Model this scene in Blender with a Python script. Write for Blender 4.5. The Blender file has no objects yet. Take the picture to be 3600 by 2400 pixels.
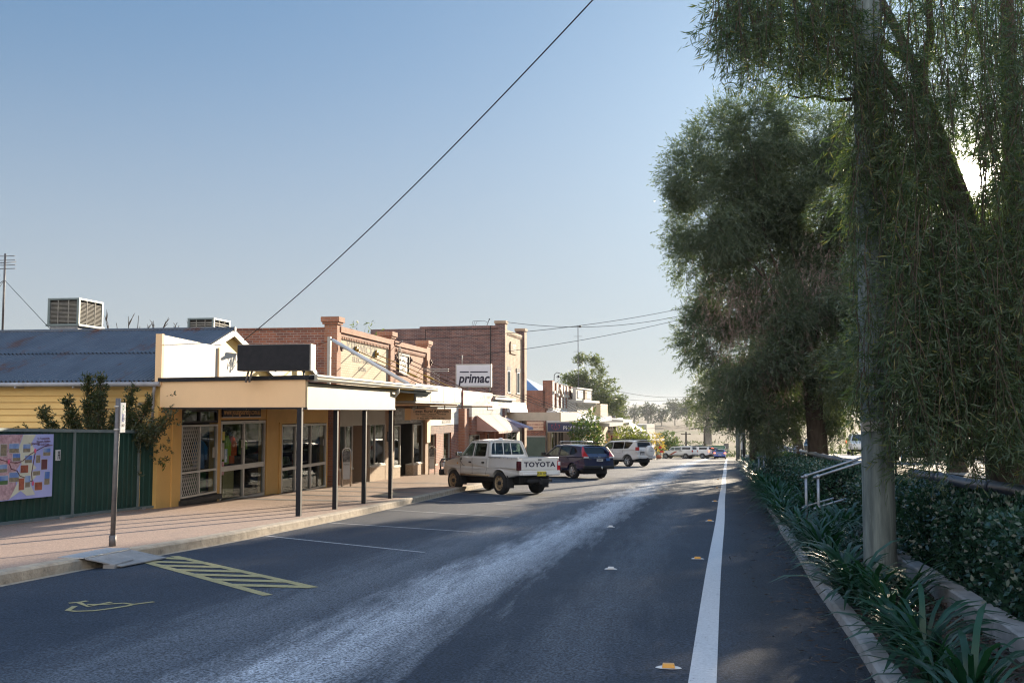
import bpy, bmesh, math, random
import numpy as np
from mathutils import Vector, Matrix
R=math.radians
sc=bpy.context.scene
# ---------------------------------------------------------------- camera, sky, sun, exposure
cam_d=bpy.data.cameras.new('camera'); cam=bpy.data.objects.new('camera',cam_d); sc.collection.objects.link(cam)
cam_d.lens=35.0; cam_d.sensor_width=36.0; cam_d.clip_start=0.1; cam_d.clip_end=9000
cam.location=(0,0,1.6); cam.rotation_euler=(R(90+3.972),0,R(8.606)); sc.camera=cam
SUN_AZ,SUN_EL=16.65,12.03
w=bpy.data.worlds.new('World'); sc.world=w; w.use_nodes=True
wn=w.node_tree.nodes; bg=wn['Background']; bg.inputs['Strength'].default_value=0.15
sky=wn.new('ShaderNodeTexSky'); sky.sky_type='NISHITA'; sky.sun_disc=False
sky.sun_elevation=R(SUN_EL); sky.sun_rotation=R(SUN_AZ); sky.air_density=1.0; sky.dust_density=2.5; sky.ozone_density=6; sky.altitude=200
_g=wn.new('ShaderNodeGamma'); _g.inputs['Gamma'].default_value=0.45      # evens out the very wide range of the low-sun sky
_m=wn.new('ShaderNodeMix'); _m.data_type='RGBA'; _m.blend_type='MULTIPLY'; _m.inputs[0].default_value=1; _m.inputs[7].default_value=(.43,.55,.65,1)
w.node_tree.links.new(sky.outputs['Color'],_g.inputs['Color']); w.node_tree.links.new(_g.outputs['Color'],_m.inputs[6]); _L=w.node_tree.links.new
_tc=wn.new('ShaderNodeTexCoord'); _sp=wn.new('ShaderNodeSeparateXYZ'); _L(_tc.outputs['Generated'],_sp.inputs[0])
def _ramp(a,b,c,d):
    r_=wn.new('ShaderNodeMapRange'); r_.interpolation_type='SMOOTHSTEP'; _L(_sp.outputs[2],r_.inputs['Value'])
    for k,v in zip(('From Min','From Max','To Min','To Max'),(a,b,c,d)): r_.inputs[k].default_value=v
    return r_.outputs[0]
_hz=wn.new('ShaderNodeMix'); _hz.data_type='RGBA'; _L(_ramp(0,.42,.66,0),_hz.inputs[0]); _L(_m.outputs[2],_hz.inputs[6]); _hz.inputs[7].default_value=(1.36,1.39,1.37,1)   # dusty horizon
_vs=wn.new('ShaderNodeVectorMath'); _vs.operation='SCALE'; _L(_hz.outputs[2],_vs.inputs[0]); _L(_ramp(.42,.8,1,2.4),_vs.inputs['Scale'])      # sky above the view brightened to lift the shaded areas
# warm glow added to the unseen sky behind the camera to fill shaded faces
_bk=wn.new('ShaderNodeMapRange'); _bk.interpolation_type='SMOOTHSTEP'; _L(_sp.outputs[1],_bk.inputs['Value'])
for _k,_v in zip(('From Min','From Max','To Min','To Max'),(-.15,-.75,0,1)): _bk.inputs[_k].default_value=_v
_bs=wn.new('ShaderNodeVectorMath'); _bs.operation='SCALE'; _bs.inputs[0].default_value=(3.0,2.6,2.15); _L(_bk.outputs[0],_bs.inputs['Scale'])
_ad=wn.new('ShaderNodeVectorMath'); _ad.operation='ADD'; _L(_vs.outputs[0],_ad.inputs[0]); _L(_bs.outputs[0],_ad.inputs[1]); # bright aureole of the sky right around the sun
_dt=wn.new('ShaderNodeVectorMath'); _dt.operation='DOT_PRODUCT'; _L(_tc.outputs['Generated'],_dt.inputs[0]); _dt.inputs[1].default_value=tuple(Vector((math.sin(R(SUN_AZ))*math.cos(R(SUN_EL)),math.cos(R(SUN_AZ))*math.cos(R(SUN_EL)),math.sin(R(SUN_EL)))))
_src=_ad
for _e,_c in ((2600,(34,30,24)),(260,(2.2,1.9,1.5))):
    _p=wn.new('ShaderNodeMath'); _p.operation='POWER'; _mx=wn.new('ShaderNodeMath'); _mx.operation='MAXIMUM'; _mx.inputs[1].default_value=0; _L(_dt.outputs['Value'],_mx.inputs[0]); _L(_mx.outputs[0],_p.inputs[0]); _p.inputs[1].default_value=_e
    _sc=wn.new('ShaderNodeVectorMath'); _sc.operation='SCALE'; _sc.inputs[0].default_value=_c; _L(_p.outputs[0],_sc.inputs['Scale'])
    _a2=wn.new('ShaderNodeVectorMath'); _a2.operation='ADD'; _L(_src.outputs[0],_a2.inputs[0]); _L(_sc.outputs[0],_a2.inputs[1]); _src=_a2
_L(_src.outputs[0],bg.inputs['Color'])
sd=bpy.data.lights.new('sun','SUN'); so=bpy.data.objects.new('sun',sd); sc.collection.objects.link(so)
sd.energy=4.2; sd.angle=R(0.55); sd.color=(1.0,0.84,0.63)
_d=Vector((math.sin(R(SUN_AZ))*math.cos(R(SUN_EL)),math.cos(R(SUN_AZ))*math.cos(R(SUN_EL)),math.sin(R(SUN_EL))))
so.rotation_euler=_d.to_track_quat('Z','Y').to_euler(); so.location=(20,60,30)
sc.view_settings.view_transform='Standard'; sc.view_settings.look='None'; sc.view_settings.exposure=1.65; sc.view_settings.gamma=1.0
try:
    sc.cycles.max_bounces=6; sc.cycles.transparent_max_bounces=12; sc.cycles.caustics_reflective=False; sc.cycles.caustics_refractive=False
    sc.cycles.use_denoising=True; sc.cycles.filter_width=1.2; sc.cycles.sample_clamp_indirect=6
except Exception: pass
rng=np.random.default_rng(7); rnd=random.Random(11)
# ---------------------------------------------------------------- helpers
_T=np.linspace(-80,3400,6961)
_zp=np.interp(_T,[-80,0,15,30,50,75,100,125,150,180,235,330,500,700,1000,3400],[2.9,0,-.549,-1.08,-1.68,-2.40,-3.36,-4.45,-5.5,-6.45,-7.6,-8.3,-8.5,-8.2,-7.4,-5])
_k=np.ones(41)/41; _zs=np.convolve(np.pad(_zp,20,mode='edge'),_k,mode='valid')
def zr(Y): return np.interp(Y,_T,_zs)
def z1(Y): return float(zr(Y))
def xl(Y): return -0.2+0.0625*Y
def kx(Y): return np.interp(Y,[-20,0,10.5,13,15.5,21,34,50,70,100,150],[-8.6,-7.9,-7.46,-7.36,-7.12,-6.97,-6.95,-6.3,-4.9,-2.95,.1])
def sstep(a,b,x): t=np.clip((x-a)/(b-a),0,1); return t*t*(3-2*t)
OFF={}
def cset(o,label=None,cat=None,group=None,kind=None):
    if label: o['label']=label
    if cat: o['category']=cat
    if group: o['group']=group
    if kind: o['kind']=kind
    return o
def thing(name,label,cat,loc=(0,0,0),rz=0.0,group=None):
    o=bpy.data.objects.new(name,None); sc.collection.objects.link(o); o.empty_display_size=.2
    o.location=loc; o.rotation_euler=(0,0,rz); OFF[o]=Vector(loc) if rz==0 else None
    return cset(o,label,cat,group)
def link_mesh(name,me,parent=None,local=False):
    o=bpy.data.objects.new(name,me); sc.collection.objects.link(o)
    if parent is not None:
        o.parent=parent; off=OFF.get(parent); OFF[o]=off
    else: OFF[o]=Vector((0,0,0))
    return o
def box_uv(me):
    n=len(me.loops)
    if n==0: return
    co=np.empty(len(me.vertices)*3); me.vertices.foreach_get('co',co); co=co.reshape(-1,3)
    li=np.empty(n,dtype=np.int32); me.loops.foreach_get('vertex_index',li)
    nf=len(me.polygons); nor=np.empty(nf*3); me.polygons.foreach_get('normal',nor); nor=nor.reshape(-1,3)
    tot=np.empty(nf,dtype=np.int32); me.polygons.foreach_get('loop_total',tot)
    ax=np.repeat(np.argmax(np.abs(nor),axis=1),tot); p=co[li]
    u=np.where(ax==0,p[:,1],p[:,0]); v=np.where(ax==2,p[:,1],p[:,2])
    uv=me.uv_layers.new(name='UVMap'); uv.data.foreach_set('uv',np.stack([u,v],1).ravel())
class MB:
    def __init__(s): s.v=[]; s.f=[]; s.m=[]; s.sm=[]
    def add(s,vs,fs,m=0,smooth=False):
        b=len(s.v); s.v.extend([tuple(p) for p in vs])
        for f in fs: s.f.append(tuple(b+i for i in f)); s.m.append(m); s.sm.append(smooth)
        return s
    def box(s,x0,x1,y0,y1,z0,z1,m=0):
        return s.add([(x0,y0,z0),(x1,y0,z0),(x1,y1,z0),(x0,y1,z0),(x0,y0,z1),(x1,y0,z1),(x1,y1,z1),(x0,y1,z1)],
              [(0,3,2,1),(4,5,6,7),(0,1,5,4),(1,2,6,5),(2,3,7,6),(3,0,4,7)],m)
    def hexa(s,b4,t4,m=0):
        return s.add(list(b4)+list(t4),[(0,3,2,1),(4,5,6,7),(0,1,5,4),(1,2,6,5),(2,3,7,6),(3,0,4,7)],m)
    def quad(s,a,b,c,d,m=0): return s.add([a,b,c,d],[(0,1,2,3)],m)
    def prism(s,poly,vec,m=0,smooth=False):
        n=len(poly); p2=[(p[0]+vec[0],p[1]+vec[1],p[2]+vec[2]) for p in poly]
        b=len(s.v); s.v.extend([tuple(p) for p in poly]+p2)
        s.f.append(tuple(b+i for i in range(n))); s.m.append(m); s.sm.append(False)
        s.f.append(tuple(b+n+i for i in reversed(range(n)))); s.m.append(m); s.sm.append(False)
        for i in range(n):
            j=(i+1)%n; s.f.append((b+i,b+n+i,b+n+j,b+j)); s.m.append(m); s.sm.append(smooth)
        return s
    def tube(s,path,r,n=8,m=0,caps=True,smooth=True,sq=None):
        P=[Vector(p) for p in path]; k=len(P)
        rr=[r]*k if not hasattr(r,'__len__') else list(r)
        b=len(s.v); up=None
        for i in range(k):
            t=(P[min(i+1,k-1)]-P[max(i-1,0)]).normalized()
            if up is None:
                a=Vector((0,0,1)) if abs(t.z)<.9 else Vector((1,0,0)); u=t.cross(a).normalized()
            else:
                u=(up-t*up.dot(t)).normalized()
            up=u; vv=t.cross(u)
            for j in range(n):
                q=2*math.pi*(j+.5)/n; s.v.append(tuple(P[i]+(u*math.cos(q)+vv*math.sin(q))*rr[i]))
        for i in range(k-1):
            for j in range(n):
                a=b+i*n+j; c=b+i*n+(j+1)%n; s.f.append((a,c,c+n,a+n)); s.m.append(m); s.sm.append(smooth)
        if caps:
            s.f.append(tuple(b+j for j in reversed(range(n)))); s.m.append(m); s.sm.append(False)
            s.f.append(tuple(b+(k-1)*n+j for j in range(n))); s.m.append(m); s.sm.append(False)
        return s
    def ball(s,c,rx,ry,rz,m=0,nu=12,nv=8):
        b=len(s.v)
        for i in range(nv+1):
            th=math.pi*i/nv
            for j in range(nu):
                ph=2*math.pi*j/nu; s.v.append((c[0]+rx*math.sin(th)*math.cos(ph),c[1]+ry*math.sin(th)*math.sin(ph),c[2]+rz*math.cos(th)))
        for i in range(nv):
            for j in range(nu):
                a=b+i*nu+j; d=b+i*nu+(j+1)%nu; s.f.append((a,d,d+nu,a+nu) if i not in(0,nv-1) else ((a,d+nu,a+nu) if i==0 else (a,d,a+nu))); s.m.append(m); s.sm.append(True)
        return s
    def xf(s,M):
        s.v=[tuple(M@Vector(p)) for p in s.v]; return s
    def build(s,name,mats,parent=None,bevel=0,local=False,seg=2,recalc=True,label=None,angle=30):
        vs=s.v
        if parent is not None and not local and OFF.get(parent) is not None:
            o=OFF[parent]; vs=[(p[0]-o.x,p[1]-o.y,p[2]-o.z) for p in vs]
        me=bpy.data.meshes.new(name); me.from_pydata(vs,[],s.f)
        if not isinstance(mats,(list,tuple)): mats=[mats]
        for m in mats: me.materials.append(m)
        me.polygons.foreach_set('material_index',s.m); me.polygons.foreach_set('use_smooth',s.sm)
        if recalc:
            bm=bmesh.new(); bm.from_mesh(me); bmesh.ops.remove_doubles(bm,verts=bm.verts,dist=1e-5); bmesh.ops.recalc_face_normals(bm,faces=bm.faces); bm.to_mesh(me); bm.free()
        me.update(); box_uv(me)
        ob=link_mesh(name,me,parent)
        if bevel:
            md=ob.modifiers.new('bevel','BEVEL'); md.width=bevel; md.segments=seg; md.limit_method='ANGLE'; md.angle_limit=R(angle)
        if label: ob['label']=label
        return ob
def npmesh(name,V,Fq,mat,parent=None):
    """quads only, fast"""
    off=OFF.get(parent) if parent is not None else None
    V=np.asarray(V,dtype=np.float64)
    if off is not None: V=V-np.array(off)
    Fq=np.asarray(Fq,dtype=np.int32); n,k=Fq.shape
    me=bpy.data.meshes.new(name); me.vertices.add(len(V)); me.vertices.foreach_set('co',V.ravel())
    me.loops.add(n*k); me.loops.foreach_set('vertex_index',Fq.ravel()); me.polygons.add(n)
    me.polygons.foreach_set('loop_start',np.arange(n,dtype=np.int32)*k); me.polygons.foreach_set('loop_total',np.full(n,k,dtype=np.int32))
    for m in (mat if isinstance(mat,(list,tuple)) else [mat]): me.materials.append(m)
    me.update(calc_edges=True); me.validate()
    return link_mesh(name,me,parent)
def grid(name,X,Y,Z,mat,parent=None,smooth=True,flip=False):
    """X,Y,Z 2-D arrays"""
    h,wd=X.shape; V=np.stack([X,Y,Z],-1).reshape(-1,3)
    i=np.arange(h*wd).reshape(h,wd); F=np.stack([i[:-1,:-1],i[:-1,1:],i[1:,1:],i[1:,:-1]],-1).reshape(-1,4)
    if flip: F=F[:,::-1]
    o=npmesh(name,V,F,mat,parent); o.data.polygons.foreach_set('use_smooth',np.full(len(F),smooth)); return o
def text(body,size,mat,parent,M,name='lettering',align='CENTER',ext=.004,bold=0.0,sx=1.0,space=1.0,shear=0.0,line=1.0):
    """lettering in the local XY plane of M, made into a mesh"""
    cu=bpy.data.curves.new('txt','FONT'); cu.body=body; cu.size=size; cu.align_x=align; cu.align_y='CENTER'; cu.extrude=ext; cu.offset=bold*size; cu.space_character=space; cu.shear=shear; cu.space_line=line; cu.resolution_u=3
    to=bpy.data.objects.new('txt',cu); sc.collection.objects.link(to)
    dg=bpy.context.evaluated_depsgraph_get(); me=bpy.data.meshes.new_from_object(to.evaluated_get(dg))
    bpy.data.objects.remove(to); bpy.data.curves.remove(cu)
    me.name=name; me.materials.clear(); me.materials.append(mat)
    T=M@Matrix.Diagonal((sx,1,1,1)); off=OFF.get(parent) if parent is not None else None
    if off is not None: T=Matrix.Translation(-off)@T
    me.transform(T); o=link_mesh(name,me,parent); return o
def plane_street(x,y,z):   # text on a wall facing +X (reads with +Y to the right)
    return Matrix(((0,0,1,x),(1,0,0,y),(0,1,0,z),(0,0,0,1)))
def plane_end(x,y,z):      # text on a face looking towards -Y
    return Matrix(((1,0,0,x),(0,0,-1,y),(0,1,0,z),(0,0,0,1)))
# ---------------------------------------------------------------- materials
def _n(nt,t,**k):
    n=nt.nodes.new(t)
    for a,b in k.items(): setattr(n,a,b)
    return n
def mat(name,c,c2=None,sc_=3.0,rough=.7,bump=0.0,bsc=60.0,metal=0.0,spec=.5,det=4.0,c3=None,c3t=.62,c3s=.8,stretch=(1,1,1),emit=0,alpha=1,coat=0):
    m=bpy.data.materials.new(name); m.use_nodes=True; nt=m.node_tree; b=nt.nodes['Principled BSDF']
    b.inputs['Roughness'].default_value=rough; b.inputs['Metallic'].default_value=metal; b.inputs['Specular IOR Level'].default_value=spec
    if coat: b.inputs['Coat Weight'].default_value=coat; b.inputs['Coat Roughness'].default_value=.05
    tc=_n(nt,'ShaderNodeTexCoord'); mp=_n(nt,'ShaderNodeMapping'); mp.inputs['Scale'].default_value=stretch; nt.links.new(tc.outputs['Object'],mp.inputs['Vector'])
    c=(*c,1)
    if c2 is None: c2=tuple(x*.86 for x in c[:3])
    nz=_n(nt,'ShaderNodeTexNoise'); nz.inputs['Scale'].default_value=sc_; nz.inputs['Detail'].default_value=det; nz.inputs['Roughness'].default_value=.6
    nt.links.new(mp.outputs['Vector'],nz.inputs['Vector'])
    cr=_n(nt,'ShaderNodeValToRGB'); cr.color_ramp.elements[0].position=.35; cr.color_ramp.elements[1].position=.65
    cr.color_ramp.elements[0].color=c; cr.color_ramp.elements[1].color=(*c2,1); nt.links.new(nz.outputs['Fac'],cr.inputs['Fac'])
    out=cr.outputs['Color']
    if c3 is not None:
        n2=_n(nt,'ShaderNodeTexNoise'); n2.inputs['Scale'].default_value=c3s; n2.inputs['Detail'].default_value=6; n2.inputs['Roughness'].default_value=.7
        nt.links.new(mp.outputs['Vector'],n2.inputs['Vector'])
        r2=_n(nt,'ShaderNodeValToRGB'); r2.color_ramp.elements[0].position=c3t; r2.color_ramp.elements[1].position=min(1,c3t+.12); nt.links.new(n2.outputs['Fac'],r2.inputs['Fac'])
        mx=_n(nt,'ShaderNodeMix'); mx.data_type='RGBA'; nt.links.new(r2.outputs['Color'],mx.inputs[0]); nt.links.new(out,mx.inputs[6]); mx.inputs[7].default_value=(*c3,1); out=mx.outputs[2]
    nt.links.new(out,b.inputs['Base Color'])
    if emit: nt.links.new(out,b.inputs['Emission Color']); b.inputs['Emission Strength'].default_value=emit
    if bump:
        bz=_n(nt,'ShaderNodeTexNoise'); bz.inputs['Scale'].default_value=bsc; bz.inputs['Detail'].default_value=3; nt.links.new(mp.outputs['Vector'],bz.inputs['Vector'])
        bp=_n(nt,'ShaderNodeBump'); bp.inputs['Strength'].default_value=min(1,bump); bp.inputs['Distance'].default_value=.02; nt.links.new(bz.outputs['Fac'],bp.inputs['Height']); nt.links.new(bp.outputs['Normal'],b.inputs['Normal'])
    return m
def brick(name,c1,c2,mortar,w_=.25,h_=.086,stain=None,rough=.85,msize=.011):
    m=bpy.data.materials.new(name); m.use_nodes=True; nt=m.node_tree; b=nt.nodes['Principled BSDF']; b.inputs['Roughness'].default_value=rough
    uv=_n(nt,'ShaderNodeUVMap'); bt=_n(nt,'ShaderNodeTexBrick'); nt.links.new(uv.outputs['UV'],bt.inputs['Vector'])
    bt.inputs['Scale'].default_value=1; bt.inputs['Brick Width'].default_value=w_; bt.inputs['Row Height'].default_value=h_; bt.inputs['Mortar Size'].default_value=msize; bt.inputs['Mortar Smooth'].default_value=.2
    bt.inputs['Color1'].default_value=(*c1,1); bt.inputs['Color2'].default_value=(*c2,1); bt.inputs['Mortar'].default_value=(*mortar,1)
    tc=_n(nt,'ShaderNodeTexCoord'); nz=_n(nt,'ShaderNodeTexNoise'); nz.inputs['Scale'].default_value=1.3; nz.inputs['Detail'].default_value=6; nt.links.new(tc.outputs['Object'],nz.inputs['Vector'])
    cr=_n(nt,'ShaderNodeValToRGB'); cr.color_ramp.elements[0].position=.3; cr.color_ramp.elements[1].position=.7
    s=stain or (.62,.58,.56); cr.color_ramp.elements[0].color=(*s,1); cr.color_ramp.elements[1].color=(1,1,1,1); nt.links.new(nz.outputs['Fac'],cr.inputs['Fac'])
    mx=_n(nt,'ShaderNodeMix'); mx.data_type='RGBA'; mx.blend_type='MULTIPLY'; mx.inputs[0].default_value=1; nt.links.new(bt.outputs['Color'],mx.inputs[6]); nt.links.new(cr.outputs['Color'],mx.inputs[7])
    nt.links.new(mx.outputs[2],b.inputs['Base Color'])
    bp=_n(nt,'ShaderNodeBump'); bp.inputs['Strength'].default_value=.6; bp.inputs['Distance'].default_value=.006; bp.invert=True; nt.links.new(bt.outputs['Fac'],bp.inputs['Height']); nt.links.new(bp.outputs['Normal'],b.inputs['Normal'])
    return m
def glass(name,tint=(.75,.8,.8),refl=.015):
    m=bpy.data.materials.new(name); m.use_nodes=True; nt=m.node_tree; nt.nodes.remove(nt.nodes['Principled BSDF']); o=nt.nodes['Material Output']
    g=_n(nt,'ShaderNodeBsdfGlossy'); g.inputs['Roughness'].default_value=.02; t=_n(nt,'ShaderNodeBsdfTransparent'); t.inputs['Color'].default_value=(*tint,1)
    fr=_n(nt,'ShaderNodeLayerWeight'); fr.inputs['Blend'].default_value=.5; pw=_n(nt,'ShaderNodeMath',operation='POWER'); pw.inputs[1].default_value=5; nt.links.new(fr.outputs['Facing'],pw.inputs[0])
    ad=_n(nt,'ShaderNodeMath',operation='MULTIPLY_ADD'); ad.inputs[1].default_value=.4; ad.inputs[2].default_value=refl; nt.links.new(pw.outputs[0],ad.inputs[0])
    mx=_n(nt,'ShaderNodeMixShader'); nt.links.new(ad.outputs[0],mx.inputs['Fac']); nt.links.new(t.outputs[0],mx.inputs[1]); nt.links.new(g.outputs[0],mx.inputs[2]); nt.links.new(mx.outputs[0],o.inputs['Surface'])
    return m
def leaf(name,ca,cb,trans=.35,tcol=None,rough=.45,spec=.4,cc=None):
    m=bpy.data.materials.new(name); m.use_nodes=True; nt=m.node_tree; b=nt.nodes['Principled BSDF']; o=nt.nodes['Material Output']
    b.inputs['Roughness'].default_value=rough; b.inputs['Specular IOR Level'].default_value=spec
    ge=_n(nt,'ShaderNodeNewGeometry'); cr=_n(nt,'ShaderNodeValToRGB'); cr.color_ramp.elements[0].color=(*ca,1); cr.color_ramp.elements[1].color=(*cb,1)
    if cc is not None:
        e=cr.color_ramp.elements.new(.93); e.color=(*cb,1); cr.color_ramp.elements[-1].color=(*cc,1); cr.color_ramp.elements[-1].position=.97
    nt.links.new(ge.outputs['Random Per Island'],cr.inputs['Fac']); nt.links.new(cr.outputs['Color'],b.inputs['Base Color'])
    tr=_n(nt,'ShaderNodeBsdfTranslucent'); hs=_n(nt,'ShaderNodeMix'); hs.data_type='RGBA'; hs.blend_type='MULTIPLY'; hs.inputs[0].default_value=1
    nt.links.new(cr.outputs['Color'],hs.inputs[6]); hs.inputs[7].default_value=(*(tcol or (2.2,2.4,.9)),1); nt.links.new(hs.outputs[2],tr.inputs['Color'])
    mx=_n(nt,'ShaderNodeMixShader'); mx.inputs[0].default_value=trans; nt.links.new(b.outputs[0],mx.inputs[1]); nt.links.new(tr.outputs[0],mx.inputs[2]); nt.links.new(mx.outputs[0],o.inputs['Surface'])
    return m
# road: aggregate speckle, bleached wheel track running with the lane, darker shoulder
def road_mat():
    m=bpy.data.materials.new('asphalt'); m.use_nodes=True; nt=m.node_tree; b=nt.nodes['Principled BSDF']; L=nt.links.new
    tc=_n(nt,'ShaderNodeTexCoord'); sp=_n(nt,'ShaderNodeSeparateXYZ'); L(tc.outputs['Object'],sp.inputs[0])
    def M(op,a,b_=None,c_=None):
        n=_n(nt,'ShaderNodeMath',operation=op)
        for i,x in enumerate((a,b_,c_)):
            if x is None: continue
            if isinstance(x,(int,float)): n.inputs[i].default_value=x
            else: L(x,n.inputs[i])
        return n.outputs[0]
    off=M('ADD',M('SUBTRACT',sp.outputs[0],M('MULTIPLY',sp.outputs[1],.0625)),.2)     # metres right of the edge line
    n1=_n(nt,'ShaderNodeTexNoise'); n1.inputs['Scale'].default_value=.9; n1.inputs['Detail'].default_value=5; L(tc.outputs['Object'],n1.inputs['Vector'])
    mp=_n(nt,'ShaderNodeMapping'); mp.inputs['Scale'].default_value=(5,.55,1); L(tc.outputs['Object'],mp.inputs['Vector'])
    n2=_n(nt,'ShaderNodeTexNoise'); n2.inputs['Scale'].default_value=1.0; n2.inputs['Detail'].default_value=6; n2.inputs['Roughness'].default_value=.65; L(mp.outputs[0],n2.inputs['Vector'])
    wob=M('MULTIPLY',M('SUBTRACT',n2.outputs['Fac'],.5),1.5)
    def band(c,wd):
        d=M('ABSOLUTE',M('ADD',M('ADD',off,-c),wob)); return M('SUBTRACT',1,M('SMOOTH_MIN',1,M('DIVIDE',d,wd),.1))
    b1=M('MAXIMUM',band(-2.85,.8),0); b2=M('MULTIPLY',M('MAXIMUM',band(-4.1,1.1),0),.22); b3=M('MULTIPLY',M('MAXIMUM',band(-1.1,.6),0),.12)
    br=M('MULTIPLY',M('ADD',M('ADD',b1,b2),b3),M('ADD',n2.outputs['Fac'],.45))
    vo=_n(nt,'ShaderNodeTexVoronoi'); vo.inputs['Scale'].default_value=75; L(tc.outputs['Object'],vo.inputs['Vector'])
    n3=_n(nt,'ShaderNodeTexNoise'); n3.inputs['Scale'].default_value=48; n3.inputs['Detail'].default_value=3; n3.inputs['Roughness'].default_value=.75; L(tc.outputs['Object'],n3.inputs['Vector'])
    sr=_n(nt,'ShaderNodeMapRange'); L(n3.outputs['Fac'],sr.inputs['Value']); sr.inputs['From Min'].default_value=.40; sr.inputs['From Max'].default_value=.62; sr.inputs['To Min'].default_value=.25; sr.inputs['To Max'].default_value=2.1
    base=_n(nt,'ShaderNodeValToRGB'); base.color_ramp.elements[0].position=.3; base.color_ramp.elements[1].position=.75
    base.color_ramp.elements[0].color=(.017,.025,.040,1); base.color_ramp.elements[1].color=(.030,.039,.056,1); L(n1.outputs['Fac'],base.inputs['Fac'])
    mx=_n(nt,'ShaderNodeMix'); mx.data_type='RGBA'; L(M('MINIMUM',br,1),mx.inputs[0]); L(base.outputs['Color'],mx.inputs[6]); mx.inputs[7].default_value=(.36,.38,.41,1)
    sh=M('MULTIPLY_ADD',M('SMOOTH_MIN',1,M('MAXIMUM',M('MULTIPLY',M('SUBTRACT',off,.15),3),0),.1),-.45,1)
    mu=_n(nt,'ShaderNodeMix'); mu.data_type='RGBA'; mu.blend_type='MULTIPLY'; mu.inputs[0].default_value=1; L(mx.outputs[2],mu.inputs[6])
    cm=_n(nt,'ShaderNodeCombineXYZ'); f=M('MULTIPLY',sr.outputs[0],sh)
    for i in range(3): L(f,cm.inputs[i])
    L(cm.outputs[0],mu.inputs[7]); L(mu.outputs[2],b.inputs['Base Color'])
    b.inputs['Roughness'].default_value=.72; b.inputs['Specular IOR Level'].default_value=.35
    bp=_n(nt,'ShaderNodeBump'); bp.inputs['Strength'].default_value=.9; bp.inputs['Distance'].default_value=.012; L(n3.outputs['Fac'],bp.inputs['Height']); L(bp.outputs['Normal'],b.inputs['Normal'])
    return m
def field_mat():
    m=bpy.data.materials.new('grass_fields'); m.use_nodes=True; nt=m.node_tree; b=nt.nodes['Principled BSDF']; b.inputs['Roughness'].default_value=.95; b.inputs['Specular IOR Level'].default_value=.1; L=nt.links.new
    tc=_n(nt,'ShaderNodeTexCoord'); sp=_n(nt,'ShaderNodeSeparateXYZ'); L(tc.outputs['Object'],sp.inputs[0])
    n=_n(nt,'ShaderNodeTexNoise'); n.inputs['Scale'].default_value=.02; n.inputs['Detail'].default_value=8; n.inputs['Roughness'].default_value=.6; L(tc.outputs['Object'],n.inputs['Vector'])
    a=_n(nt,'ShaderNodeMath',operation='MULTIPLY_ADD'); L(n.outputs['Fac'],a.inputs[0]); a.inputs[1].default_value=60; a.inputs[2].default_value=-30
    a2=_n(nt,'ShaderNodeMath',operation='ADD'); L(a.outputs[0],a2.inputs[0]); L(sp.outputs[1],a2.inputs[1])
    dv=_n(nt,'ShaderNodeMath',operation='DIVIDE'); L(a2.outputs[0],dv.inputs[0]); dv.inputs[1].default_value=1000
    cr=_n(nt,'ShaderNodeValToRGB'); L(dv.outputs[0],cr.inputs['Fac'])
    st=[(0,(.17,.13,.09)),(.15,(.20,.17,.10)),(.17,(.26,.235,.12)),(.22,(.20,.22,.09)),(.25,(.10,.13,.055)),(.29,(.30,.26,.16)),(.36,(.34,.29,.2)),(.43,(.31,.26,.18)),(.45,(.13,.155,.075)),(.49,(.15,.17,.085)),(.51,(.17,.115,.075)),(.62,(.19,.13,.085)),(.66,(.33,.28,.19)),(.72,(.28,.23,.16)),(1,(.22,.19,.14))]
    e=cr.color_ramp.elements; e[0].position=0; e[0].color=(*st[0][1],1); e[1].position=1; e[1].color=(*st[-1][1],1)
    for p,c in st[1:-1]:
        k=e.new(p); k.color=(*c,1)
    n2=_n(nt,'ShaderNodeTexNoise'); n2.inputs['Scale'].default_value=1.7; n2.inputs['Detail'].default_value=8; n2.inputs['Roughness'].default_value=.75; L(tc.outputs['Object'],n2.inputs['Vector'])
    mr=_n(nt,'ShaderNodeMapRange'); L(n2.outputs['Fac'],mr.inputs['Value']); mr.inputs['From Min'].default_value=.3; mr.inputs['From Max'].default_value=.7; mr.inputs['To Min'].default_value=.16; mr.inputs['To Max'].default_value=.42
    mu=_n(nt,'ShaderNodeMix'); mu.data_type='RGBA'; mu.blend_type='MULTIPLY'; mu.inputs[0].default_value=1; L(cr.outputs['Color'],mu.inputs[6]); cm=_n(nt,'ShaderNodeCombineXYZ')
    for i in range(3): L(mr.outputs[0],cm.inputs[i])
    L(cm.outputs[0],mu.inputs[7]); L(mu.outputs[2],b.inputs['Base Color'])
    return m
K={}
K['road']=road_mat(); K['field']=field_mat()
K['paver']=mat('pink_aggregate_paving',(.43,.30,.23),(.22,.155,.12),sc_=38,rough=.85,bump=.5,bsc=90,det=6,c3=(.22,.17,.14),c3t=.6,c3s=.7)
K['pstrip']=mat('grey_aggregate_strip',(.14,.13,.125),(.22,.2,.18),sc_=60,rough=.85,bump=.5,bsc=90)
K['kerb']=mat('kerb_concrete',(.40,.34,.26),(.28,.235,.18),sc_=6,rough=.9,bump=.6,bsc=25,c3=(.16,.14,.11),c3t=.6,c3s=3)
K['conc']=mat('grey_concrete',(.32,.31,.3),(.24,.235,.23),sc_=5,rough=.9,bump=.4,bsc=60,c3=(.15,.15,.15),c3t=.6,c3s=2)
K['soil']=mat('mulch_soil',(.03,.024,.02),(.055,.045,.036),sc_=25,rough=1,bump=1,bsc=40,c3=(.09,.07,.05),c3t=.6,c3s=30)
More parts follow.
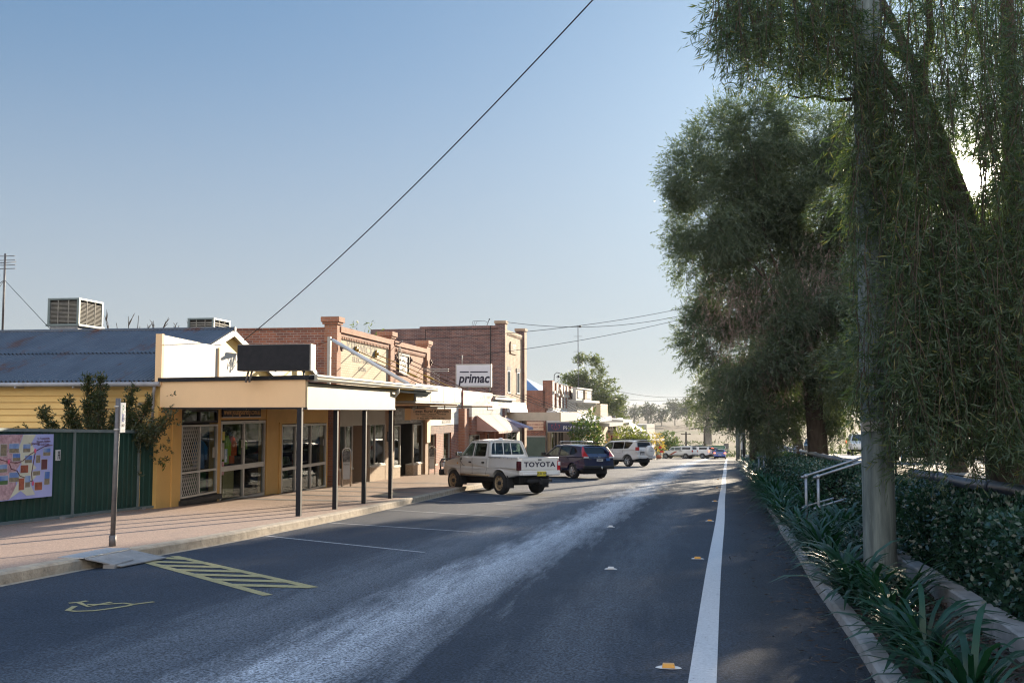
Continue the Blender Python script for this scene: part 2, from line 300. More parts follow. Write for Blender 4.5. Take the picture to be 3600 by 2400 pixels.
K['wline']=mat('white_road_paint',(.62,.63,.64),(.5,.5,.51),sc_=40,rough=.7,bump=.5,bsc=80,c3=(.16,.165,.18),c3t=.60,c3s=22)
K['wfaint']=mat('worn_white_road_paint',(.5,.5,.5),(.33,.33,.34),sc_=30,rough=.7,bump=.5,bsc=80,c3=(.08,.08,.09),c3t=.53,c3s=22)
K['yline']=mat('worn_yellow_road_paint',(.46,.38,.17),(.34,.29,.14),sc_=20,rough=.75,bump=.5,bsc=80,c3=(.1,.1,.08),c3t=.56,c3s=25)
K['ywall']=mat('ochre_wall_paint',(.72,.44,.14),(.64,.39,.12),sc_=1.2,rough=.7,bump=.15,bsc=120,c3=(.42,.26,.09),c3t=.66,c3s=1.5)
K['wboard']=mat('yellow_weatherboard_paint',(.80,.53,.18),(.7,.46,.16),sc_=1.5,rough=.6,bump=.1,bsc=60,c3=(.45,.33,.18),c3t=.68,c3s=2.5,stretch=(1,1,4))
K['cream']=mat('cream_fascia_paint',(.40,.32,.195),(.36,.285,.175),sc_=1.5,rough=.6,c3=(.45,.36,.22),c3t=.7,c3s=2)
K['tan']=mat('tan_fascia_paint',(.86,.58,.32),(.80,.54,.30),sc_=1.0,rough=.7,bump=.06,bsc=200)
K['mustard']=mat('mustard_panel',(.42,.24,.03),(.36,.2,.03),sc_=2,rough=.6)
K['white']=mat('white_paint',(.45,.43,.385),(.41,.39,.345),sc_=1.5,rough=.55,c3=(.6,.57,.5),c3t=.7,c3s=2)
K['whitey']=mat('aged_white_panel',(.42,.395,.33),(.36,.34,.285),sc_=1.5,rough=.6,c3=(.45,.44,.38),c3t=.66,c3s=1.8,stretch=(1,1,.3))
K['rusty']=mat('rust_spotted_fascia',(.55,.47,.36),(.46,.4,.31),sc_=2.5,rough=.7,c3=(.28,.16,.09),c3t=.67,c3s=3)
K['black']=mat('black_paint',(.012,.013,.016),(.02,.02,.024),rough=.65,spec=.25,sc_=8)
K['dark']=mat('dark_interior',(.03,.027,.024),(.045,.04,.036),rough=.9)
K['darkwood']=mat('dark_timber',(.018,.016,.015),(.035,.03,.028),rough=.7,stretch=(1,1,8))
K['alu']=mat('aluminium_frame',(.52,.5,.46),(.46,.44,.41),rough=.45,metal=.35)
K['steel']=mat('galvanised_steel',(.34,.36,.39),(.24,.26,.29),sc_=12,rough=.42,metal=.75,bump=.05,c3=(.42,.44,.47),c3t=.6,c3s=8)
K['chrome']=mat('polished_steel',(.62,.6,.57),rough=.16,metal=1)
K['chequer']=mat('checker_plate',(.55,.55,.55),(.45,.45,.46),sc_=60,rough=.35,metal=.6,bump=.6,bsc=70)
K['post']=mat('grey_metal_post',(.12,.11,.11),(.17,.16,.155),sc_=10,rough=.55,metal=.3)
K['corr']=mat('weathered_blue_grey_zinc',(.095,.11,.135),(.068,.08,.10),sc_=1.2,rough=.55,metal=.2,c3=(.10,.045,.03),c3t=.555,c3s=.9,stretch=(1.6,.5,1))
K['bluez']=mat('blue_steel_roof',(.17,.27,.42),(.14,.22,.36),sc_=1,rough=.45,metal=.3)
K['greenz']=mat('green_steel_roof',(.04,.10,.085),(.05,.12,.1),sc_=1,rough=.5)
K['fence']=mat('dark_green_steel_sheet',(.007,.038,.028),(.009,.047,.034),sc_=2,rough=.6,spec=.3)
K['rail']=mat('grey_green_steel_rail',(.17,.21,.21),(.13,.17,.17),rough=.5,metal=.2)
K['brickred']=brick('red_brick',(.42,.14,.07),(.22,.085,.06),(.42,.33,.27))
K['brickface']=brick('pale_red_face_brick',(.52,.22,.115),(.42,.165,.09),(.40,.30,.23),w_=.24)
K['brickcream']=brick('cream_painted_brick',(.64,.54,.37),(.58,.485,.33),(.42,.35,.24),w_=.24,stain=(.85,.82,.78))
K['brickdark']=brick('purple_brown_brick',(.26,.115,.085),(.11,.06,.06),(.33,.26,.24),stain=(.6,.55,.55))
K['brickbuff']=brick('buff_face_brick',(.56,.40,.27),(.48,.335,.23),(.40,.31,.23))
K['brickwhite']=brick('white_painted_brick',(.70,.69,.62),(.64,.63,.57),(.5,.48,.42),w_=.42,h_=.2,stain=(.85,.85,.85))
K['stone']=mat('pebbled_stone_render',(.55,.44,.32),(.33,.25,.18),sc_=22,rough=.9,bump=1,bsc=28)
K['brown']=mat('brown_render',(.34,.24,.16),(.3,.21,.14),sc_=20,rough=.85,bump=.3,bsc=60)
K['tilebrown']=mat('brown_laminate',(.26,.16,.075),(.3,.19,.09),sc_=40,rough=.6)
K['glass']=glass('shop_glass'); K['cglass']=glass('car_glass',(.6,.68,.66),.07); K['dglass']=glass('tinted_glass',(.16,.17,.18),.06)
K['signred']=mat('faded_red_sign',(.34,.085,.07),(.40,.13,.11),sc_=2,rough=.6)
K['signblue']=mat('navy_sign',(.028,.04,.09),(.035,.05,.11),rough=.45)
K['signtan']=mat('beige_sign_board',(.80,.58,.40),(.76,.54,.37),rough=.6)
K['letterwhite']=mat('white_lettering',(.66,.66,.65),rough=.6); K['letterdark']=mat('dark_lettering',(.025,.022,.045),rough=.6); K['lettergold']=mat('gold_lettering',(.8,.5,.22),rough=.6)
K['letterfade']=mat('faded_dark_lettering',(.05,.043,.035),(.16,.135,.10),sc_=9,rough=.8); K['letterred']=mat('red_lettering',(.33,.05,.035),rough=.7); K['lettergrey']=mat('faint_grey_lettering',(.48,.47,.42),(.6,.58,.52),sc_=8,rough=.7)
K['black2']=mat('tyre_rubber',(.016,.016,.017),(.028,.026,.025),sc_=20,rough=.85,bump=.3)
K['plastic']=mat('black_plastic',(.02,.02,.021),rough=.6)
K['carwhite']=mat('dusty_white_car_paint',(.70,.69,.66),(.66,.64,.6),sc_=2,rough=.32,coat=.5)
K['silver']=mat('pearl_white_car_paint',(.66,.65,.63),(.62,.61,.59),sc_=2,rough=.28,coat=.8)
K['navy']=mat('dark_navy_car_paint',(.012,.018,.06),(.014,.02,.07),rough=.25,coat=.5)
K['blue']=mat('bright_blue_car_paint',(.025,.07,.30),rough=.25,coat=1)
K['redlamp']=mat('red_lamp_lens',(.42,.015,.02),rough=.2,coat=.6); K['brake']=mat('lit_brake_lamp',(.9,.12,.06),rough=.3,emit=2.2); K['clearlamp']=mat('clear_lamp_lens',(.7,.7,.7),rough=.15); K['darklamp']=mat('smoked_lamp_lens',(.10,.015,.02),(.06,.015,.02),rough=.2,coat=.5)
K['hub']=mat('alloy_wheel',(.48,.48,.48),rough=.35,metal=.8); K['dusthub']=mat('dusty_steel_wheel',(.40,.29,.17),(.3,.22,.13),sc_=12,rough=.8)
K['plate']=mat('yellow_number_plate',(.62,.52,.06),rough=.5); K['plateW']=mat('pale_number_plate',(.6,.6,.6),rough=.5)
K['bark']=mat('dark_bark',(.045,.033,.025),(.09,.068,.05),sc_=9,rough=1,bump=1,bsc=18,stretch=(1,1,.25))
K['barkgrey']=mat('pale_gum_bark',(.26,.225,.18),(.17,.145,.12),sc_=4,rough=.95,bump=.7,bsc=14,stretch=(1,1,.3))
K['pole']=mat('weathered_hardwood_pole',(.19,.225,.215),(.085,.105,.105),sc_=6,rough=.9,bump=.6,bsc=24,c3=(.27,.31,.29),c3t=.6,c3s=4,stretch=(2.2,2.2,.22))
K['wire']=mat('black_cable',(.02,.02,.02),rough=.7)
K['orange']=mat('amber_reflector',(.75,.35,.05),rough=.3); K['poppy']=mat('rust_orange_wire_ball',(.45,.13,.05),(.3,.08,.03),sc_=20,rough=.8)
K['greensign']=mat('green_road_sign',(.015,.14,.07),rough=.5)
K['lf_weep']=leaf('dark_willow_bottlebrush_leaf',(.034,.062,.034),(.08,.108,.06),trans=.34,cc=(.17,.16,.06))
K['lf_mass']=leaf('grey_green_fine_leaf',(.055,.085,.06),(.12,.14,.095),trans=.3)
K['lf_dead']=leaf('brown_dry_twig',(.22,.16,.14),(.30,.22,.19),trans=.2,tcol=(1.3,1.1,.9))
K['lf_litter']=leaf('fallen_leaf',(.05,.038,.032),(.10,.075,.06),trans=.1,tcol=(1.3,1.1,.9))
K['lf_gum']=leaf('gum_leaf',(.06,.085,.04),(.13,.145,.07),trans=.3)
K['lf_far']=leaf('far_gum_leaf',(.045,.06,.04),(.075,.09,.06),trans=.2)
K['lf_lime']=leaf('lime_street_tree_leaf',(.10,.13,.022),(.19,.19,.04),trans=.34)
K['lf_green']=leaf('glossy_street_tree_leaf',(.035,.075,.018),(.085,.125,.03),trans=.30,cc=(.34,.2,.05))
K['lf_gold']=leaf('autumn_tree_leaf',(.26,.19,.05),(.36,.24,.07),trans=.4)
K['lf_hedge']=leaf('glossy_hedge_leaf',(.012,.042,.030),(.036,.078,.052),trans=.15,rough=.22,spec=.6)
K['lf_aga']=leaf('strap_leaf',(.008,.036,.022),(.02,.066,.038),trans=.22,rough=.38,spec=.35)
K['lf_shrub']=leaf('dark_shrub_leaf',(.03,.045,.02),(.07,.075,.03),trans=.25,cc=(.22,.13,.06))
# ================================================================ SETTING
def gz(X,Y):
    b=zr(Y); off=X-xl(Y)
    return b+(.15+.62*sstep(2.4,4.6,off))*(off>2.2)*(1-sstep(105,140,Y))+.0
def prop(Y): return np.where(np.asarray(Y)<47,-11.3,-11.3+.0625*(np.asarray(Y)-47))
def build_ground():
    xs=np.concatenate([-np.geomspace(3200,45,34),np.arange(-42,42.1,.75),np.geomspace(45,3200,34)])
    ys=np.concatenate([np.arange(-30,170,1.0),np.geomspace(170,3300,70)])
    X,Y=np.meshgrid(xs,ys); Z=gz(X,Y)
    dip=(X>prop(Y)-.6)&(X<xl(Y)+2.3)&(Y<153); Z=np.where(dip,zr(Y)-.22,Z)
    Z=Z+np.where(Y>165,.12*np.sin(X*.13+Y*.05)+.2*np.sin(X*.031-Y*.021),0)
    o=grid('ground',X,Y,Z,K['field']); cset(o,kind='structure')
build_ground()
def sheet(name,f0,f1,ys,dz0,dz1,m,nx=2,kind='structure'):
    ys=np.asarray(ys,float); t=np.linspace(0,1,nx)[None,:]; Y=np.repeat(ys[:,None],nx,1)
    a=f0(ys)[:,None]; b=f1(ys)[:,None]; X=a+(b-a)*t; Z=zr(Y)+dz0+(dz1-dz0)*t
    return cset(grid(name,X,Y,Z,m,smooth=False),kind=kind)
YS=np.arange(-14,153.1,1.0)
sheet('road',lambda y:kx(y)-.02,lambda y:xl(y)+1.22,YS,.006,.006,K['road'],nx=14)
def cross():
    xs=np.arange(-60,90,2.0); ys=np.array([152.9,155,158,161.0]); X,Y=np.meshgrid(xs,ys)
    cset(grid('cross_street',X,Y,zr(Y)+.03,K['road'],smooth=False),kind='structure')
    ys=np.arange(-5,125,1.0); X,Y=np.meshgrid(np.linspace(0,1,4),ys); X=xl(Y)+7+X*8
    cset(grid('far_carriageway',X,Y,zr(Y)+.80,K['conc'],smooth=False),kind='structure')  # pale concrete colour stands in for sunlit sheen on the asphalt
cross()
sheet('footpath',lambda y:prop(y)-.5,lambda y:kx(y)-.17,YS,.185,.15,K['paver'],nx=6)
def kerbs():
    mb=MB(); n=len(YS)
    prof=[(-.19,.152),(-.03,.146),(0,.12),(.012,-.05)]
    vs=[]; fs=[]
    for i,y in enumerate(YS):
        for dx,dz in prof: vs.append((float(kx(y))+dx,y,z1(y)+dz))
    for i in range(n-1):
        for j in range(3):
            a=i*4+j; fs.append((a,a+1,a+5,a+4))
    mb.add(vs,fs).build('kerb',K['kerb'],recalc=False)['kind']='structure'
    sheet('gutter_strip',lambda y:kx(y)-.0,lambda y:kx(y)+.10,YS,.012,.009,K['kerb'])
    mb=MB(); vs=[];fs=[]; ys=np.arange(2,120,1.0); prof=[(1.16,-.05),(1.17,.09),(1.2,.105),(1.32,.105),(1.34,.04)]
    for y in ys:
        for dx,dz in prof: vs.append((xl(y)+dx+0.015*math.sin(y*.9)+.004*max(0,y-20),y,z1(y)+dz))
    for i in range(len(ys)-1):
        for j in range(4):
            a=i*5+j; fs.append((a,a+1,a+6,a+5))
    mb.add(vs,fs).build('garden_edging',K['conc'],recalc=False)['kind']='structure'
    sheet('garden_bed',lambda y:xl(y)+1.2,lambda y:xl(y)+2.75,np.arange(-10,140,1.0),.06,.17,K['soil'],nx=5)
kerbs()
for a,b in ((25.0,25.5),(27.4,27.8),(29.9,30.3),(32.6,33.0),(36.5,36.9)):
    sheet('paving_strip',lambda y:prop(y)+.1,lambda y:kx(y)-.18,[a,b],.189,.1545,K['pstrip'],nx=6)
def strip(name,pts,wd,m,dz=.011,step=.8):
    P=[]
    for (x0,y0),(x1,y1) in zip(pts[:-1],pts[1:]):
        k=max(1,int(math.hypot(x1-x0,y1-y0)/step))
        P+= [(x0+(x1-x0)*i/k,y0+(y1-y0)*i/k) for i in range(k)]
    P.append(pts[-1]); mb=MB(); vs=[]; fs=[]
    for i,(x,y) in enumerate(P):
        a=P[max(i-1,0)]; b=P[min(i+1,len(P)-1)]; dx,dy=b[0]-a[0],b[1]-a[1]; l=math.hypot(dx,dy); nx,ny=-dy/l,dx/l
        for s in (-1,1):
            xx,yy=x+nx*s*wd/2,y+ny*s*wd/2; vs.append((xx,yy,z1(yy)+dz))
    for i in range(len(P)-1): fs.append((2*i,2*i+1,2*i+3,2*i+2))
    o=mb.add(vs,fs).build(name,m,recalc=False); o['kind']='structure'; return o
strip('edge_line',[(xl(y)+.008*math.sin(y*.35),y) for y in np.arange(-8,151,1.5)],.19,K['wline'])
for i,(yk,yo) in enumerate([(16.95,14.84),(20.08,18.5),(24.38,22.5),(28.68,26.7),(32.9,30.9),(37.2,35.2),(41.5,39.5),(45.8,43.8),(50.1,48.1),(54.4,52.4),(58.7,56.7),(63,61),(67.3,65.3),(71.6,69.6)]):
    strip('parking_line',[(float(kx(yk))+.12,yk),(float(kx(yk))+3.5,yo)],.075,K['wfaint'])
def hatch():
    A=np.array((-7.12,12.98));B=np.array((-6.98,13.62));C=np.array((-3.92,10.95));D=np.array((-4.2,10.3))
    strip('hatch_marking',[tuple(A),tuple(D)],.12,K['yline']); strip('hatch_marking',[tuple(B),tuple(C)],.12,K['yline'])
    for i in range(7):
        t=-.12+i*.145; P=A+(D-A)*t; u=(B[1]-P[1])/(B[1]-C[1]); Q=B+(C-B)*u
        strip('hatch_marking',[tuple(P+(.0 if t>=0 else .12)),tuple(Q)],.18,K['yline'],dz=.0125)
hatch()
for pl in [[(-5.95,9.42),(-5.88,9.49),(-5.85,9.59)],[(-5.87,9.47),(-5.64,9.26),(-5.57,9.56)],[(-5.72,9.37),(-5.56,9.41),(-5.41,9.52),(-5.27,9.47),(-5.16,9.66)],[(-5.78,9.26),(-5.7,9.01),(-5.6,8.98),(-5.45,9.04),(-5.36,9.18),(-5.28,9.37),(-5.28,9.48)]]:
    strip('wheelchair_marking',pl,.055,K['yline'],step=.3)
strip('bay_marking',[(-5.35,6.95),(-5.0,6.55),(-4.65,6.1),(-4.3,5.5)],.5,K['yline'],step=.2)
def hills():
    xs=np.linspace(-3600,3600,90); rows=[(2900,-6),(3000,None),(3060,None),(3260,-6)]
    Y=np.zeros((4,90)); X=np.repeat(xs[None,:],4,0); Z=np.zeros((4,90))
    top=19.5+2.2*np.sin(xs*.0031)+1.2*np.sin(xs*.011+1)
    for i,(y,z) in enumerate(rows): Y[i]=y+80*np.sin(xs*.002); Z[i]=-6 if z else top
    cset(grid('hills',X,Y,Z,mat('hill_scrub',(.15,.16,.13),(.2,.19,.14),sc_=.01,rough=1)),kind='structure')
hills()
# ================================================================ NEAR LEFT: house, shop, fence, signs
def corrug(mb,A,B,C,D,pitch=.11,amp=.024,m=0,per=6):
    """sheet A-B (ridge) to D-C (eave); waves counted along A-B"""
    A,B,C,D=map(Vector,(A,B,C,D)); n=max(2,int((B-A).length/pitch))*per; nr=(B-A).cross(D-A).normalized(); vs=[]; fs=[]
    for i in range(n+1):
        t=i/n; h=nr*(amp*math.sin(2*math.pi*i/per)); vs+= [A.lerp(B,t)+h,D.lerp(C,t)+h]
    for i in range(n): fs.append((2*i,2*i+2,2*i+3,2*i+1))
    mb.add(vs,fs,m,True)
def window(parent,X,y0,y1,z0,z1,mull=(),rails=(),fw=.05,dep=.06,frame=None,name='window',g=None,railw=.05):
    """frame on a street wall (facing +X) with one pane sheet as a sub-part"""
    fr=frame or K['alu']; mb=MB(); x0,x1=X-dep,X+.02
    mb.box(x0,x1,y0,y1,z1-fw,z1); mb.box(x0,x1,y0,y1,z0,z0+fw); mb.box(x0,x1,y0,y0+fw,z0+fw,z1-fw); mb.box(x0,x1,y1-fw,y1,z0+fw,z1-fw)
    for a in mull: mb.box(x0+.004,x1-.004,a-fw/2,a+fw/2,z0+fw,z1-fw)
    for a in rails: mb.box(x0+.007,x1-.007,y0+fw,y1-fw,a-railw/2,a+railw/2)
    f=mb.build(name,fr,parent); MB().box(X-.035,X-.027,y0+.01,y1-.01,z0+.01,z1-.01).build('pane',g or K['glass'],f); return f
def build_house():
    t=thing('weatherboard_house','yellow weatherboard house with rusting blue-grey corrugated roof behind the green fence','house',(-15,23,z1(23)))
    mb=MB(); z=-.75
    while z<2.1:      # lapped boards
        mb.hexa([(-24,21.34,z),(-11.32,21.34,z),(-11.32,21.5,z),(-24,21.5,z)],[(-24,21.375,z+.155),(-11.32,21.375,z+.155),(-11.32,21.5,z+.155),(-24,21.5,z+.155)]); z+=.15
    mb.box(-11.42,-11.3,21.32,21.44,-.7,2.2)
    mb.build('wall',K['wboard'],t)
    MB().box(-24,-15.2,21.5,32.4,-1.0,2.15).build('wall',K['wboard'],t)
    mb=MB(); ry,rz,ey,ez=25.4,3.80,21.12,2.27
    corrug(mb,(-24,ry,rz),(-11.42,ry,rz),(-11.42,23.2,ez+.76+.012),(-24,23.2,ez+.76+.012)); corrug(mb,(-24,23.3,ez+.78),(-11.42,23.3,ez+.78),(-11.42,ey,ez),(-24,ey,ez))
    corrug(mb,(-24,ry,rz),(-11.42,ry,rz),(-11.42,28.3,2.72),(-24,28.3,2.72))
    corrug(mb,(-24,30.35,3.55),(-11.42,30.35,3.55),(-11.42,28.3,2.72),(-24,28.3,2.72)); corrug(mb,(-24,30.35,3.55),(-11.42,30.35,3.55),(-11.42,32.45,2.7),(-24,32.45,2.7))
    rf=mb.build('roof',K['corr'],t,recalc=False)
    MB().tube([(-24,ry,rz+.0),(-11.4,ry,rz+.0)],.06,8).tube([(-24,30.35,3.56),(-11.4,30.35,3.56)],.06,8).build('ridge_cap',K['corr'],rf)
    mb=MB()
    for (a,b,c,d,e,f) in ((21.2,2.3,25.4,3.78,28.3,2.74),(28.3,2.74,30.35,3.53,32.4,2.72)):
        mb.prism([(-11.62,a,b-.1),(-11.62,e,f-.1),(-11.62,c,d-.05)],(.06,0,0))
        for p,q in (((a,b),(c,d)),((c,d),(e,f))):
            mb.hexa([(-11.5,p[0],p[1]-.17),(-11.42,p[0],p[1]-.17),(-11.42,q[0],q[1]-.17),(-11.5,q[0],q[1]-.17)],[(-11.5,p[0],p[1]),(-11.42,p[0],p[1]),(-11.42,q[0],q[1]),(-11.5,q[0],q[1])],1)
    mb.build('gable',[K['wboard'],K['white']],t)
    mb=MB().tube([(-24,21.08,2.2),(-11.25,21.08,2.2)],.055,8)
    for x in np.arange(-23.5,-11.4,1.45): mb.box(x,x+.025,21.01,21.36,2.12,2.15)
    mb.tube([(-11.38,21.1,2.18),(-11.5,21.27,1.95),(-11.5,21.3,-.6)],.035,8)
    mb.build('gutter',mat('aged_white_gutter',(.42,.42,.44),(.3,.3,.32),rough=.5),t)
    MB().tube([(-11.75,21.3,1.75),(-11.75,21.1,1.75)],.04,10).build('floodlight',K['cream'],t)
build_house()
def shed():
    t=thing('blue_roofed_house','blue steel roofed house beyond the corrugated roof ridge','house',(-21,32,z1(32)))
    mb=MB(); corrug(mb,(-30,34,4.55),(-16.2,34,4.55),(-16.2,28.5,3.4),(-30,28.5,3.4),pitch=.15,amp=.014); corrug(mb,(-30,34,4.55),(-16.2,34,4.55),(-16.2,39.5,3.4),(-30,39.5,3.4),pitch=.15,amp=.014)
    mb.build('roof',K['bluez'],t,recalc=False); MB().box(-29.8,-16.5,28.9,39,-1.5,3.4).build('wall',K['cream'],t)
shed()
def cooler(label,x0,x1,y0,y1,z0,z1_,kind,ped):
    t=thing('evaporative_cooler',label,'air cooler',((x0+x1)/2,(y0+y1)/2,ped),group='evaporative coolers on the roofs')
    b=MB()
    b.box(x0,x1,y0,y1,z1_-.05,z1_); b.box(x0-.03,x1+.03,y0-.03,y1+.03,z0,z0+.06)
    for x in (x0,x1-.07):
        for y in (y0,y1-.07): b.box(x,x+.07,y,y+.07,z0+.06,z1_-.05)
    b.build('frame',K['rail'],t)
    MB().box(x0+.06,x1-.06,y0+.06,y1-.06,z0+.06,z1_-.05).build('core',K['dark'],t)
    mb=MB(); sl=mat('weathered_louvre',(.30,.28,.23),(.2,.19,.17),sc_=6,rough=.7) if 'louvre' not in K else K['louvre']; K['louvre']=sl
    n=16 if kind=='slat' else 7; h=(z1_-z0-.2)/n
    for i in range(n):
        z=z0+.1+i*h; e=.012 if kind=='slat' else .02
        mb.hexa([(x0+.08,y0+.01,z),(x1-.08,y0+.01,z),(x1-.08,y0+.05,z+e),(x0+.08,y0+.05,z+e)],[(x0+.08,y0+.01,z+e),(x1-.08,y0+.01,z+e),(x1-.08,y0+.05,z+2*e),(x0+.08,y0+.05,z+2*e)])
        mb.hexa([(x1-.05,y0+.08,z+e),(x1-.01,y0+.08,z),(x1-.01,y1-.08,z),(x1-.05,y1-.08,z+e)],[(x1-.05,y0+.08,z+2*e),(x1-.01,y0+.08,z+e),(x1-.01,y1-.08,z+e),(x1-.05,y1-.08,z+2*e)])
    for f in (.33,.66):
        xx=x0+(x1-x0)*f; mb.box(xx-.012,xx+.012,y0+.004,y0+.03,z0+.07,z1_-.06); yy=y0+(y1-y0)*f; mb.box(x1-.03,x1-.004,yy-.012,yy+.012,z0+.07,z1_-.06)
    mb.build('louvre',sl,t)
    mb=MB(); c=.12; mb.hexa([(x0+c,y0+c,ped),(x1-c,y0+c,ped),(x1-c,y1-c,ped),(x0+c,y1-c,ped)],[(x0+c*.4,y0+c*.4,z0),(x1-c*.4,y0+c*.4,z0),(x1-c*.4,y1-c*.4,z0),(x0+c*.4,y1-c*.4,z0)]); mb.build('plinth',K['steel'],t)
cooler('large louvred grey roof cooler on the rusty ridge by the antenna',-17.35,-16.38,26.0,27.25,4.0,4.80,'slat',3.3)
cooler('smaller square-gridded roof cooler peeping over the ridge near the gable',-14.6,-13.73,29.0,30.2,3.80,4.47,'grid',3.0)
def antenna():
    t=thing('tv_antenna','tall thin television antenna mast at the left edge above the corrugated roof','antenna',(-18.45,25.6,3.7))
    MB().tube([(-18.45,25.6,3.65),(-18.45,25.6,6.05)],.032,6).build('mast',K['post'],t)
    mb=MB().tube([(-18.95,25.3,5.72),(-18.35,25.95,5.86)],.012,5)
    for z,l in ((5.98,.3),(5.86,.32),(5.72,.33),(5.62,.33)): mb.tube([(-18.45-l,25.6,z),(-18.45+l,25.6,z)],.011,5)
    for i in range(5): mb.tube([(-19.3+i*.1,25.45,5.95-i*.03),(-19.15+i*.1,25.75,5.8-i*.03)],.008,5)
    mb.build('elements',K['post'],t)
    for q in ((-16.95,25.6,3.85),(-18.4,23.9,3.3),(-21.5,26.5,3.75)):
        MB().tube([(-18.45,25.6,5.3),q],.008,5).build('guy_wire',K['wire'],t)
antenna()
def shop():
    t=thing('variety_shop','ochre corner variety shop with white parapet, striped-shadow footpath awning on black posts','shop',(-11.3,26.7,z1(26.7)+.18))
    X=-11.2; W=[]
    mb=MB(); xb=-11.42
    def wall(y0,y1,z0,zt): mb.box(xb,X,y0,y1,z0,zt)
    mb.box(-11.3,X,20.95,22.02,-.75,1.68); wall(22.02,24.15,1.63,2.3); wall(24.15,27.12,1.36,2.3); wall(27.12,28.25,-.98,2.3); wall(28.25,32.28,1.2,2.3); wall(24.0,24.18,-.85,1.63)
    wall(32.28,32.45,-1.1,2.3)
    mb.box(X,X+.03,21.6,22.02,-.75,2.2); mb.box(X,X+.03,27.12,27.3,-.9,2.2); mb.box(X,X+.025,28.1,28.27,-.92,1.25); mb.box(X,X+.02,20.95,22.0,.68,.70)
    mb.build('wall',K['ywall'],t)
    MB().box(xb,X+.02,22.02,24.0,-.85,-.47).box(X,X+.10,21.95,24.12,-.62,-.5).build('plinth',K['darkwood'],t)
    window(t,X,22.06,23.98,1.30,1.62,mull=(23.0,),fw=.05,frame=K['darkwood'])
    window(t,X,22.06,23.98,-.46,1.26,mull=(23.02,),rails=(.13,),fw=.045)
    # diamond security mesh over the left half
    mb=MB()
    for (y0,y1,za,zb) in ((22.12,22.98,.18,1.2),(22.12,22.98,-.41,.08)):
        for k in range(-30,40):
            for s in (1,-1):
                pts=[]; c=y0+k*.1
                a=(c,za); b=(c+s*(zb-za)*.55,zb)
                # clip in y
                def cl(p,q):
                    (u0,v0),(u1,v1)=p,q; o=[]
                    tt=[0,1]
                    for lim in (y0,y1):
                        if (u0-lim)*(u1-lim)<0: tt.append((lim-u0)/(u1-u0))
                    tt.sort()
                    for i in range(len(tt)-1):
                        m_=(tt[i]+tt[i+1])/2; um=u0+(u1-u0)*m_
                        if y0<um<y1: return (u0+(u1-u0)*tt[i],v0+(v1-v0)*tt[i]),(u0+(u1-u0)*tt[i+1],v0+(v1-v0)*tt[i+1])
                r_=cl(a,b)
                if r_: mb.tube([(X+.012,r_[0][0],r_[0][1]),(X+.012,r_[1][0],r_[1][1])],.007,4,caps=False,smooth=False)
    mb.build('security_mesh',K['white'],t)
    d=window(t,X-.02,24.2,27.1,-.78,1.33,mull=(25.66,),rails=(.1,),fw=.08,railw=.13,name='sliding_door')
    window(t,X,28.3,32.25,-.93,1.18,mull=(29.45,30.8),rails=(-.14,),fw=.06,railw=.09)
    # dark room behind the glass, with shelves
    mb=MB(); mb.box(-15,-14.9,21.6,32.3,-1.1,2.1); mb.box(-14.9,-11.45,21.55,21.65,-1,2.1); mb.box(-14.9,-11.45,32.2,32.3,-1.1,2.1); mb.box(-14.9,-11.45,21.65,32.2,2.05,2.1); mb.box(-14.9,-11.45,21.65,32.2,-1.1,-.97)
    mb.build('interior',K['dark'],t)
    mb=MB()
    for y0,y1 in ((28.45,29.3),(29.6,30.6),(31.0,32.0)):
        for z in (-.55,-.1,.3,.7): mb.box(-12.3,-11.75,y0,y1,z,z+.02)
    mb.build('shelf',K['alu'],t)
    # parapet (facade plane, above the awning)
    mb=MB(); mb.box(-11.36,-11.24,21.2,25.55,2.2,3.05); mb.hexa([(-11.36,21.2,3.05),(-11.24,21.2,3.05),(-11.24,24.0,3.05),(-11.36,24.0,3.05)],[(-11.36,21.2,3.32),(-11.24,21.2,3.32),(-11.24,24.0,3.24),(-11.36,24.0,3.24)])
    mb.box(-11.36,-11.24,24.06,25.55,3.05,3.12); mb.box(-11.36,-11.24,25.55,32.3,2.2,2.5)
    p=mb.build('parapet',K['white'],t); MB().box(-11.38,-11.225,21.1,21.2,2.18,3.34).build('end_trim',K['tan'],p); MB().box(-11.24,-11.2,24.0,24.06,2.2,3.2).build('joint_trim',K['tan'],p)
    # awning
    a=MB().prism([(-11.24,21.2,2.17),(-7.36,20.06,2.17),(-7.36,31.3,2.17),(-11.24,31.3,2.17)],(0,0,.03)).build('awning',K['post'],t)
    MB().prism([(-11.26,21.13,1.67),(-7.40,19.98,1.67),(-7.38,20.06,1.67),(-11.24,21.2,1.67)],(0,0,.58)).build('end_fascia',K['tan'],a)
    MB().box(-7.42,-7.36,20.0,26.92,1.66,2.2).build('street_fascia',K['cream'],a)
    MB().prism([(-11.3,21.09,2.254),(-7.3,19.9,2.254),(-7.25,20.1,2.254),(-11.25,21.25,2.254)],(0,0,.085)).prism([(-11.26,21.11,1.635),(-7.38,19.96,1.635),(-7.37,20.0,1.635),(-11.25,21.15,1.635)],(0,0,.033)).build('black_edging',K['black'],a)
    mb=MB(); g=[(-7.36,2.22),(-7.2,2.22),(-7.17,2.26),(-7.2,2.29),(-7.17,2.32),(-7.2,2.36),(-7.36,2.36)]
    mb.prism([(x,20.1,z) for x,z in g],(0,11.4,0)); mb.box(-7.45,-7.36,26.95,31.5,2.12,2.2)
    mb.build('gutter',K['whitey'],a)
    MB().box(-7.43,-7.35,20.0,26.95,1.625,1.657).build('bottom_trim',K['white'],a)
    MB().tube([(-7.26,26.85,2.22),(-7.26,26.85,2.1),(-7.45,26.93,1.9),(-7.47,26.93,1.6),(-7.47,26.93,z1(26.9)+.15)],.04,8).build('downpipe',K['whitey'],a)
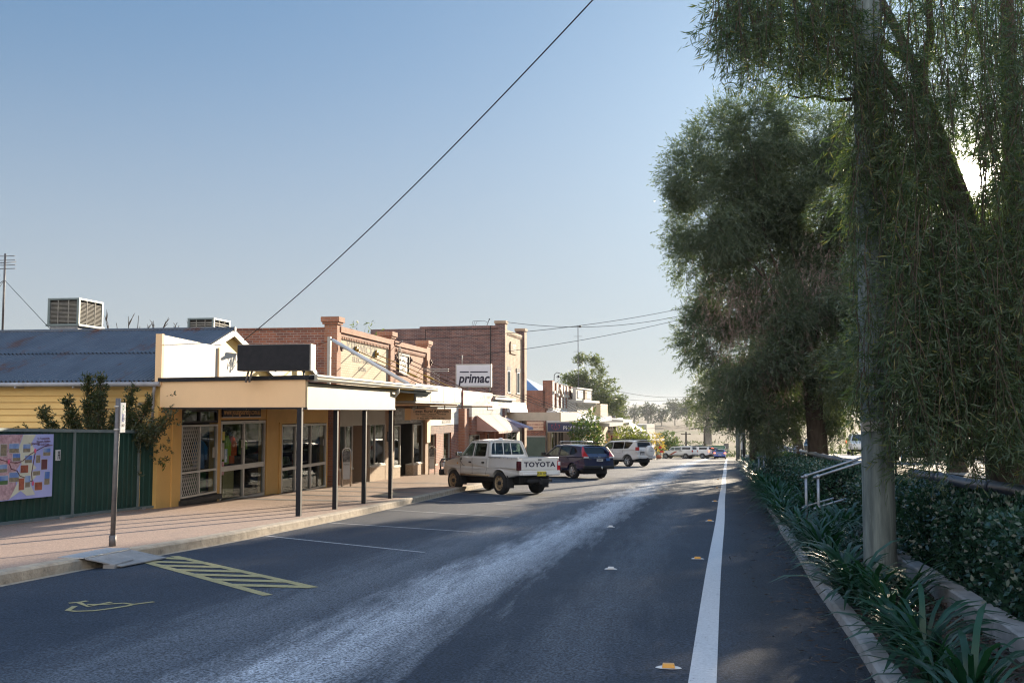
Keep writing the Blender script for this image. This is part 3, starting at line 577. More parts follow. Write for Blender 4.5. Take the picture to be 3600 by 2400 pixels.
    for y in (19.83,22.13,24.36,26.82):
        MB().box(-7.5,-7.4,y-.045,y+.045,z1(y)+.14,1.66).build('post',K['black'],a)
    s=MB().box(X,X+.04,24.2,26.65,1.44,1.9).build('name_board',K['black'],t)
    MB().box(X+.005,X+.045,24.2,26.65,1.415,1.44).build('board_trim',K['letterwhite'],s)
    text('www.youngsvariety.com.au',.235,K['letterwhite'],s,plane_street(X+.045,25.42,1.565),sx=.9); s.children[-1].data.materials[0]=K['lettergold']
shop()
def garment(name,label,cat,y0,y1,zt,zb,m,x=-11.42,stripe=None,legs=False):
    """hanging work garment: shoulders, sleeves, body - lofted with folds"""
    o=thing(name,label,cat,(x,(y0+y1)/2,zt)); w_=(y1-y0)/2; cy=(y0+y1)/2; mb=MB(); n=18; vs=[]; fs=[]; rows=12
    for i in range(rows+1):
        t_=i/rows; z=zt+(zb-zt)*t_; hw=w_*(.28+.72*min(1,t_*7)) if t_<.15 else w_*(.86+.14*t_)
        for j in range(n):
            q=2*math.pi*j/n; f=1+.13*math.sin(5*q+3*t_)+.06*math.sin(11*q)
            vs.append((x+.075*math.sin(q)*f,cy+hw*math.cos(q)*(1+.03*math.sin(7*q+5*t_)),z))
    for i in range(rows):
        for j in range(n): a=i*n+j; b=i*n+(j+1)%n; fs.append((a,b,b+n,a+n))
    fs.append(tuple(range(n))); mb.add(vs,fs,0,True)
    for s in (-1,1):
        mb.tube([(x,cy+s*w_*.62,zt-.06),(x+.03,cy+s*w_*1.02,zt-.3*(zt-zb)),(x+.04,cy+s*w_*.98,zt-.72*(zt-zb))],[.045,.06,.05],8)
    mb.build('garment_body',m,o,recalc=True)
    MB().tube([(x,cy-w_*.5,zt-.03),(x,cy,zt+.03),(x,cy+w_*.5,zt-.03)],.01,5).tube([(x,cy,zt+.03),(x,cy,zt+.1),(x+.03,cy,zt+.13)],.006,5).build('hanger',K['alu'],o)
    if stripe is not None:
        MB().box(x+.06,x+.098,cy-w_*.8,cy+w_*.8,zb+.45*(zt-zb),zb+.53*(zt-zb)).build('reflective_band',stripe,o)
garment('work_coverall','blue work coverall hanging in the left shop window','clothing',23.1,23.72,.88,.17,mat('blue_drill',(.05,.20,.46),(.035,.14,.34),sc_=7,rough=.9))
garment('safety_shirt','orange safety shirt hanging behind the sliding door','clothing',25.12,25.45,.93,.2,mat('orange_fabric',(.9,.16,.02),(.75,.12,.02),sc_=6,rough=.9))
garment('safety_shirt','lime yellow safety shirt hanging left of the orange one','clothing',24.82,25.1,.95,.2,mat('lime_fabric',(.5,.75,.06),(.4,.6,.07),sc_=6,rough=.9))
garment('safety_shirt','short pale lime safety shirt in the right door leaf','clothing',25.8,26.15,.85,.42,mat('pale_lime_fabric',(.35,.55,.14),(.3,.45,.12),sc_=6,rough=.9))
def display():
    for i,(lab,y0,y1,zb,zt,m) in enumerate([('yellow notice board sheet with pinned papers inside the door',24.9,25.55,-.68,.03,mat('yellow_card',(.62,.5,.22),rough=.8)),('green artificial hedge panel low in the left window',23.08,23.9,-.42,.08,mat('fake_hedge',(.02,.09,.035),(.05,.15,.06),sc_=40,rough=.9,bump=1,bsc=60)),('blue bin liner stack at the foot of the right window',30.1,30.65,-.85,-.2,mat('blue_plastic',(.03,.06,.3),rough=.4)),('pale yellow carton on the floor of the right window',28.45,29.05,-.85,-.6,mat('yellow_carton',(.5,.52,.2),rough=.8)),('white and red packet on the right window shelf',29.95,30.4,-.08,.25,mat('white_red_packet',(.7,.68,.66),(.5,.04,.04),sc_=5,rough=.6)),('framed pale picture at the foot of the last window',31.2,31.7,-.82,-.35,mat('pale_print',(.5,.35,.33),(.4,.45,.5),sc_=5,rough=.7))]):
        o=MB().box(-11.5,-11.44,y0,y1,zb,zt).box(-11.47,-11.435,y0+.08,y1-.08,zb+.08,zt-.06).build('display_item',m,bevel=.01); cset(o,lab,'shop goods')
    # notices stuck on the glass
    for lab,y,z,a,b,m in [('yellow square notice at the top left of the door glass',24.38,.95,.16,.22,K['plate']),('white oval-printed poster below the yellow notice on the door',24.36,.56,.17,.42,K['whitey']),('blue bordered opening-hours clock notice on the door glass',24.55,.44,.16,.34,mat('blue_notice',(.1,.25,.4),(.6,.65,.7),sc_=9)),('red and white calendar poster low on the left of the door glass',24.36,.12,.17,.34,mat('red_poster',(.35,.03,.05),(.6,.5,.5),sc_=14)),('white price ticket beside the orange shirt',25.56,.72,.13,.22,K['whitey']),('white price ticket beside the blue coverall',23.84,.55,.14,.26,K['whitey']),('white ticket high on the right window',32.05,.55,.1,.22,K['whitey'])]:
        o=MB().box(-11.222,-11.215,y-a/2,y+a/2,z-b/2,z+b/2).box(-11.216,-11.212,y-a*.32,y+a*.32,z-b*.1,z+b*.3).build('notice',m); cset(o,lab,'notice')
    for i in range(14):
        y=28.5+rnd.random()*3.5; 
        if any(abs(y-c)<.12 for c in (29.45,30.8)): continue
        z=rnd.choice((-.53,-.08,.32,.72)); h=.12+.16*rnd.random(); wd=.05+.06*rnd.random()
        o=MB().box(-12.0,-11.86,y-wd,y+wd,z,z+h).box(-11.99,-11.87,y-wd*.6,y+wd*.6,z+h,z+h+.03).build('shelf_packet',mat('packet_print',(rnd.random()*.5,rnd.random()*.4,rnd.random()*.4),(.5,.5,.45),sc_=12),bevel=.008); cset(o,'small packet on the display shelves in the right shop window','packet','packets on the shop shelves')
display()
def black_sign():
    t=thing('roof_sign','blank black rectangular sign box standing on the shop awning','sign',(-8.1,20,2.36))
    MB().box(-8.92,-7.33,19.98,20.02,2.45,2.99).build('face_panel',K['black'],t,bevel=.008)
    MB().box(-8.92,-7.3,20.02,20.3,2.44,3.0).build('box_body',K['white'],t)
    for x in (-8.78,-8.7,-7.5): MB().tube([(x,20.12,2.2),(x+(.05 if x<-8 else 0),20.15,2.46)],.025,6).build('leg',K['post'],t)
black_sign()
def fence():
    t=thing('steel_fence','dark green ribbed steel sheet fence with grey rails along the footpath','fence',(-11.4,16,z1(16)))
    def zt(y): return 1.27-(y-15.84)*.028
    def panel(y0,y1,x0,x1,drop=0):
        mb=MB(); prof=[]; y=0; L=math.hypot(y1-y0,x1-x0)
        while y<L-.2:
            prof+=[(y,0),(y+.085,0),(y+.1,.022),(y+.125,.022),(y+.14,0)]; y+=.19
        prof.append((L,0)); vs=[]; fs=[]
        for s,d in prof:
            f=s/L; yy=y0+(y1-y0)*f; xx=x0+(x1-x0)*f+d
            vs+=[(xx,yy,z1(yy)+.24),(xx,yy,zt(yy)-drop)]
        for i in range(len(prof)-1): fs.append((2*i,2*i+2,2*i+3,2*i+1))
        mb.add(vs,fs).build('sheet_panel',K['fence'],t,recalc=False)
        for nm,dz in (('top_rail',None),('bottom_rail',.24)):
            r_=[]
            for (xx,yy) in ((x0,y0),(x1,y1)):
                zz=zt(yy)-drop-.03 if dz is None else z1(yy)+.2
                r_.append((xx,yy,zz))
            a,b=r_; h=.06 if dz is None else .05
            MB().hexa([(a[0]-.03,a[1],a[2]),(a[0]+.04,a[1],a[2]),(b[0]+.04,b[1],b[2]),(b[0]-.03,b[1],b[2])],[(a[0]-.03,a[1],a[2]+h),(a[0]+.04,a[1],a[2]+h),(b[0]+.04,b[1],b[2]+h),(b[0]-.03,b[1],b[2]+h)]).build(nm,K['rail'],t)
    for i in range(5): panel(8.3+i*2.44,8.3+(i+1)*2.44-.03,-11.4,-11.4)
    panel(20.56,21.12,-11.38,-11.25,.07)
    for i in range(1,6):
        y=8.3+i*2.44; MB().box(-11.45,-11.37,y-.035,y+.025,z1(y)+.1,zt(y)+.01).build('post',K['rail'],t)
    for y in (17.6,20.6): MB().box(-11.36,-11.3,y,y+.1,z1(y)+.0,z1(y)+.23).build('stump',K['conc'],t)
fence()
def map_sign():
    t=thing('map_sign','large lavender and pink tourist map board with small photos on the green fence','sign',(-11.35,15.3,.6))
    X=-11.33; y0,y1=13.4,17.26; zt=lambda y:1.19-(y-15.71)*.018; zb=lambda y:.045-(y-15.7)*.023
    cols={'lav':mat('lavender_print',(.33,.35,.66),(.42,.45,.74),sc_=1.2,rough=.35),'pink':mat('pink_print',(.62,.40,.42),(.36,.2,.22),sc_=14,rough=.35),'cream':mat('cream_print',(.68,.66,.5),rough=.35),'dk':mat('maroon_print',(.12,.03,.04),rough=.35),'blu':mat('photo_sky',(.05,.14,.42),(.3,.4,.55),sc_=3,rough=.35),'lnd':mat('photo_land',(.16,.13,.09),(.3,.24,.15),sc_=20,rough=.35),'grn':mat('photo_grass',(.06,.14,.04),rough=.35),'red':mat('photo_red_earth',(.4,.09,.04),(.2,.05,.03),sc_=9,rough=.35),'wh':mat('photo_border',(.65,.65,.65),rough=.35),'pin':mat('pin_pink',(.7,.12,.22),rough=.35)}
    MB().hexa([(X,y0,zb(y0)),(X+.02,y0,zb(y0)),(X+.02,y1,zb(y1)),(X,y1,zb(y1))],[(X,y0,zt(y0)),(X+.02,y0,zt(y0)),(X+.02,y1,zt(y1)),(X,y1,zt(y1))]).build('board',cols['lav'],t)
    def P(u,v,d):    # zoomed-photo coordinates (0..1064, 140..1450) on the board
        y=15.73+u/1064*1.53; a,b=zt(y),zb(y); f=(v-150)/(1450-150); return (X+.02+d,y,a+(b-a)*f)
    def poly(nm,pts,m,d): 
        q=[P(u,v,d) for u,v in pts]; return MB().prism(q,(.0012,0,0)).build(nm,m,t)
    poly('print_field',[(-1500,155),(430,155),(350,420),(420,700),(300,900),(330,1200),(200,1435),(-1500,1445)],cols['pink'],.001)
    poly('print_leaf',[(440,155),(690,155),(600,330),(700,520),(560,640),(720,840),(620,900),(720,1010),(600,1150),(710,1385),(540,1390),(420,1280),(210,1420),(350,1130),(420,760),(360,420)],cols['cream'],.0025)
    ph=[(10,340,125,570,'lnd'),(170,335,355,515,'b'),(440,350,580,510,'b'),(245,535,385,680,'b'),(480,580,620,730,'b'),(850,440,1000,595,'b'),(705,580,790,735,'lnd'),(815,670,940,880,'dk'),(0,740,140,890,'b'),(190,905,370,1090,'b'),(400,770,550,925,'red'),(650,905,795,990,'lnd'),(5,960,165,1130,'g'),(375,1030,480,1265,'red'),(500,990,600,1220,'b'),(695,1135,845,1295,'red'),(890,930,1000,1195,'b'),(-240,420,-60,600,'b'),(-300,760,-110,930,'g'),(-520,500,-340,690,'b'),(-700,900,-480,1080,'red'),(-900,430,-700,620,'b')]
    for (a,b,c,d,k) in ph:
        f=poly('photo',[(a-6,b-6),(c+6,b-6),(c+6,d+6),(a-6,d+6)],cols['wh'],.004)
        if k in 'bg':
            s=b+(d-b)*.55
            for (bb,dd,mm) in ((b,s,'blu'),(s,d,'grn' if k=='g' else 'lnd')): MB().prism([P(u,v,.0055) for u,v in ((a,bb),(c,bb),(c,dd),(a,dd))],(.001,0,0)).build('photo_print',cols[mm],f)
        else: MB().prism([P(u,v,.0055) for u,v in ((a,b),(c,b),(c,d),(a,d))],(.001,0,0)).build('photo_print',cols[k],f)
    mb=MB()
    for pl in ([(-700,500),(-300,640),(0,630),(170,690),(330,720),(440,680),(560,570),(680,500),(870,400),(1040,375)],[(170,690),(220,830),(330,870),(390,980),(490,1020)],[(685,510),(640,800),(620,950),(640,1110),(600,1100)]):
        for p,q in zip(pl[:-1],pl[1:]):
            A,B=Vector(P(*p,.007)),Vector(P(*q,.007)); mb.tube([A,B],.0075,5)
    mb.build('route_line',cols['dk'],t)
    for u,v in ((170,690),(680,490),(655,1150)): MB().ball(P(u,v,.008),.008,.035,.045).build('pin',cols['pin'],t)
    for i,(u,v,b) in enumerate(((850,300,'To Toowoomba,\nWarwick, Brisbane\nand Gold Coast'),(655,340,'Inglewood'))): text(b,.075 if i else .055,cols['dk'],t,plane_street(X+.024,P(u,v,0)[1],P(u,v,0)[2]),align='CENTER',ext=.001)
    o=MB().box(-11.37,-11.34,17.42,17.54,.66,.86).build('marker_plate',K['letterwhite']); cset(o,'small white marker plate with a black house symbol on the green fence','sign')
    mb=MB()
    for a,b,c,d in ((17.45,17.47,.68,.84),(17.5,17.52,.68,.84),(17.45,17.52,.75,.765),(17.465,17.505,.80,.815)): mb.box(-11.342,-11.336,a,b,c,d)
    mb.build('symbol',K['black'],o)
map_sign()
def parking_sign():
    x,y=-7.83,13.43; z0=z1(y)+.15
    t=thing('parking_sign','disabled parking sign on a tall grey post beside the kerb ramp','sign',(x,y,z0))
    MB().tube([(x,y,z0),(x+.03,y,1.78)],.036,10).tube([(x,y,z0),(x,y,z0+.16)],.05,10).build('post',K['post'],t)
    d=Vector((-.25,.97,0)).normalized(); nrm=Vector((.97,.25,0)).normalized(); c=Vector((x+.09,y+.03,1.50))
    M=Matrix(((d.x,0,nrm.x,c.x),(d.y,0,nrm.y,c.y),(0,1,0,c.z),(0,0,0,1)))
    MB().box(-.125,.125,-.215,.215,-.004,.004).xf(M).build('plate',K['letterwhite'],t,bevel=.003)
    g=mat('parking_green',(.02,.2,.13),rough=.5)
    for b,s,v,m in (('P',.17,.11,g),('ONLY',.062,-.115,K['letterdark'])): text(b,s,m,t,M@Matrix.Translation((-.0,v,.005)),bold=.01,ext=.001)
    sq=MB().box(-.06,.06,-.06,.055,.004,.006).xf(M).build('blue_symbol',mat('access_blue',(.03,.07,.3),rough=.5),t)
    mb=MB().tube([(0,.035,.008),(0,-.005,.008),(.03,-.005,.008),(.042,-.035,.008)],.006,5)
    mb.tube([(.02*math.cos(q)-.005,.026*math.sin(q)-.02,.008) for q in np.linspace(1.9,5.6,9)],.005,5); mb.ball((0,.045,.008),.008,.008,.003); mb.xf(M); mb.build('wheelchair_symbol',K['letterwhite'],sq)
    for z in (1.33,1.66): MB().tube([(x+.02,y,z-.012),(x+.02,y,z+.012)],.043,10).build('bracket',K['alu'],t)
parking_sign()
def ramp():
    t=thing('kerb_ramp','checker plate ramp bridging the gutter below the parking sign','ramp',(-7.3,12.6,z1(12.6)))
    z=z1(12.5)+.155
    MB().prism([(-7.72,11.95,z+.01),(-7.36,11.95,z+.012),(-7.3,13.0,z-.012),(-7.66,13.0,z-.01)],(0,0,.014)).build('checker_plate',K['chequer'],t)
    MB().hexa([(-7.36,11.98,z-.005),(-6.98,12.2,z1(12.2)+.02),(-6.9,13.25,z1(13.2)+.02),(-7.3,13.0,z-.03)],[(-7.36,11.98,z+.01),(-6.98,12.2,z1(12.2)+.034),(-6.9,13.25,z1(13.2)+.034),(-7.3,13.0,z-.015)]).build('sloping_plate',K['conc'],t)
    MB().box(-7.2,-7.03,12.12,12.6,z1(12.4),z1(12.4)+.075).build('support_block',K['conc'],t,bevel=.015)
ramp()
def hoop(x,y,label,word):
    z0=z1(y)+.18; t=thing('hoop_stand',label,'stand',(x,y,z0),group='steel hoop stands outside the shops')
    h=1.32; a=.15; R_=.12
    pts=[(x-a,y-.1,z0)]+[(x-a,y-.1,z0+h-R_)]
    d=Vector((.83,.55,0)); p0=Vector((x,y,z0))
    path=[p0-d*a,p0-d*a+Vector((0,0,h-a))]+[p0+d*(-a*math.cos(q))+Vector((0,0,h-a+a*math.sin(q))) for q in np.linspace(.3,math.pi-.3,7)]+[p0+d*a+Vector((0,0,h-a)),p0+d*a]
    MB().tube(path,.028,8).build('hoop',K['chrome'],t)
    M=Matrix(((d.x,0,d.y,x),(d.y,0,-d.x,y),(0,1,0,z0),(0,0,0,1)))
    MB().box(-.115,.115,.62,1.2,-.008,.008).xf(M).build('photo_panel',mat('grey_photo_print',(.3,.29,.28),(.06,.06,.06),sc_=9,rough=.5),t)
    MB().box(-.12,.12,.25,.83,-.009,.009).xf(M).build('text_panel',K['letterwhite'],t)
    text(word,.07,K['letterdark'],t,M@Matrix.Translation((0,.75,.0095)),ext=.001)
hoop(-10.75,33.1,'polished steel hoop stand with white TEXAS panel by the stone-fronted shop','TEXAS')
hoop(-10.75,45.9,'farther polished steel hoop stand with white panel by the brick pillar','TEXAS')
def rrpm(x,y,m,label,grp,sc__=1.0):
    z=z1(y)+.012; t=thing('road_marker',label,'road marker',(x,y,z),group=grp)
    mb=MB(); n=20; vs=[]; R1,R2=.145*sc__,.06*sc__
    for (f,dz) in ((1,0),(.8,.008),(.5,.014)): vs+=[(x+R1*f*math.cos(q),y+R2*f*math.sin(q),z+dz) for q in np.linspace(0,2*math.pi,n,endpoint=False)]
    fs=[(i+k*n,(i+1)%n+k*n,(i+1)%n+n+k*n,i+n+k*n) for k in (0,1) for i in range(n)]+[tuple(range(2*n,3*n))]
    mb.add(vs,fs,0,True).build('base',K['letterwhite'],t)
    MB().hexa([(x-.07*sc__,y-.04,z+.008),(x+.07*sc__,y-.04,z+.008),(x+.07*sc__,y+.04,z+.008),(x-.07*sc__,y+.04,z+.008)],[(x-.06*sc__,y-.02,z+.03),(x+.06*sc__,y-.02,z+.03),(x+.06*sc__,y+.02,z+.03),(x-.06*sc__,y+.02,z+.03)]).build('reflector',m,t)
for i,(x,y) in enumerate([(.02,7.47),(.47,14.75),(.98,22.3),(1.48,30.05),(2.0,38.9),(2.5,47.5)]):
    rrpm(x,y,K['orange'],['amber reflective road marker nearest the camera left of the white edge line','second amber road marker along the white edge line','third amber road marker along the white edge line','fourth amber road marker, small, along the edge line','fifth amber road marker, far up the edge line','farthest amber road marker along the edge line'][i],'amber road markers beside the edge line',.66)
for i,(x,y) in enumerate([(-.7,13.29),(-1.06,20.2)]): rrpm(x,y,K['letterwhite'],['near plain white road marker in the middle of the lane','farther plain white road marker in the middle of the lane'][i],'white road markers in the lane',.6)
# ================================================================ BRICK SHOPS
def rosette(mb,x,y,z,m=0):
    mb.tube([(x+.01,y,z),(x+.07,y,z)],[.16,.13],12,m); mb.tube([(x+.07,y,z),(x+.13,y,z)],[.07,.05],8,m)
def kerwick():
    t=thing('brick_shop','red brick electrical shop with cream lettered parapet panel and stone shopfront','shop',(-11.3,40,z1(40)+.18))
    X=-11.2
    # side wall towards the camera, in stepped brick, and the back
    MB().box(-24,-11.56,33.0,33.35,-1.2,4.42).box(-24,-11.56,32.96,33.39,4.42,4.48).build('side_wall',K['brickred'],t)
    # upper facade
    f=MB(); f.box(-11.55,X,33.35,39.85,1.75,4.12); f.build('painted_panel',K['brickcream'],t)
    MB().box(-11.55,X,40.45,46.25,1.75,4.12).build('upper_wall',K['brickface'],t)
    mb=MB()
    for y0,y1 in ((33.35,39.85),(40.45,46.25)):
        mb.box(-11.58,X+.06,y0,y1,4.20,4.33,1); mb.box(-11.6,X+.13,y0,y1,4.33,4.53,0)
        y=y0+.04
        while y<y1-.08: mb.box(X-.01,X+.055,y,y+.1,4.12,4.20,0); y+=.2
    mb.build('parapet_coping',[K['brickface'],K['brickred']],t)
    for (y0,y1,zt) in ((32.99,33.42,4.60),(39.85,40.45,4.62),(46.25,46.95,4.70)):
        d=.10; p=MB().box(-11.56,X+d,y0,y1,-1.3 if y0<33 else 1.5,zt).build('pier',K['brickface'],t)
        MB().box(-11.62,X+d+.05,y0-.06,y1+.06,zt-.02,zt+.06).box(-11.66,X+d+.1,y0-.11,y1+.11,zt+.06,zt+.24).build('pier_cap',K['brickface'],p)
    for b,s,y,z,sx in (("KERWICK'S",.44,36.3,3.98,1.75),('ELECTRICAL',.27,36.35,3.55,1.75),('531206',.22,36.25,3.22,1.45)):
        text(b,s,K['letterfade'],t,plane_street(X+.004,y,z-.08),sx=sx,bold=.03,ext=.002)
    w_=window(t,X+.06,41.3,43.05,3.15,4.07,fw=.09,frame=K['darkwood'],g=K['whitey'],name='poster_window')
    text('The\nSewing\nShop',.2,mat('faded_orange_lettering',(.6,.42,.32),(.6,.55,.5),sc_=6),w_,plane_street(X+.04,42.2,3.62),ext=.002,sx=1.5)
    # shopfront
    mb=MB(); mb.box(-11.5,X,33.4,46.0,1.2,1.78); mb.box(-11.5,X,39.42,40.75,-1.35,1.2); mb.build('wall',K['brown'],t)
    MB().box(X,X+.03,33.5,39.4,1.05,1.2).box(X,X+.02,33.5,39.4,1.2,1.66).build('blind_box',K['whitey'],t)
    for a,b,z0,z1_ in ((33.4,35.15,-1.2,-.52),(37.32,39.45,-1.35,-.6),(40.75,41.82,-1.45,-.8),(44.1,45.95,-1.5,-.86)): MB().box(-11.55,X+.02,a,b,z0,z1_).build('stall_riser',K['stone'],t)
    MB().box(X,X+.03,39.45,40.75,-1.4,.35).build('stone_facing',K['stone'],t); MB().box(-11.5,X-.01,33.0,33.42,-1.2,-.2).build('stone_facing',K['stone'],t)
    [MB().box(-11.55,X+.05,a,b,z,z+.05).build('sill',K['white'],t) for a,b,z in ((33.4,35.17,-.52),(37.3,39.45,-.6),(40.75,41.84,-.8),(44.08,45.95,-.86))]
    window(t,X,33.5,35.15,-.47,1.08,fw=.04,mull=(34.3,)); window(t,X,37.3,39.42,-.55,1.08,fw=.04,mull=(38.0,))
    window(t,X,40.78,41.82,-.75,.98,fw=.04); window(t,X,44.1,45.9,-.81,.98,fw=.04)
    MB().box(-12.6,-12.5,35.0,37.5,-1.3,1.2).box(-12.5,X-.06,35.17,35.22,-1.2,1.2).box(-12.5,X-.06,37.24,37.29,-1.3,1.2).build('entry_recess',K['brown'],t); MB().box(-12.6,-12.5,41.7,44.3,-1.4,1.2).build('entry_recess',K['brown'],t)
    window(t,-12.3,41.9,44.0,-.6,1.0,fw=.05,mull=(42.9,)); MB().box(-12.48,-12.36,41.85,44.05,-1.45,-.62).build('recess_riser',K['tilebrown'],t)
    MB().box(-12.52,-12.45,33.6,33.7,-.9,1.06).build('yellow_jamb',mat('yellow_door_jamb',(.6,.42,.05),rough=.6),t)
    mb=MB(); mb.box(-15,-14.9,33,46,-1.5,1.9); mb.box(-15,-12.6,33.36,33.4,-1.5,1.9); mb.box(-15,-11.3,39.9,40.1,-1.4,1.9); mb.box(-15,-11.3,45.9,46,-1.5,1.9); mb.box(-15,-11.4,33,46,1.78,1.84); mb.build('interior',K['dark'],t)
    # glass fascia with lettering above second shop
    s=MB().box(X,X+.03,40.8,45.88,1.03,1.70).build('window_banner',mat('grey_banner',(.14,.13,.1),(.18,.17,.14),rough=.5),t)
    text('& Used\nFurniture',.24,K['letterwhite'],s,plane_street(X+.032,41.35,1.40),sx=1.5,ext=.001); text('Your Local',.15,K['letterwhite'],s,plane_street(X+.032,44.0,1.12),sx=1.7,ext=.001)
    MB().box(X+.03,X+.034,42.5,44.9,1.28,1.62).build('gold_panel',K['mustard'],s)
    MB().box(X,X+.05,39.75,40.2,.33,.74).build('meter_box',mat('meter_box_grey',(.05,.06,.06),(.14,.15,.15),sc_=16),t)
    MB().box(X,X+.13,45.92,46.5,-1.5,1.85).build('pilaster',K['brown'],t); MB().box(X+.13,X+.22,45.9,46.55,.1,1.75).build('timber_bracket',K['tan'],t)
    MB().tube([(X+.1,32.98,-1.05),(X+.1,32.98,1.6)],.035,8).build('downpipe',K['brown'],t)
    # awning with white street panels
    a=MB().box(-11.2,-7.55,29.86,43.4,1.86,1.90).build('awning',K['whitey'],t)
    MB().box(-9.6,-7.56,29.78,29.85,1.9,2.32).build('end_fascia',K['mustard'],a)
    for i,(y0,y1) in enumerate(((29.8,31.68),(31.72,33.6),(33.64,35.5),(35.54,36.8))): MB().box(-7.54,-7.48,y0,y1,1.89,2.43).build('street_panel',K['whitey'],a,bevel=.006)
    MB().box(-11.2,-7.55,29.88,49.1,2.27,2.31).build('awning_roof',K['corr'],a)
    MB().box(-7.56,-7.5,36.8,43.4,1.86,1.92).box(-7.56,-7.5,29.8,43.4,1.84,1.885).build('edge_angle',K['white'],a)
    for y in (31,34,37): MB().tube([(-11.1,y,1.82),(-7.7,y,1.82)],.03,6).build('soffit_pipe',K['tan'],a)
    # tie rods
    for i,(y,z) in enumerate(((33.22,3.80),(35.4,3.82),(38.0,3.83),(40.7,3.84),(43.35,3.86),(46.6,3.9))):
        m=K['mustard'] if i in(1,2) else mat('rusty_iron_%d'%i,(.10,.05,.035),(.15,.08,.05),sc_=20,rough=.8)
        x0=X+.17 if i in(0,5) else X+.02
        ro=MB().tube([(x0,y,z),(-7.7,y-.1,2.33)],.018,6); 
        q=Vector((x0,y,z)).lerp(Vector((-7.7,y-.1,2.33)),.62); d=(Vector((-7.7,y-.1,2.33))-Vector((x0,y,z))).normalized(); ro.tube([q-d*.2,q+d*.2],.04,6)
        o=ro.build('tie_rod',m,t); mb=MB(); rosette(mb,x0,y,z); mb.build('rosette',m,o)
    # steel mast and diagonal tube
    st=MB().box(-11.08,-10.98,31.93,32.05,2.3,4.07).build('strut_post',K['white'],t)
    MB().tube([(-10.9,32.0,3.95),(-7.75,30.0,2.4)],.06,10).build('diagonal_tube',K['letterwhite'],st); MB().tube([(-11.03,31.99,4.0),(-11.0,32.4,3.98),(-12.9,30.6,3.2)],.03,6).build('brace',K['brickred'],st)
    MB().tube([(-10.98,31.99,4.0),(-10.88,32.0,3.9)],.035,8).build('shackle',K['steel'],st)
    s=MB().box(-7.47,-7.43,36.82,43.38,1.80,2.36).build('fascia_sign',K['signred'],t,bevel=.004)
    text('TEXAS RURAL AGENCIES',.30,K['letterwhite'],s,plane_street(-7.428,39.1,2.07),sx=1.0,bold=.035,ext=.001); text('Bendigo Bank',.16,K['whitey'],s,plane_street(-7.428,42.35,2.19),sx=1.05,ext=.001); text('Agency',.13,K['whitey'],s,plane_street(-7.428,42.4,1.95),sx=1.1,ext=.001)
    MB().ball((-7.43,41.45,2.2),.006,.13,.11).build('gold_emblem',K['lettergold'],s)
kerwick()
def shop_goods():
    for lab,m,fn in [('tall pale ceramic vase in the recess window between the stone shopfronts',K['stone'],lambda mb:mb.tube([(-12.15,36.0,-.55),(-12.15,36.0,-.45),(-12.15,36.0,-.1),(-12.15,36.0,.15),(-12.15,36.0,.22)],[.12,.2,.22,.12,.09],14)),
      ('beige lampshade above the ceramic vase in the recess window',K['signtan'],lambda mb:mb.tube([(-12.2,35.75,.25),(-12.2,35.75,.65)],[.33,.22],14))]:
        mb=MB(); fn(mb); o=mb.build('homeware',m); cset(o,lab,'homeware')
    o=MB().box(-11.62,-11.58,38.35,39.15,-.35,.72).build('palm_picture',K['darkwood']); cset(o,'framed palm tree picture in the third stone-framed shop window','picture')
    MB().box(-11.58,-11.57,38.42,39.08,-.28,.65).build('print',mat('palm_print_paper',(.42,.4,.33),rough=.7),o)
    mb=MB()
    for cy,h in ((38.72,.28),(38.58,.1),(38.88,.05)):
        mb.tube([(-11.565,cy,-.26),(-11.565,cy,h)],.009,4)
        for k in range(11):
            q=math.pi*(k/10)*1.3-.5; mb.tube([(-11.564,cy,h),(-11.564,cy+.12*math.cos(q),h+.12*math.sin(q)+.02),(-11.564,cy+.19*math.cos(q),h+.15*math.sin(q)-.02)],[.012,.012,.003],4)
    mb.build('palm_drawing',mat('palm_ink',(.03,.06,.04),rough=.8),o)
    for k in range(5):
        o=MB().ball((-11.75,37.55+k*.28,-.44),.16,.18,.13).build('cushion',K['white']); cset(o,'row of pale round cushions along the palm picture window sill','cushion','cushions on the window sill')
    # property cards in the agent's recess window
    for r_ in range(4):
        for c in range(3):
            y=42.0+c*.66; z=.62-r_*.43
            o=MB().box(-12.24,-12.22,y,y+.55,z,z+.32).build('listing_card',K['letterwhite'] if (r_+c)%2 else K['whitey'])
            cset(o,'printed property listing card in the agency recess window','card','property listing cards')
            MB().box(-12.22,-12.215,y+.05,y+.5,z+.14,z+.28).build('card_photo',mat('listing_photo',(.05,.06,.16),(.2,.22,.3),sc_=9),o)
shop_goods()
def hanging_sign():
    t=thing('hanging_sign','beige hanging sign lettered Texas Rural Agencies below the white panelled awning','sign',(-8.95,38,1.86))
    MB().box(-9.75,-8.15,37.97,38.03,1.245,1.67).build('board',K['signtan'],t,bevel=.004); MB().box(-10.0,-9.75,38.0,38.05,1.23,1.69).build('backing_board',K['tan'],t)
    for x in (-9.5,-8.4): MB().tube([(x,38,1.66),(x,38,1.87)],.02,6).build('hanger',K['darkwood'],t)
    for b,s,z,sx,bo in (('Texas Rural Agencies',.165,1.575,1.0,.014),('Real Estate - Livestock - Produce',.092,1.465,.98,.014),('www.texasruralagencies.com.au',.055,1.395,1.0,.0),('07 4653 0051 -  0409 506 366',.09,1.305,1.0,.014)):
        text(b,s,K['letterdark'],t,plane_end(-8.95,37.968,z),sx=sx,bold=bo,ext=.001)
    o=MB().tube([(-9.35,36.9,1.72),(-9.3,36.7,1.66)],.055,10).box(-9.4,-9.25,36.9,37.0,1.7,1.86).build('security_camera',K['whitey']); cset(o,'small security camera under the awning left of the hanging sign','camera')
hanging_sign()
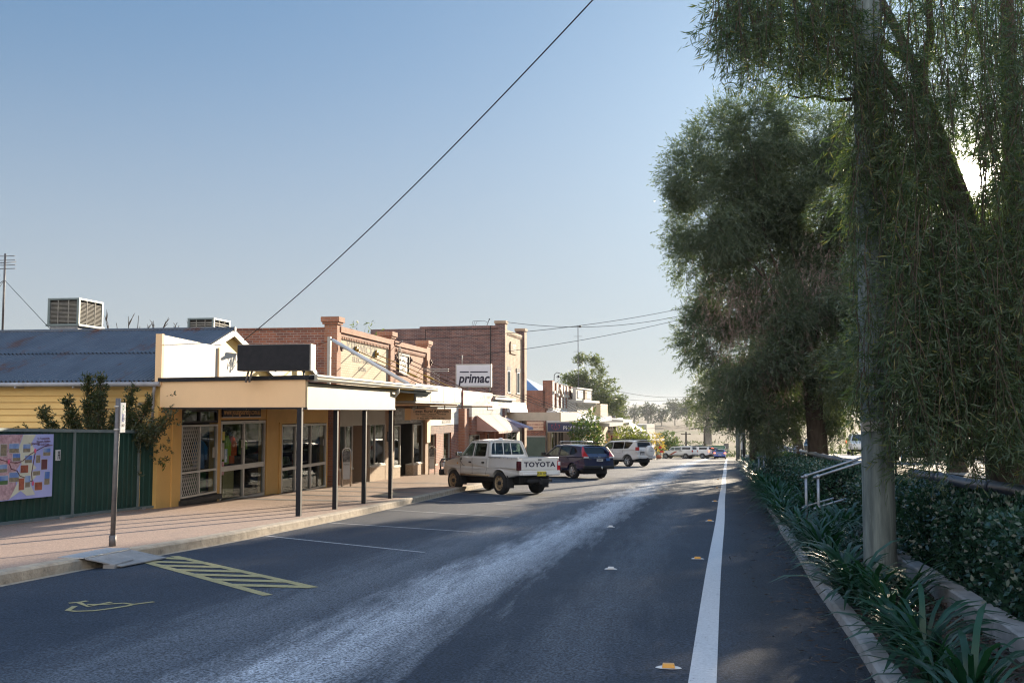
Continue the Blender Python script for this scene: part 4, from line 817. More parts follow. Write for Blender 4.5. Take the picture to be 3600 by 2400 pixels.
def merch():
    t=thing('produce_shop','low brown brick merchandise shop with white painted upper brick and brick piers','shop',(-11.3,51,z1(51)+.18))
    X=-11.2
    MB().box(-11.5,X,46.55,55.0,.45,.86).build('lintel_brick',K['brickdark'],t)
    MB().box(-11.5,X-.0,46.55,55.0,.86,2.35).build('white_brick',K['brickwhite'],t)
    mb=MB(); 
    for a,b in ((46.55,46.95),(48.75,50.45),(52.3,54.2)): mb.box(-12.3,X,a,b,-1.75,.45)
    mb.box(-11.5,X,46.95,48.75,-1.75,-1.1); mb.box(-11.5,X,50.45,52.3,-1.75,-1.2); mb.build('wall',K['brickred'],t)
    MB().box(-11.4,X+.35,54.2,55.4,-1.85,1.72).build('brick_pier',K['brickface'],t)
    MB().box(-11.5,X+.08,46.9,48.8,-1.1,-1.03).box(-11.5,X+.08,50.4,54.2,-1.2,-1.13).build('sill',K['white'],t)
    window(t,X-.1,46.97,48.73,-1.03,.45,fw=.05); window(t,X-.1,50.47,52.28,-1.13,.45,fw=.05)
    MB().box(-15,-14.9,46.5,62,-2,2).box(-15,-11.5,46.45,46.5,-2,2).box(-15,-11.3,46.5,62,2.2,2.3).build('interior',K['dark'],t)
    s=MB().box(X,X+.04,47.0,52.8,.86,1.18).build('merchandise_sign',K['whitey'],t); text('MERCHANDISE',.28,K['letterdark'],s,plane_street(X+.045,50.9,1.02),sx=1.15,bold=.02,ext=.001)
    a=MB().box(-11.2,-7.5,43.45,49.15,1.76,1.80).build('awning',K['whitey'],t)
    MB().box(-7.5,-7.44,43.45,49.15,1.73,2.10).build('street_fascia',K['letterwhite'],a); MB().box(-7.6,-7.3,43.4,49.6,2.10,2.20).build('cornice',K['white'],a)
    text('RD',.26,K['lettergrey'],a,plane_street(-7.437,43.75,1.93),sx=1.4,bold=.015,ext=.001); text('CHARTERED ACCOUNTANT\nREGISTERED TAX AGENT',.115,K['lettergrey'],a,plane_street(-7.437,45.8,1.93),sx=1.35,bold=.01,ext=.001); text('4653 1455',.24,K['lettergrey'],a,plane_street(-7.437,48.0,1.93),sx=1.25,bold=.02,ext=.001)
    s=MB().box(-9.02,-7.42,43.0,43.16,2.63,3.64).build('box_frame',K['alu'],None); cset(s,'illuminated-box roof sign lettered primac on the awning before the dark brick wall','sign'); s.name='roof_sign'
    MB().box(-8.97,-7.48,42.975,42.998,2.68,3.59).build('face_panel',mat('white_sign_face',(.72,.71,.74),(.66,.65,.68),sc_=2,rough=.4),s)
    text('primac',.56,K['letterdark'],s,plane_end(-8.2,42.972,3.0),bold=.032,shear=.18,ext=.002,sx=.88)
    mb=MB(); mb.box(-8.83,-8.42,42.965,42.974,3.27,3.32); mb.box(-8.36,-7.58,42.965,42.974,3.27,3.32); mb.build('logo_bar',K['letterdark'],s)
    for x in (-8.5,-7.52): MB().tube([(x,43.08,2.3),(x,43.08,2.64)],.03,6).build('leg',K['post'],s)
    MB().tube([(-8.75,43.1,3.64),(-8.75,43.1,4.05)],.02,6).build('conduit',K['white'],s)
    o=thing('lattice_panel','white folded lattice panel leaning behind the brick parapet pier','lattice',(-10.05,43.3,2.3)); mb=MB()
    for i in range(7):
        z=2.4+i*.14
        for xx in (-10.3,-10.1,-9.9): mb.tube([(xx-.09,43.3,z),(xx+.09,43.32,z+.14)],.011,4); mb.tube([(xx+.09,43.34,z),(xx-.09,43.32,z+.14)],.011,4)
    mb.box(-10.5,-9.4,43.28,43.36,3.42,3.46); mb.box(-10.5,-9.4,43.28,43.36,3.34,3.37); mb.build('slats',K['white'],o)
merch()
# ---- buildings that follow the bend of the street: local frame, y along the street, +x towards the road
O=Vector((-11.2,47,0)); RZ=-math.atan(.0625)
def loc(b,a=0): return (O.x+b*math.sin(-RZ)+a*math.cos(RZ), O.y+b*math.cos(RZ)+a*math.sin(RZ))
def lthing(name,label,cat,b):
    x,y=loc(b); t=thing(name,label,cat,(x,y,0),RZ); return t    # children in local coordinates, local y from here
def awnstripe(parent,y0,y1,zt,zb,dep,m1,m2,n,name='awning_cloth'):
    mb=MB()
    for i in range(n):
        a=y0+(y1-y0)*i/n; b=y0+(y1-y0)*(i+1)/n
        mb.hexa([(.05,a,zt-.012),(.05,b,zt-.012),(dep,b,zb-.012),(dep,a,zb-.012)],[(.05,a,zt),(.05,b,zt),(dep,b,zb),(dep,a,zb)],i%2)
        mb.box(dep-.006,dep+.006,a,b,zb-.13,zb-.004,i%2)
    for y in (y0,y1): mb.prism([(.05,y,zt),(dep,y,zb),(.05,y,zb)],(0,.008,0),0)
    return mb.build(name,[m1,m2],parent,local=True)
def primac():
    t=lthing('parapet_building','tall dark brick building with pale street front and date tablet','building',16.3)
    g=z1(63)
    MB().box(-26,-.35,0,.35,g-.5,6.55).box(-9,-.35,-.01,.36,6.55,6.98).box(-5.6,-.05,-.012,.3,6.98,7.1).build('side_wall',K['brickdark'],t,local=True)
    MB().box(-.34,0,.5,6.4,1.3,6.72).build('street_wall',K['brickbuff'],t,local=True)
    mb=MB().box(-.4,.06,.55,6.3,6.72,6.88)
    y=.7
    while y<6.2: mb.box(-.05,.05,y,y+.16,6.58,6.72); y+=.36
    mb.build('coping',K['brickbuff'],t,local=True)
    for a,b in ((0.0,.62),(6.3,7.05)):
        p=MB().box(-.5,.16,a,b,g-.3,7.22).build('pier',K['brickbuff'],t,local=True); MB().box(-.55,.22,a-.06,b+.06,7.22,7.4).build('pier_cap',K['brickbuff'],p,local=True)
    # thin dark brick skins over the pier sides towards the camera
    for a in (0.0,6.3): MB().box(-.49,.155,a-.006,a,g-.3,7.2).build('pier_return',K['brickdark'],t,local=True)
    for a in (1.35,4.35):
        f=MB().box(0,.03,a,a+.95,2.75,4.25).build('window',K['letterwhite'],t,local=True); MB().box(.03,.034,a+.08,a+.87,2.82,4.18).build('pane',K['dglass'],f,local=True)
        MB().box(0,.05,a-.15,a+1.1,4.25,4.5).build('lintel',K['conc'],t,local=True)
    tb=MB().prism([(0,2.3,5.4),(0,2.15,5.55),(0,2.15,6.0),(0,2.3,6.2),(0,4.1,6.2),(0,4.25,6.0),(0,4.25,5.55),(0,4.1,5.4)],(.07,0,0)).build('date_tablet',K['brown'],t,local=True)
    text('1937',.62,K['letterdark'],tb,plane_street(.075,3.2,5.8),bold=.02,ext=.003)
    MB().tube([(-.8,-.05,7.1),(-.8,-.05,7.05),(-.8,-.05,2)],.03,5).tube([(-.3,-.03,6.9),(-5.2,-.03,6.9),(-5.2,-.03,2.5)],.025,5).build('conduit',K['darkwood'],t,local=True)
    mb=MB()
    for i in range(3): mb.tube([(-1.9-.1*i,.2,7.1),(-1.75-.15*i,.2,7.42),(-1.3,.2,7.44),(-1.0,.2,7.3)],.012,5)
    mb.tube([(-1.1,.2,7.1),(-.95,.2,7.5)],.02,5); mb.ball((-.93,.2,7.52),.05,.05,.05); mb.build('cable_bracket',K['wire'],t,local=True)
    # ground floor: boards and window, white flashing, awning
    MB().box(-.3,-.02,.62,6.3,g-.2,1.3).build('shop_wall',K['whitey'],t,local=True); window_l(t,.02,1.2,4.2,g+.9,.25)
    mb=MB()
    for i in range(11): mb.box(0,.03,.7+i*.5,.72+i*.5,.3,1.3)
    mb.build('cover_batten',K['tan'],t,local=True)
    MB().hexa([(.0,.63,1.5),(.4,.63,1.5),(.4,6.29,1.5),(0,6.29,1.5)],[(.0,.63,2.15),(.22,.63,2.15),(.22,6.29,2.15),(0,6.29,2.15)]).build('flashing',K['letterwhite'],t,local=True)
    a=MB().box(.0,3.45,1.75,8.9,.96,1.0).build('awning',K['whitey'],t,local=True)
    MB().box(0,3.42,1.68,1.75,.94,1.5).build('end_fascia',K['rusty'],a,local=True); MB().box(3.42,3.5,1.68,8.9,.9,1.5).build('street_fascia',K['cream'],a,local=True)
    for y in (.9,3.3,6.6): MB().tube([(.1,y,2.75),(3.3,y+.6,1.5)],.02,5).build('tie_rod',K['wire'],a,local=True)
def window_l(parent,X,y0,y1,z0,z1_,fw=.06,frame=None):
    mb=MB().box(X-.05,X+.03,y0,y1,z1_-fw,z1_).box(X-.05,X+.03,y0,y1,z0,z0+fw).box(X-.05,X+.03,y0,y0+fw,z0+fw,z1_-fw).box(X-.05,X+.03,y1-fw,y1,z0+fw,z1_-fw).box(X-.045,X+.025,(y0+y1)/2-.03,(y0+y1)/2+.03,z0+fw,z1_-fw)
    f=mb.build('window',frame or K['alu'],parent,local=True); MB().box(X-.03,X-.02,y0+.01,y1-.01,z0+.01,z1_-.01).build('pane',K['dglass'],f,local=True)
primac()
def blind_shop():
    t=lthing('awning_shop','small brick-pillared shop under the pink striped sunblind','shop',8.2); g=z1(57)
    MB().box(-.5,0,.2,8.0,1.25,2.2).build('wall',K['brickwhite'],t,local=True)
    MB().box(-.4,.0,.2,8,g+2.15,1.25).build('lintel',K['brickred'],t,local=True)
    for a in (2.9,5.2,7.4): MB().box(-.4,.12,a,a+.55,g-.2,1.2).build('pier',K['brickface'],t,local=True)
    MB().box(-.9,-.6,.2,8,g,1.2).build('door_wall',K['brown'],t,local=True)
    window_l(t,-.2,.5,2.8,g+.6,g+2.1); window_l(t,-.2,3.6,5.1,g+.2,g+2.1)
    p=mat('pink_stripe',(.46,.27,.22),rough=.8); q=mat('pale_pink_stripe',(.52,.43,.36),rough=.8)
    o=awnstripe(t,1.1,7.0,1.35,.42,1.35,p,q,26); MB().tube([(0,1.1,.45),(1.35,1.1,.42)],.015,5).build('awning_arm',K['alu'],o,local=True)
    b=mat('shaded_stripe',(.20,.18,.28),rough=.8); c=mat('pale_shaded_stripe',(.36,.34,.42),rough=.8)  # shadow on the second sunblind is put into its violet stripe colours
    awnstripe(t,7.05,8.6,1.2,.52,1.9,b,c,10)
    s=MB().box(0,.03,3.9,5.6,1.65,2.05).build('wall_sign',K['white'],t,local=True); text('OPEN',.25,K['letterred'],s,plane_street(.035,4.75,1.85),ext=.001); bpy.data.objects.remove(s.children[0])
blind_shop()
# ================================================================ FARTHER SHOPS
def pharmacy():
    t=lthing('pharmacy_building','red brick art deco shop with tall ribbed piers, green side gate and navy awning sign','shop',33.3)
    g=z1(80)
    MB().box(-16,-.3,0,.35,g-.4,3.24).build('side_wall',K['brickred'],t,local=True)
    MB().box(-.3,0,.2,12.6,1.4,3.3).build('street_wall',K['brickred'],t,local=True)
    for a,h in ((0,4.05),(2.0,3.9),(4.2,3.85),(5.7,3.8),(7.4,3.8),(9.9,3.8),(11.6,3.75)):
        p=MB().box(-.5,.28,a,a+.95,1.8,h).build('pier',K['brickred'],t,local=True)
        MB().box(.28,.30,a+.05,a+.9,1.8,h-.1).box(.3,.42,a+.3,a+.95,h-1.05,h-.85).build('pale_rib',K['white'],p,local=True)
    for a in (3.1,8.5):
        f=MB().box(0,.05,a,a+1.0,2.0,3.0).build('window',K['letterwhite'],t,local=True); MB().box(.05,.055,a+.1,a+.9,2.06,2.94).build('pane',mat('pale_sky_glass',(.35,.42,.52),rough=.15),f,local=True)
        mb=MB().box(0,.2,a-.1,a+1.1,1.72,2.0)
        mb.tube([(.3,a-.45,2.75),(.3,a-.2,3.2),(.3,a+.5,3.5),(.3,a+1.1,3.2),(.3,a+1.4,2.75)],.09,6); mb.build('arch_moulding',K['brickbuff'],t,local=True)
    MB().box(-.1,.35,0,12.6,1.60,1.80).build('ledge',K['white'],t,local=True)
    s=MB().box(-1.85,-.45,-.05,-.005,.02,.70).build('wall_sign',K['signtan'],t,local=True)
    text('TEXAS COMMUNITY\nOPPORTUNITY STORE',.165,K['letterred'],s,plane_end(-1.15,-.055,.36),bold=.012,ext=.002,line=1.35)
    gt=MB(); 
    gt.box(-2.1,-.25,-.2,-.16,g+.0,-.52); gt.build('side_gate',mat('grey_green_corrugated',(.07,.11,.085),(.09,.13,.1),sc_=2,rough=.6),t,local=True)
    MB().box(-2.15,-.2,-.22,-.1,-.52,-.44).build('gate_head',K['white'],t,local=True)
    # awning: skillion roof, lavender in shade, navy end sign
    a=MB().hexa([(.35,-1.0,1.54),(3.6,-1.0,.68),(3.6,13,.68),(.35,13,1.54)],[(.35,-1.0,1.60),(3.6,-1.0,.74),(3.6,13,.74),(.35,13,1.60)]).build('awning',K['letterwhite'],t,local=True)
    MB().prism([(0,-1.05,1.58),(.35,-1.05,1.58),(3.6,-1.05,.73),(3.6,-1.05,.45),(0,-1.05,.45)],(0,.05,0)).build('end_gable',K['letterwhite'],a,local=True)
    s=MB().box(.1,3.9,-1.2,-1.06,-.04,.64).build('awning_sign',K['signblue'],t,local=True); MB().box(.04,3.96,-1.15,-1.04,-.11,.71).build('sign_frame',K['white'],s,local=True)
    text('PHARMACY',.42,K['letterwhite'],s,plane_end(2.45,-1.205,.22),bold=.02,ext=.002)
    mb=MB()
    for q in np.linspace(-.9,math.pi+.9,14)[:-1]:
        q2=q+.37; mb.tube([(.75+.32*math.cos(q),-1.21,0.32-.2*math.sin(q)),(.75+.32*math.cos(q2),-1.21,0.32-.2*math.sin(q2))],.022,4)
    for x,z in ((.45,.45),(.75,.56),(1.05,.45)): mb.ball((x,-1.21,z),.06,.012,.05)
    mb.tube([(.75,-1.21,.48),(.62,-1.21,.28),(.75,-1.21,.05),(.88,-1.21,.28),(.75,-1.21,.48)],.02,4); mb.build('logo_figure',mat('dull_red_logo',(.30,.05,.08),rough=.6),s,local=True)
    MB().box(-.2,.0,.4,12.4,g+.1,1.5).build('shop_wall',K['cream'],t,local=True)
    for b0 in (.8,4.2,7.6): window_l(t,.03,b0,b0+2.9,g+.45,.1)
    for y in (1.0,3.4,6.0,8.4,11): MB().tube([(.3,y,2.6),(3.3,y+1,.8)],.018,5).build('tie_rod',K['wire'],a,local=True)
    mb=MB().tube([(-.1,2.9,3.6),(-.05,2.9,4.6),(.15,2.95,4.8),(.45,3.0,4.72)],.03,6); mb.tube([(.1,2.9,4.5),(.3,2.9,4.1),(.1,2.9,3.9)],.015,5); mb.ball((.3,2.9,4.45),.1,.1,.12); mb.build('service_bracket',K['wire'],t,local=True)
    hr=MB().add([(-9,2,3.1),(-1,2,3.1),(-1,12,3.1),(-9,12,3.1),(-3.4,6,4.6),(-6.5,7,4.6)],[(0,1,4,5),(1,2,4),(2,3,5,4),(3,0,5)]).build('hip_roof',K['bluez'],t,local=True)
pharmacy()
def far_shops():
    t=thing('corniced_shop','white rendered shop with panelled parapet and dentilled cornice','shop',(-7.6,88,0),-math.atan(.09)); g=z1(92)
    MB().box(-10,-.3,0,8.5,g-.3,2.6).box(-.3,0,0,8.5,g-.3,3.55).build('wall',K['white'],t,local=True)
    for a,b in ((.6,3.4),(5.2,8.0)): MB().box(0,.06,a,b,2.72,3.4).build('panel',mat('pale_grey_render',(.42,.44,.45),rough=.7),t,local=True)
    MB().box(-.4,.1,0,8.5,3.55,3.66).build('coping',K['white'],t,local=True); MB().box(.0,.16,3.9,4.9,2.65,3.45).build('plaque',K['brown'],t,local=True)
    mb=MB().box(-.1,.75,-.3,8.8,2.32,2.52).box(-.1,.5,-.1,8.6,2.18,2.32)
    for i in range(15): mb.box(0,.4,.2+i*.56,.4+i*.56,2.02,2.18)
    mb.build('cornice',K['white'],t,local=True); MB().box(0,.12,0,8.5,.9,2.02).build('frieze',K['whitey'],t,local=True)
    MB().box(0,3.0,-.2,9,.2,.5).build('awning',K['whitey'],t,local=True)
    t=thing('gabled_shop','cream weatherboard parapet shop with steep blue corrugated roof','shop',(-6.4,104,0),-math.atan(.08)); g=z1(108)
    mb=MB(); corrug(mb,(-9,2.2,2.2),(-.92,2.2,2.2),(-.92,-.6,.72),(-9,-.6,.72),pitch=.25,amp=.03); corrug(mb,(-9,2.2,2.2),(-.92,2.2,2.2),(-.92,7,.72),(-9,7,.72),pitch=.25,amp=.03); mb.build('roof',K['bluez'],t,recalc=False)
    MB().box(-.9,-.1,.5,6,.9,2.3).build('parapet',K['cream'],t,local=True); MB().box(-1.1,.2,-.4,7,.65,1.0).build('base_moulding',K['white'],t,local=True)
    mb=MB()
    for i in range(5): mb.box(-.1,-.07,.5,6,1.05+i*.26,1.07+i*.26)
    mb.build('weatherboard_lap',K['whitey'],t,local=True); MB().box(-6,-.2,.2,6.8,g-.3,.7).build('wall',K['cream'],t,local=True)
    a=MB().hexa([(0,-.6,.5),(2.4,-.6,.32),(2.4,8,.32),(0,8,.5)],[(0,-.6,.8),(2.4,-.6,.6),(2.4,8,.6),(0,8,.8)]).build('awning',K['white'],t,local=True); MB().box(1.7,2.1,-.5,7.5,-.5,.32).build('sunscreen_panel',K['whitey'],a,local=True)
    for y in (0,2.4,4.8): MB().tube([(2.1,y,g+.1),(2.1,y,-.5)],.07,6).build('post',K['cream'],a,local=True)
    t=thing('rehab_shop','low shop with a dark rehab sign on its awning and small white parapet','shop',(-5.7,113,0),-math.atan(.08)); g=z1(116)
    MB().box(-5,-.2,0,8,g-.3,.0).build('wall',K['tan'],t,local=True); s=MB().box(-2.2,.55,-.6,-.4,-.80,-.12).build('awning_sign',mat('plum_sign',(.03,.02,.035),rough=.5),t,local=True)
    text('rehab',.6,K['letterwhite'],s,plane_end(-.35,-.61,-.46),bold=.02,ext=.003); MB().box(-.2,2.0,-.4,9,-1.15,-.82).build('awning',K['whitey'],t,local=True)
    MB().box(-.2,.1,4,9.5,-.3,.75).build('parapet',K['white'],t,local=True); MB().box(-1.1,-.2,3.9,4.2,-.3,.7).build('parapet_return',K['brickred'],t,local=True)
    MB().hexa([(-5,2,-.1),(-1,2,-.1),(-1,9,-.1),(-5,9,-.1)],[(-4.8,4.5,.6),(-1,4.5,.6),(-1,6,.6),(-4.8,6,.6)]).build('roof',K['bluez'],t,local=True); MB().box(-.2,-.1,.5,1.8,g+.2,-1.2).build('door',K['letterred'],t,local=True)
    t=thing('green_roofed_shop','white shop with dark green hipped steel roof and pale skylight','shop',(-4.2,126,0),-math.atan(.09)); g=z1(130)
    MB().box(-7,0,0,10,g-.3,-1.0).build('wall',K['white'],t,local=True)
    rf=MB().hexa([(-7.3,-.4,-1.0),(.6,-.4,-1.0),(1.0,10.4,-1.1),(-7.3,10.4,-1.0)],[(-5,3,.3),(-1.6,3,.3),(-1.0,6,.3),(-5,6,.3)]).build('roof',K['greenz'],t,local=True); MB().hexa([(-2.1,.6,-.5),(-.4,.6,-.6),(-.9,2.6,.18),(-2.3,2.6,.25)],[(-2.1,.6,-.42),(-.4,.6,-.52),(-.9,2.6,.26),(-2.3,2.6,.33)]).build('skylight',K['whitey'],rf,local=True)
    MB().box(.0,2.4,2,10,-1.9,-1.5).build('awning',K['white'],t,local=True)
    t=thing('white_end_shop','plain white high-walled shop at the far end of the row','shop',(-2.25,138,0),-math.atan(.13)); g=z1(142)
    MB().box(-3,0,0,8,g-.3,-.3).build('wall',K['white'],t,local=True); MB().box(-6,-3,.2,8,g-.3,-.5).build('side_wing',K['greenz'],t,local=True)
    a=MB().box(0,1.4,-.2,8,-2.6,-2.4).build('awning',K['white'],t,local=True); MB().box(-3.4,-.1,-.35,-.1,-2.3,-1.1).build('notice_board',K['whitey'],t,local=True)
    for y in (.3,3.8,7.6): MB().tube([(1.3,y,g),(1.3,y,-2.5)],.06,6).build('post',K['post'],a,local=True)
    cooler('boxy roof cooler above the far green roof',-6.9,-5.9,125,126.2,.28,.98,'slat',-.6)
far_shops()
# ================================================================ VEHICLES
from mathutils.geometry import tessellate_polygon
def holed(mb,outer,holes,fn,thick,m=0):
    """panel with window openings; fn maps (u,v,depth) to 3-D"""
    loops=[outer]+holes; flat=[p for l in loops for p in l]
    tris=tessellate_polygon([[Vector((p[0],p[1],0)) for p in l] for l in loops]); n=len(flat)
    vs=[fn(u,v,0) for u,v in flat]+[fn(u,v,thick) for u,v in flat]
    fs=[tuple(t) for t in tris]+[tuple(i+n for i in reversed(t)) for t in tris]; b=0
    for l in loops:
        k=len(l)
        for i in range(k): j=(i+1)%k; fs.append((b+i,b+j,b+j+n,b+i+n))
        b+=k
    mb.add(vs,fs,m)
def inset(poly,d):
    cx=sum(p[0] for p in poly)/len(poly); cy=sum(p[1] for p in poly)/len(poly); o=[]
    for x,y in poly:
        l=math.hypot(x-cx,y-cy); o.append((x+(cx-x)*d/l,y+(cy-y)*d/l))
    return o
def rpoly(poly,r=.05,n=3):
    """round the corners"""
    o=[]; k=len(poly)
    for i in range(k):
        p=Vector(poly[i]); a=Vector(poly[i-1])-p; b=Vector(poly[(i+1)%k])-p
        ra=min(r,a.length*.4); rb=min(r,b.length*.4); s=p+a.normalized()*ra; e=p+b.normalized()*rb
        for j in range(n+1):
            t=j/n; q=s*(1-t)**2+p*2*t*(1-t)+e*t*t; o.append((q.x,q.y))
    return o
def wheel(t,x,y,r,wd,hub,spokes=5,steel=False):
    s=1 if y>0 else -1; n=30
    prof=[(-.5,.66),(-.5,.86),(-.42,.97),(-.2,1.0),(.2,1.0),(.42,.97),(.5,.86),(.5,.66)]
    def ring(pr):
        vs=[];fs=[]
        for a,b in pr:
            for j in range(n): q=2*math.pi*j/n; vs.append((x+r*b*math.cos(q),y+s*a*wd,r+r*b*math.sin(q)))
        for i in range(len(pr)-1):
            for j in range(n): fs.append((i*n+j,i*n+(j+1)%n,(i+1)*n+(j+1)%n,(i+1)*n+j))
        return vs,fs
    vs,fs=ring(prof); fs.append(tuple(range(n)))
    w_=MB().add(vs,fs,0,True).build('wheel',K['black2'],t,local=True)
    mb=MB(); vs,fs=ring([(.46,.68),(.47,.63),(.30,.60),(.18,.58)]); mb.add(vs,fs,0,True)
    vs,fs=ring([(.18,.58),(.17,.03)]); mb.add(vs,fs,1 if not steel else 0,True)
    if steel:
        vs,fs=ring([(.30,.50),(.40,.40),(.36,.24)]); mb.add(vs,fs,0,True)
        for j in range(8): q=2*math.pi*j/8; mb.ball((x+r*.46*math.cos(q),y+s*.355*wd,r+r*.46*math.sin(q)),r*.055,.008,r*.055,1,8,6)
        mb.tube([(x,y+s*.2*wd,r),(x,y+s*.52*wd,r)],r*.17,10,1)
    else:
        for j in range(spokes):
            q=2*math.pi*j/spokes+.3
            for e in (-.09,.09):
                a=(x+r*.1*math.cos(q),y+s*.40*wd,r+r*.1*math.sin(q)); b=(x+r*.62*math.cos(q+e),y+s*.45*wd,r+r*.62*math.sin(q+e)); mb.tube([a,b],[r*.09,r*.055],5,0,smooth=False)
        mb.tube([(x,y+s*.3*wd,r),(x,y+s*.47*wd,r)],r*.15,10,0)
    mb.build('rim',[hub,K['plastic']],w_,local=True); return w_
def seat_place(t,x,y,az,extra=0):
    """put a vehicle on the sloping road"""
    f=Vector((-math.sin(R(az)),math.cos(R(az)),0)); gz_=(z1(y+1)-z1(y-1))/2; f.z=f.y*gz_; f.normalize(); up=Vector((0,-gz_,1)).normalized(); l=up.cross(f).normalized(); up=f.cross(l)
    M=Matrix((( f.x,l.x,up.x),(f.y,l.y,up.y),(f.z,l.z,up.z))); t.rotation_euler=M.to_euler(); t.location=(x,y,z1(y)+.008+extra); OFF[t]=None
def car(name,label,cat,x,y,az,S,extra=0):
    t=bpy.data.objects.new(name,None); sc.collection.objects.link(t); cset(t,label,cat); seat_place(t,x,y,az,extra)
    W=S['W']/2; wr=S['wr']; ra=wr*1.19; xf,xr=S['xf'],S['xr']; z0=S['z0']; P=S['paint']; zb=S['zb']; zt=S['zt']; tm=S.get('tumble',.10)
    bot=[(S['x1'],z0+.02)]
    for c in (xf,xr):
        q0=math.asin(max(-1,min(1,(z0-wr)/ra))); bot+= [(c+ra*math.cos(q),wr+ra*math.sin(q)) for q in np.linspace(q0,math.pi-q0,12)]
    bot.append((S['x0'],S.get('zr0',z0+.1)))
    poly=bot+S['top']          # top runs from the tail up and forward to the nose
    def ys(z): return W-tm*max(0,(z-zb+.25))*.25-.05*max(0,(z0+.12-z)/.12)
    n=len(poly); vs=[(a,ys(b),b) for a,b in poly]+[(a,-ys(b),b) for a,b in poly]
    # nose and tail narrow a little in plan
    L0,L1=S['x0'],S['x1']
    def nar(p):
        k=1-.10*max(0,(p[0]-(L1-.5))/.5)**2-.07*max(0,((L0+.45)-p[0])/.45)**2; return (p[0],p[1]*k,p[2])
    vs=[nar(p) for p in vs]; mb=MB(); tr=tessellate_polygon([[Vector((a,b,0)) for a,b in poly]])
    fs=[tuple(q) for q in tr]+[tuple(i+n for i in reversed(q)) for q in tr]+[(i,(i+1)%n,(i+1)%n+n,i+n) for i in range(n)]
    mb.add(vs,fs); body=mb.build('body',P,t,local=True,bevel=S.get('bev',.045),seg=3,angle=35)
    body.data.polygons.foreach_set('use_smooth',np.full(len(body.data.polygons),False))
    MB().box(S['x0']+.25,S['x1']-.3,-W+.25,W-.25,z0-.16,z0+.1).box(xr-.08,xr+.08,-W+.1,W-.1,wr-.08,wr+.08).box(xf-.3,xf+.3,-W+.14,W-.14,wr-.1,wr+.3).box(xr-.35,xr+.35,-W+.14,W-.14,wr+.05,wr+.3).build('underbody',K['plastic'],t,local=True)
    # cabin
    yb,yt=W-.03,W-S['inset']; G=K['cglass']; GD=S.get('dark',K['dglass'])
    def sm(s):
        return lambda u,v,d: (u,s*((yb+(yt-yb)*(v-zb)/(zt-zb))-d),v)
    side=S['side']; wins=S['wins']; mb=MB()
    for s in (1,-1): holed(mb,side,[rpoly(w_[0],.05) for w_ in wins],sm(s),.05)
    mb.build('cabin_side',P,t,local=True,bevel=.008)
    f0,f1=side[S['iA']],side[S['iB']]; r0,r1=side[S['iD']],side[S['iC']]   # windscreen base/top, rear base/top
    def em(a,b,sgn):
        return lambda u,v,d:(a[0]+(b[0]-a[0])*v-sgn*d,u*((yb+(yt-yb)*v)),a[1]+(b[1]-a[1])*v)
    fw=[(-.9,.06),(.9,.06),(.86,.93),(-.86,.93)]; rw=S.get('rw',[(-.84,.16),(.84,.16),(.80,.9),(-.80,.9)])
    mb=MB(); holed(mb,[(-1,0),(1,0),(1,1),(-1,1)],[rpoly(fw,.06)],em(f0,f1,1),.04); mb.build('windscreen_frame',P,t,local=True)
    mb=MB(); holed(mb,[(-1,0),(1,0),(1,1),(-1,1)],[rpoly(rw,.1)],em(r0,r1,-1),.04); mb.build('rear_frame',P,t,local=True)
    MB().prism([em(f0,f1,1)(u*1.01,v,.02) for u,v in fw],(-.006,0,0)).build('windscreen',G,t,local=True)
    MB().prism([em(r0,r1,-1)(u*1.01,v,.015) for u,v in rpoly(rw,.1)],(.006,0,0)).build('rear_window',S.get('rg',G),t,local=True)
    for s in (1,-1):
        for w_,dk in wins:
            fn=sm(s); q=[fn(u,v,.02) for u,v in inset(w_,-.012)]; MB().prism(q,(0,-s*.006,0)).build('side_window',GD if dk else G,t,local=True)
            if s>0 or True:
                o=inset(w_,-.02); i_=inset(w_,.012); mb=MB(); holed(mb,rpoly(o,.06),[rpoly(i_,.05)],lambda u,v,d,fn=fn:fn(u,v,d-.004),.01); mb.build('window_seal',K['plastic'],t,local=True)
    # roof skin
    mb=MB(); A,B=f1,r1; nx,ny=8,8; vs=[]; fs=[]
    for i in range(nx+1):
        for j in range(ny+1):
            u=i/nx; v=j/ny*2-1; zz=A[1]+(B[1]-A[1])*u+S['crown']*(1-abs(v)**2.6)+S.get('rise',.03)*math.sin(math.pi*u)
            vs.append((A[0]+(B[0]-A[0])*u,v*(yt+.002),zz))
    for i in range(nx):
        for j in range(ny): a=i*(ny+1)+j; fs.append((a,a+1,a+ny+2,a+ny+1))
    mb.add(vs,fs,0,True)
    rim=[(p[0],p[1],p[2]) for p in vs]
    mb.build('roof',P,t,local=True)
    # seats
    mb=MB()
    for xs in S['seats']:
        for yy in (-.38,.38):
            mb.box(xs-.09,xs+.05,yy-.22,yy+.22,zb-.2,zb+.22); mb.box(xs-.1,xs-.02,yy-.13,yy+.13,zb+.24,zb+.40)
    mb.build('seats',K['plastic'],t,local=True,bevel=.03)
    for xx in (xf,xr):
        for s in (1,-1): wheel(t,xx,s*(W-S['ww']/2-.015),wr,S['ww'],S['hub'],S.get('spokes',5),S.get('steel',False))
    for s in (1,-1):
        m_=MB(); mx,mz=S['mir']; m_.box(mx-.05,mx+.07,s*(W-.02) if s>0 else s*(W+.2),s*(W+.2) if s>0 else s*(W-.02),mz,mz+.15); m_.build('mirror',S.get('mirm',K['plastic']),t,local=True,bevel=.02)
    return t,W
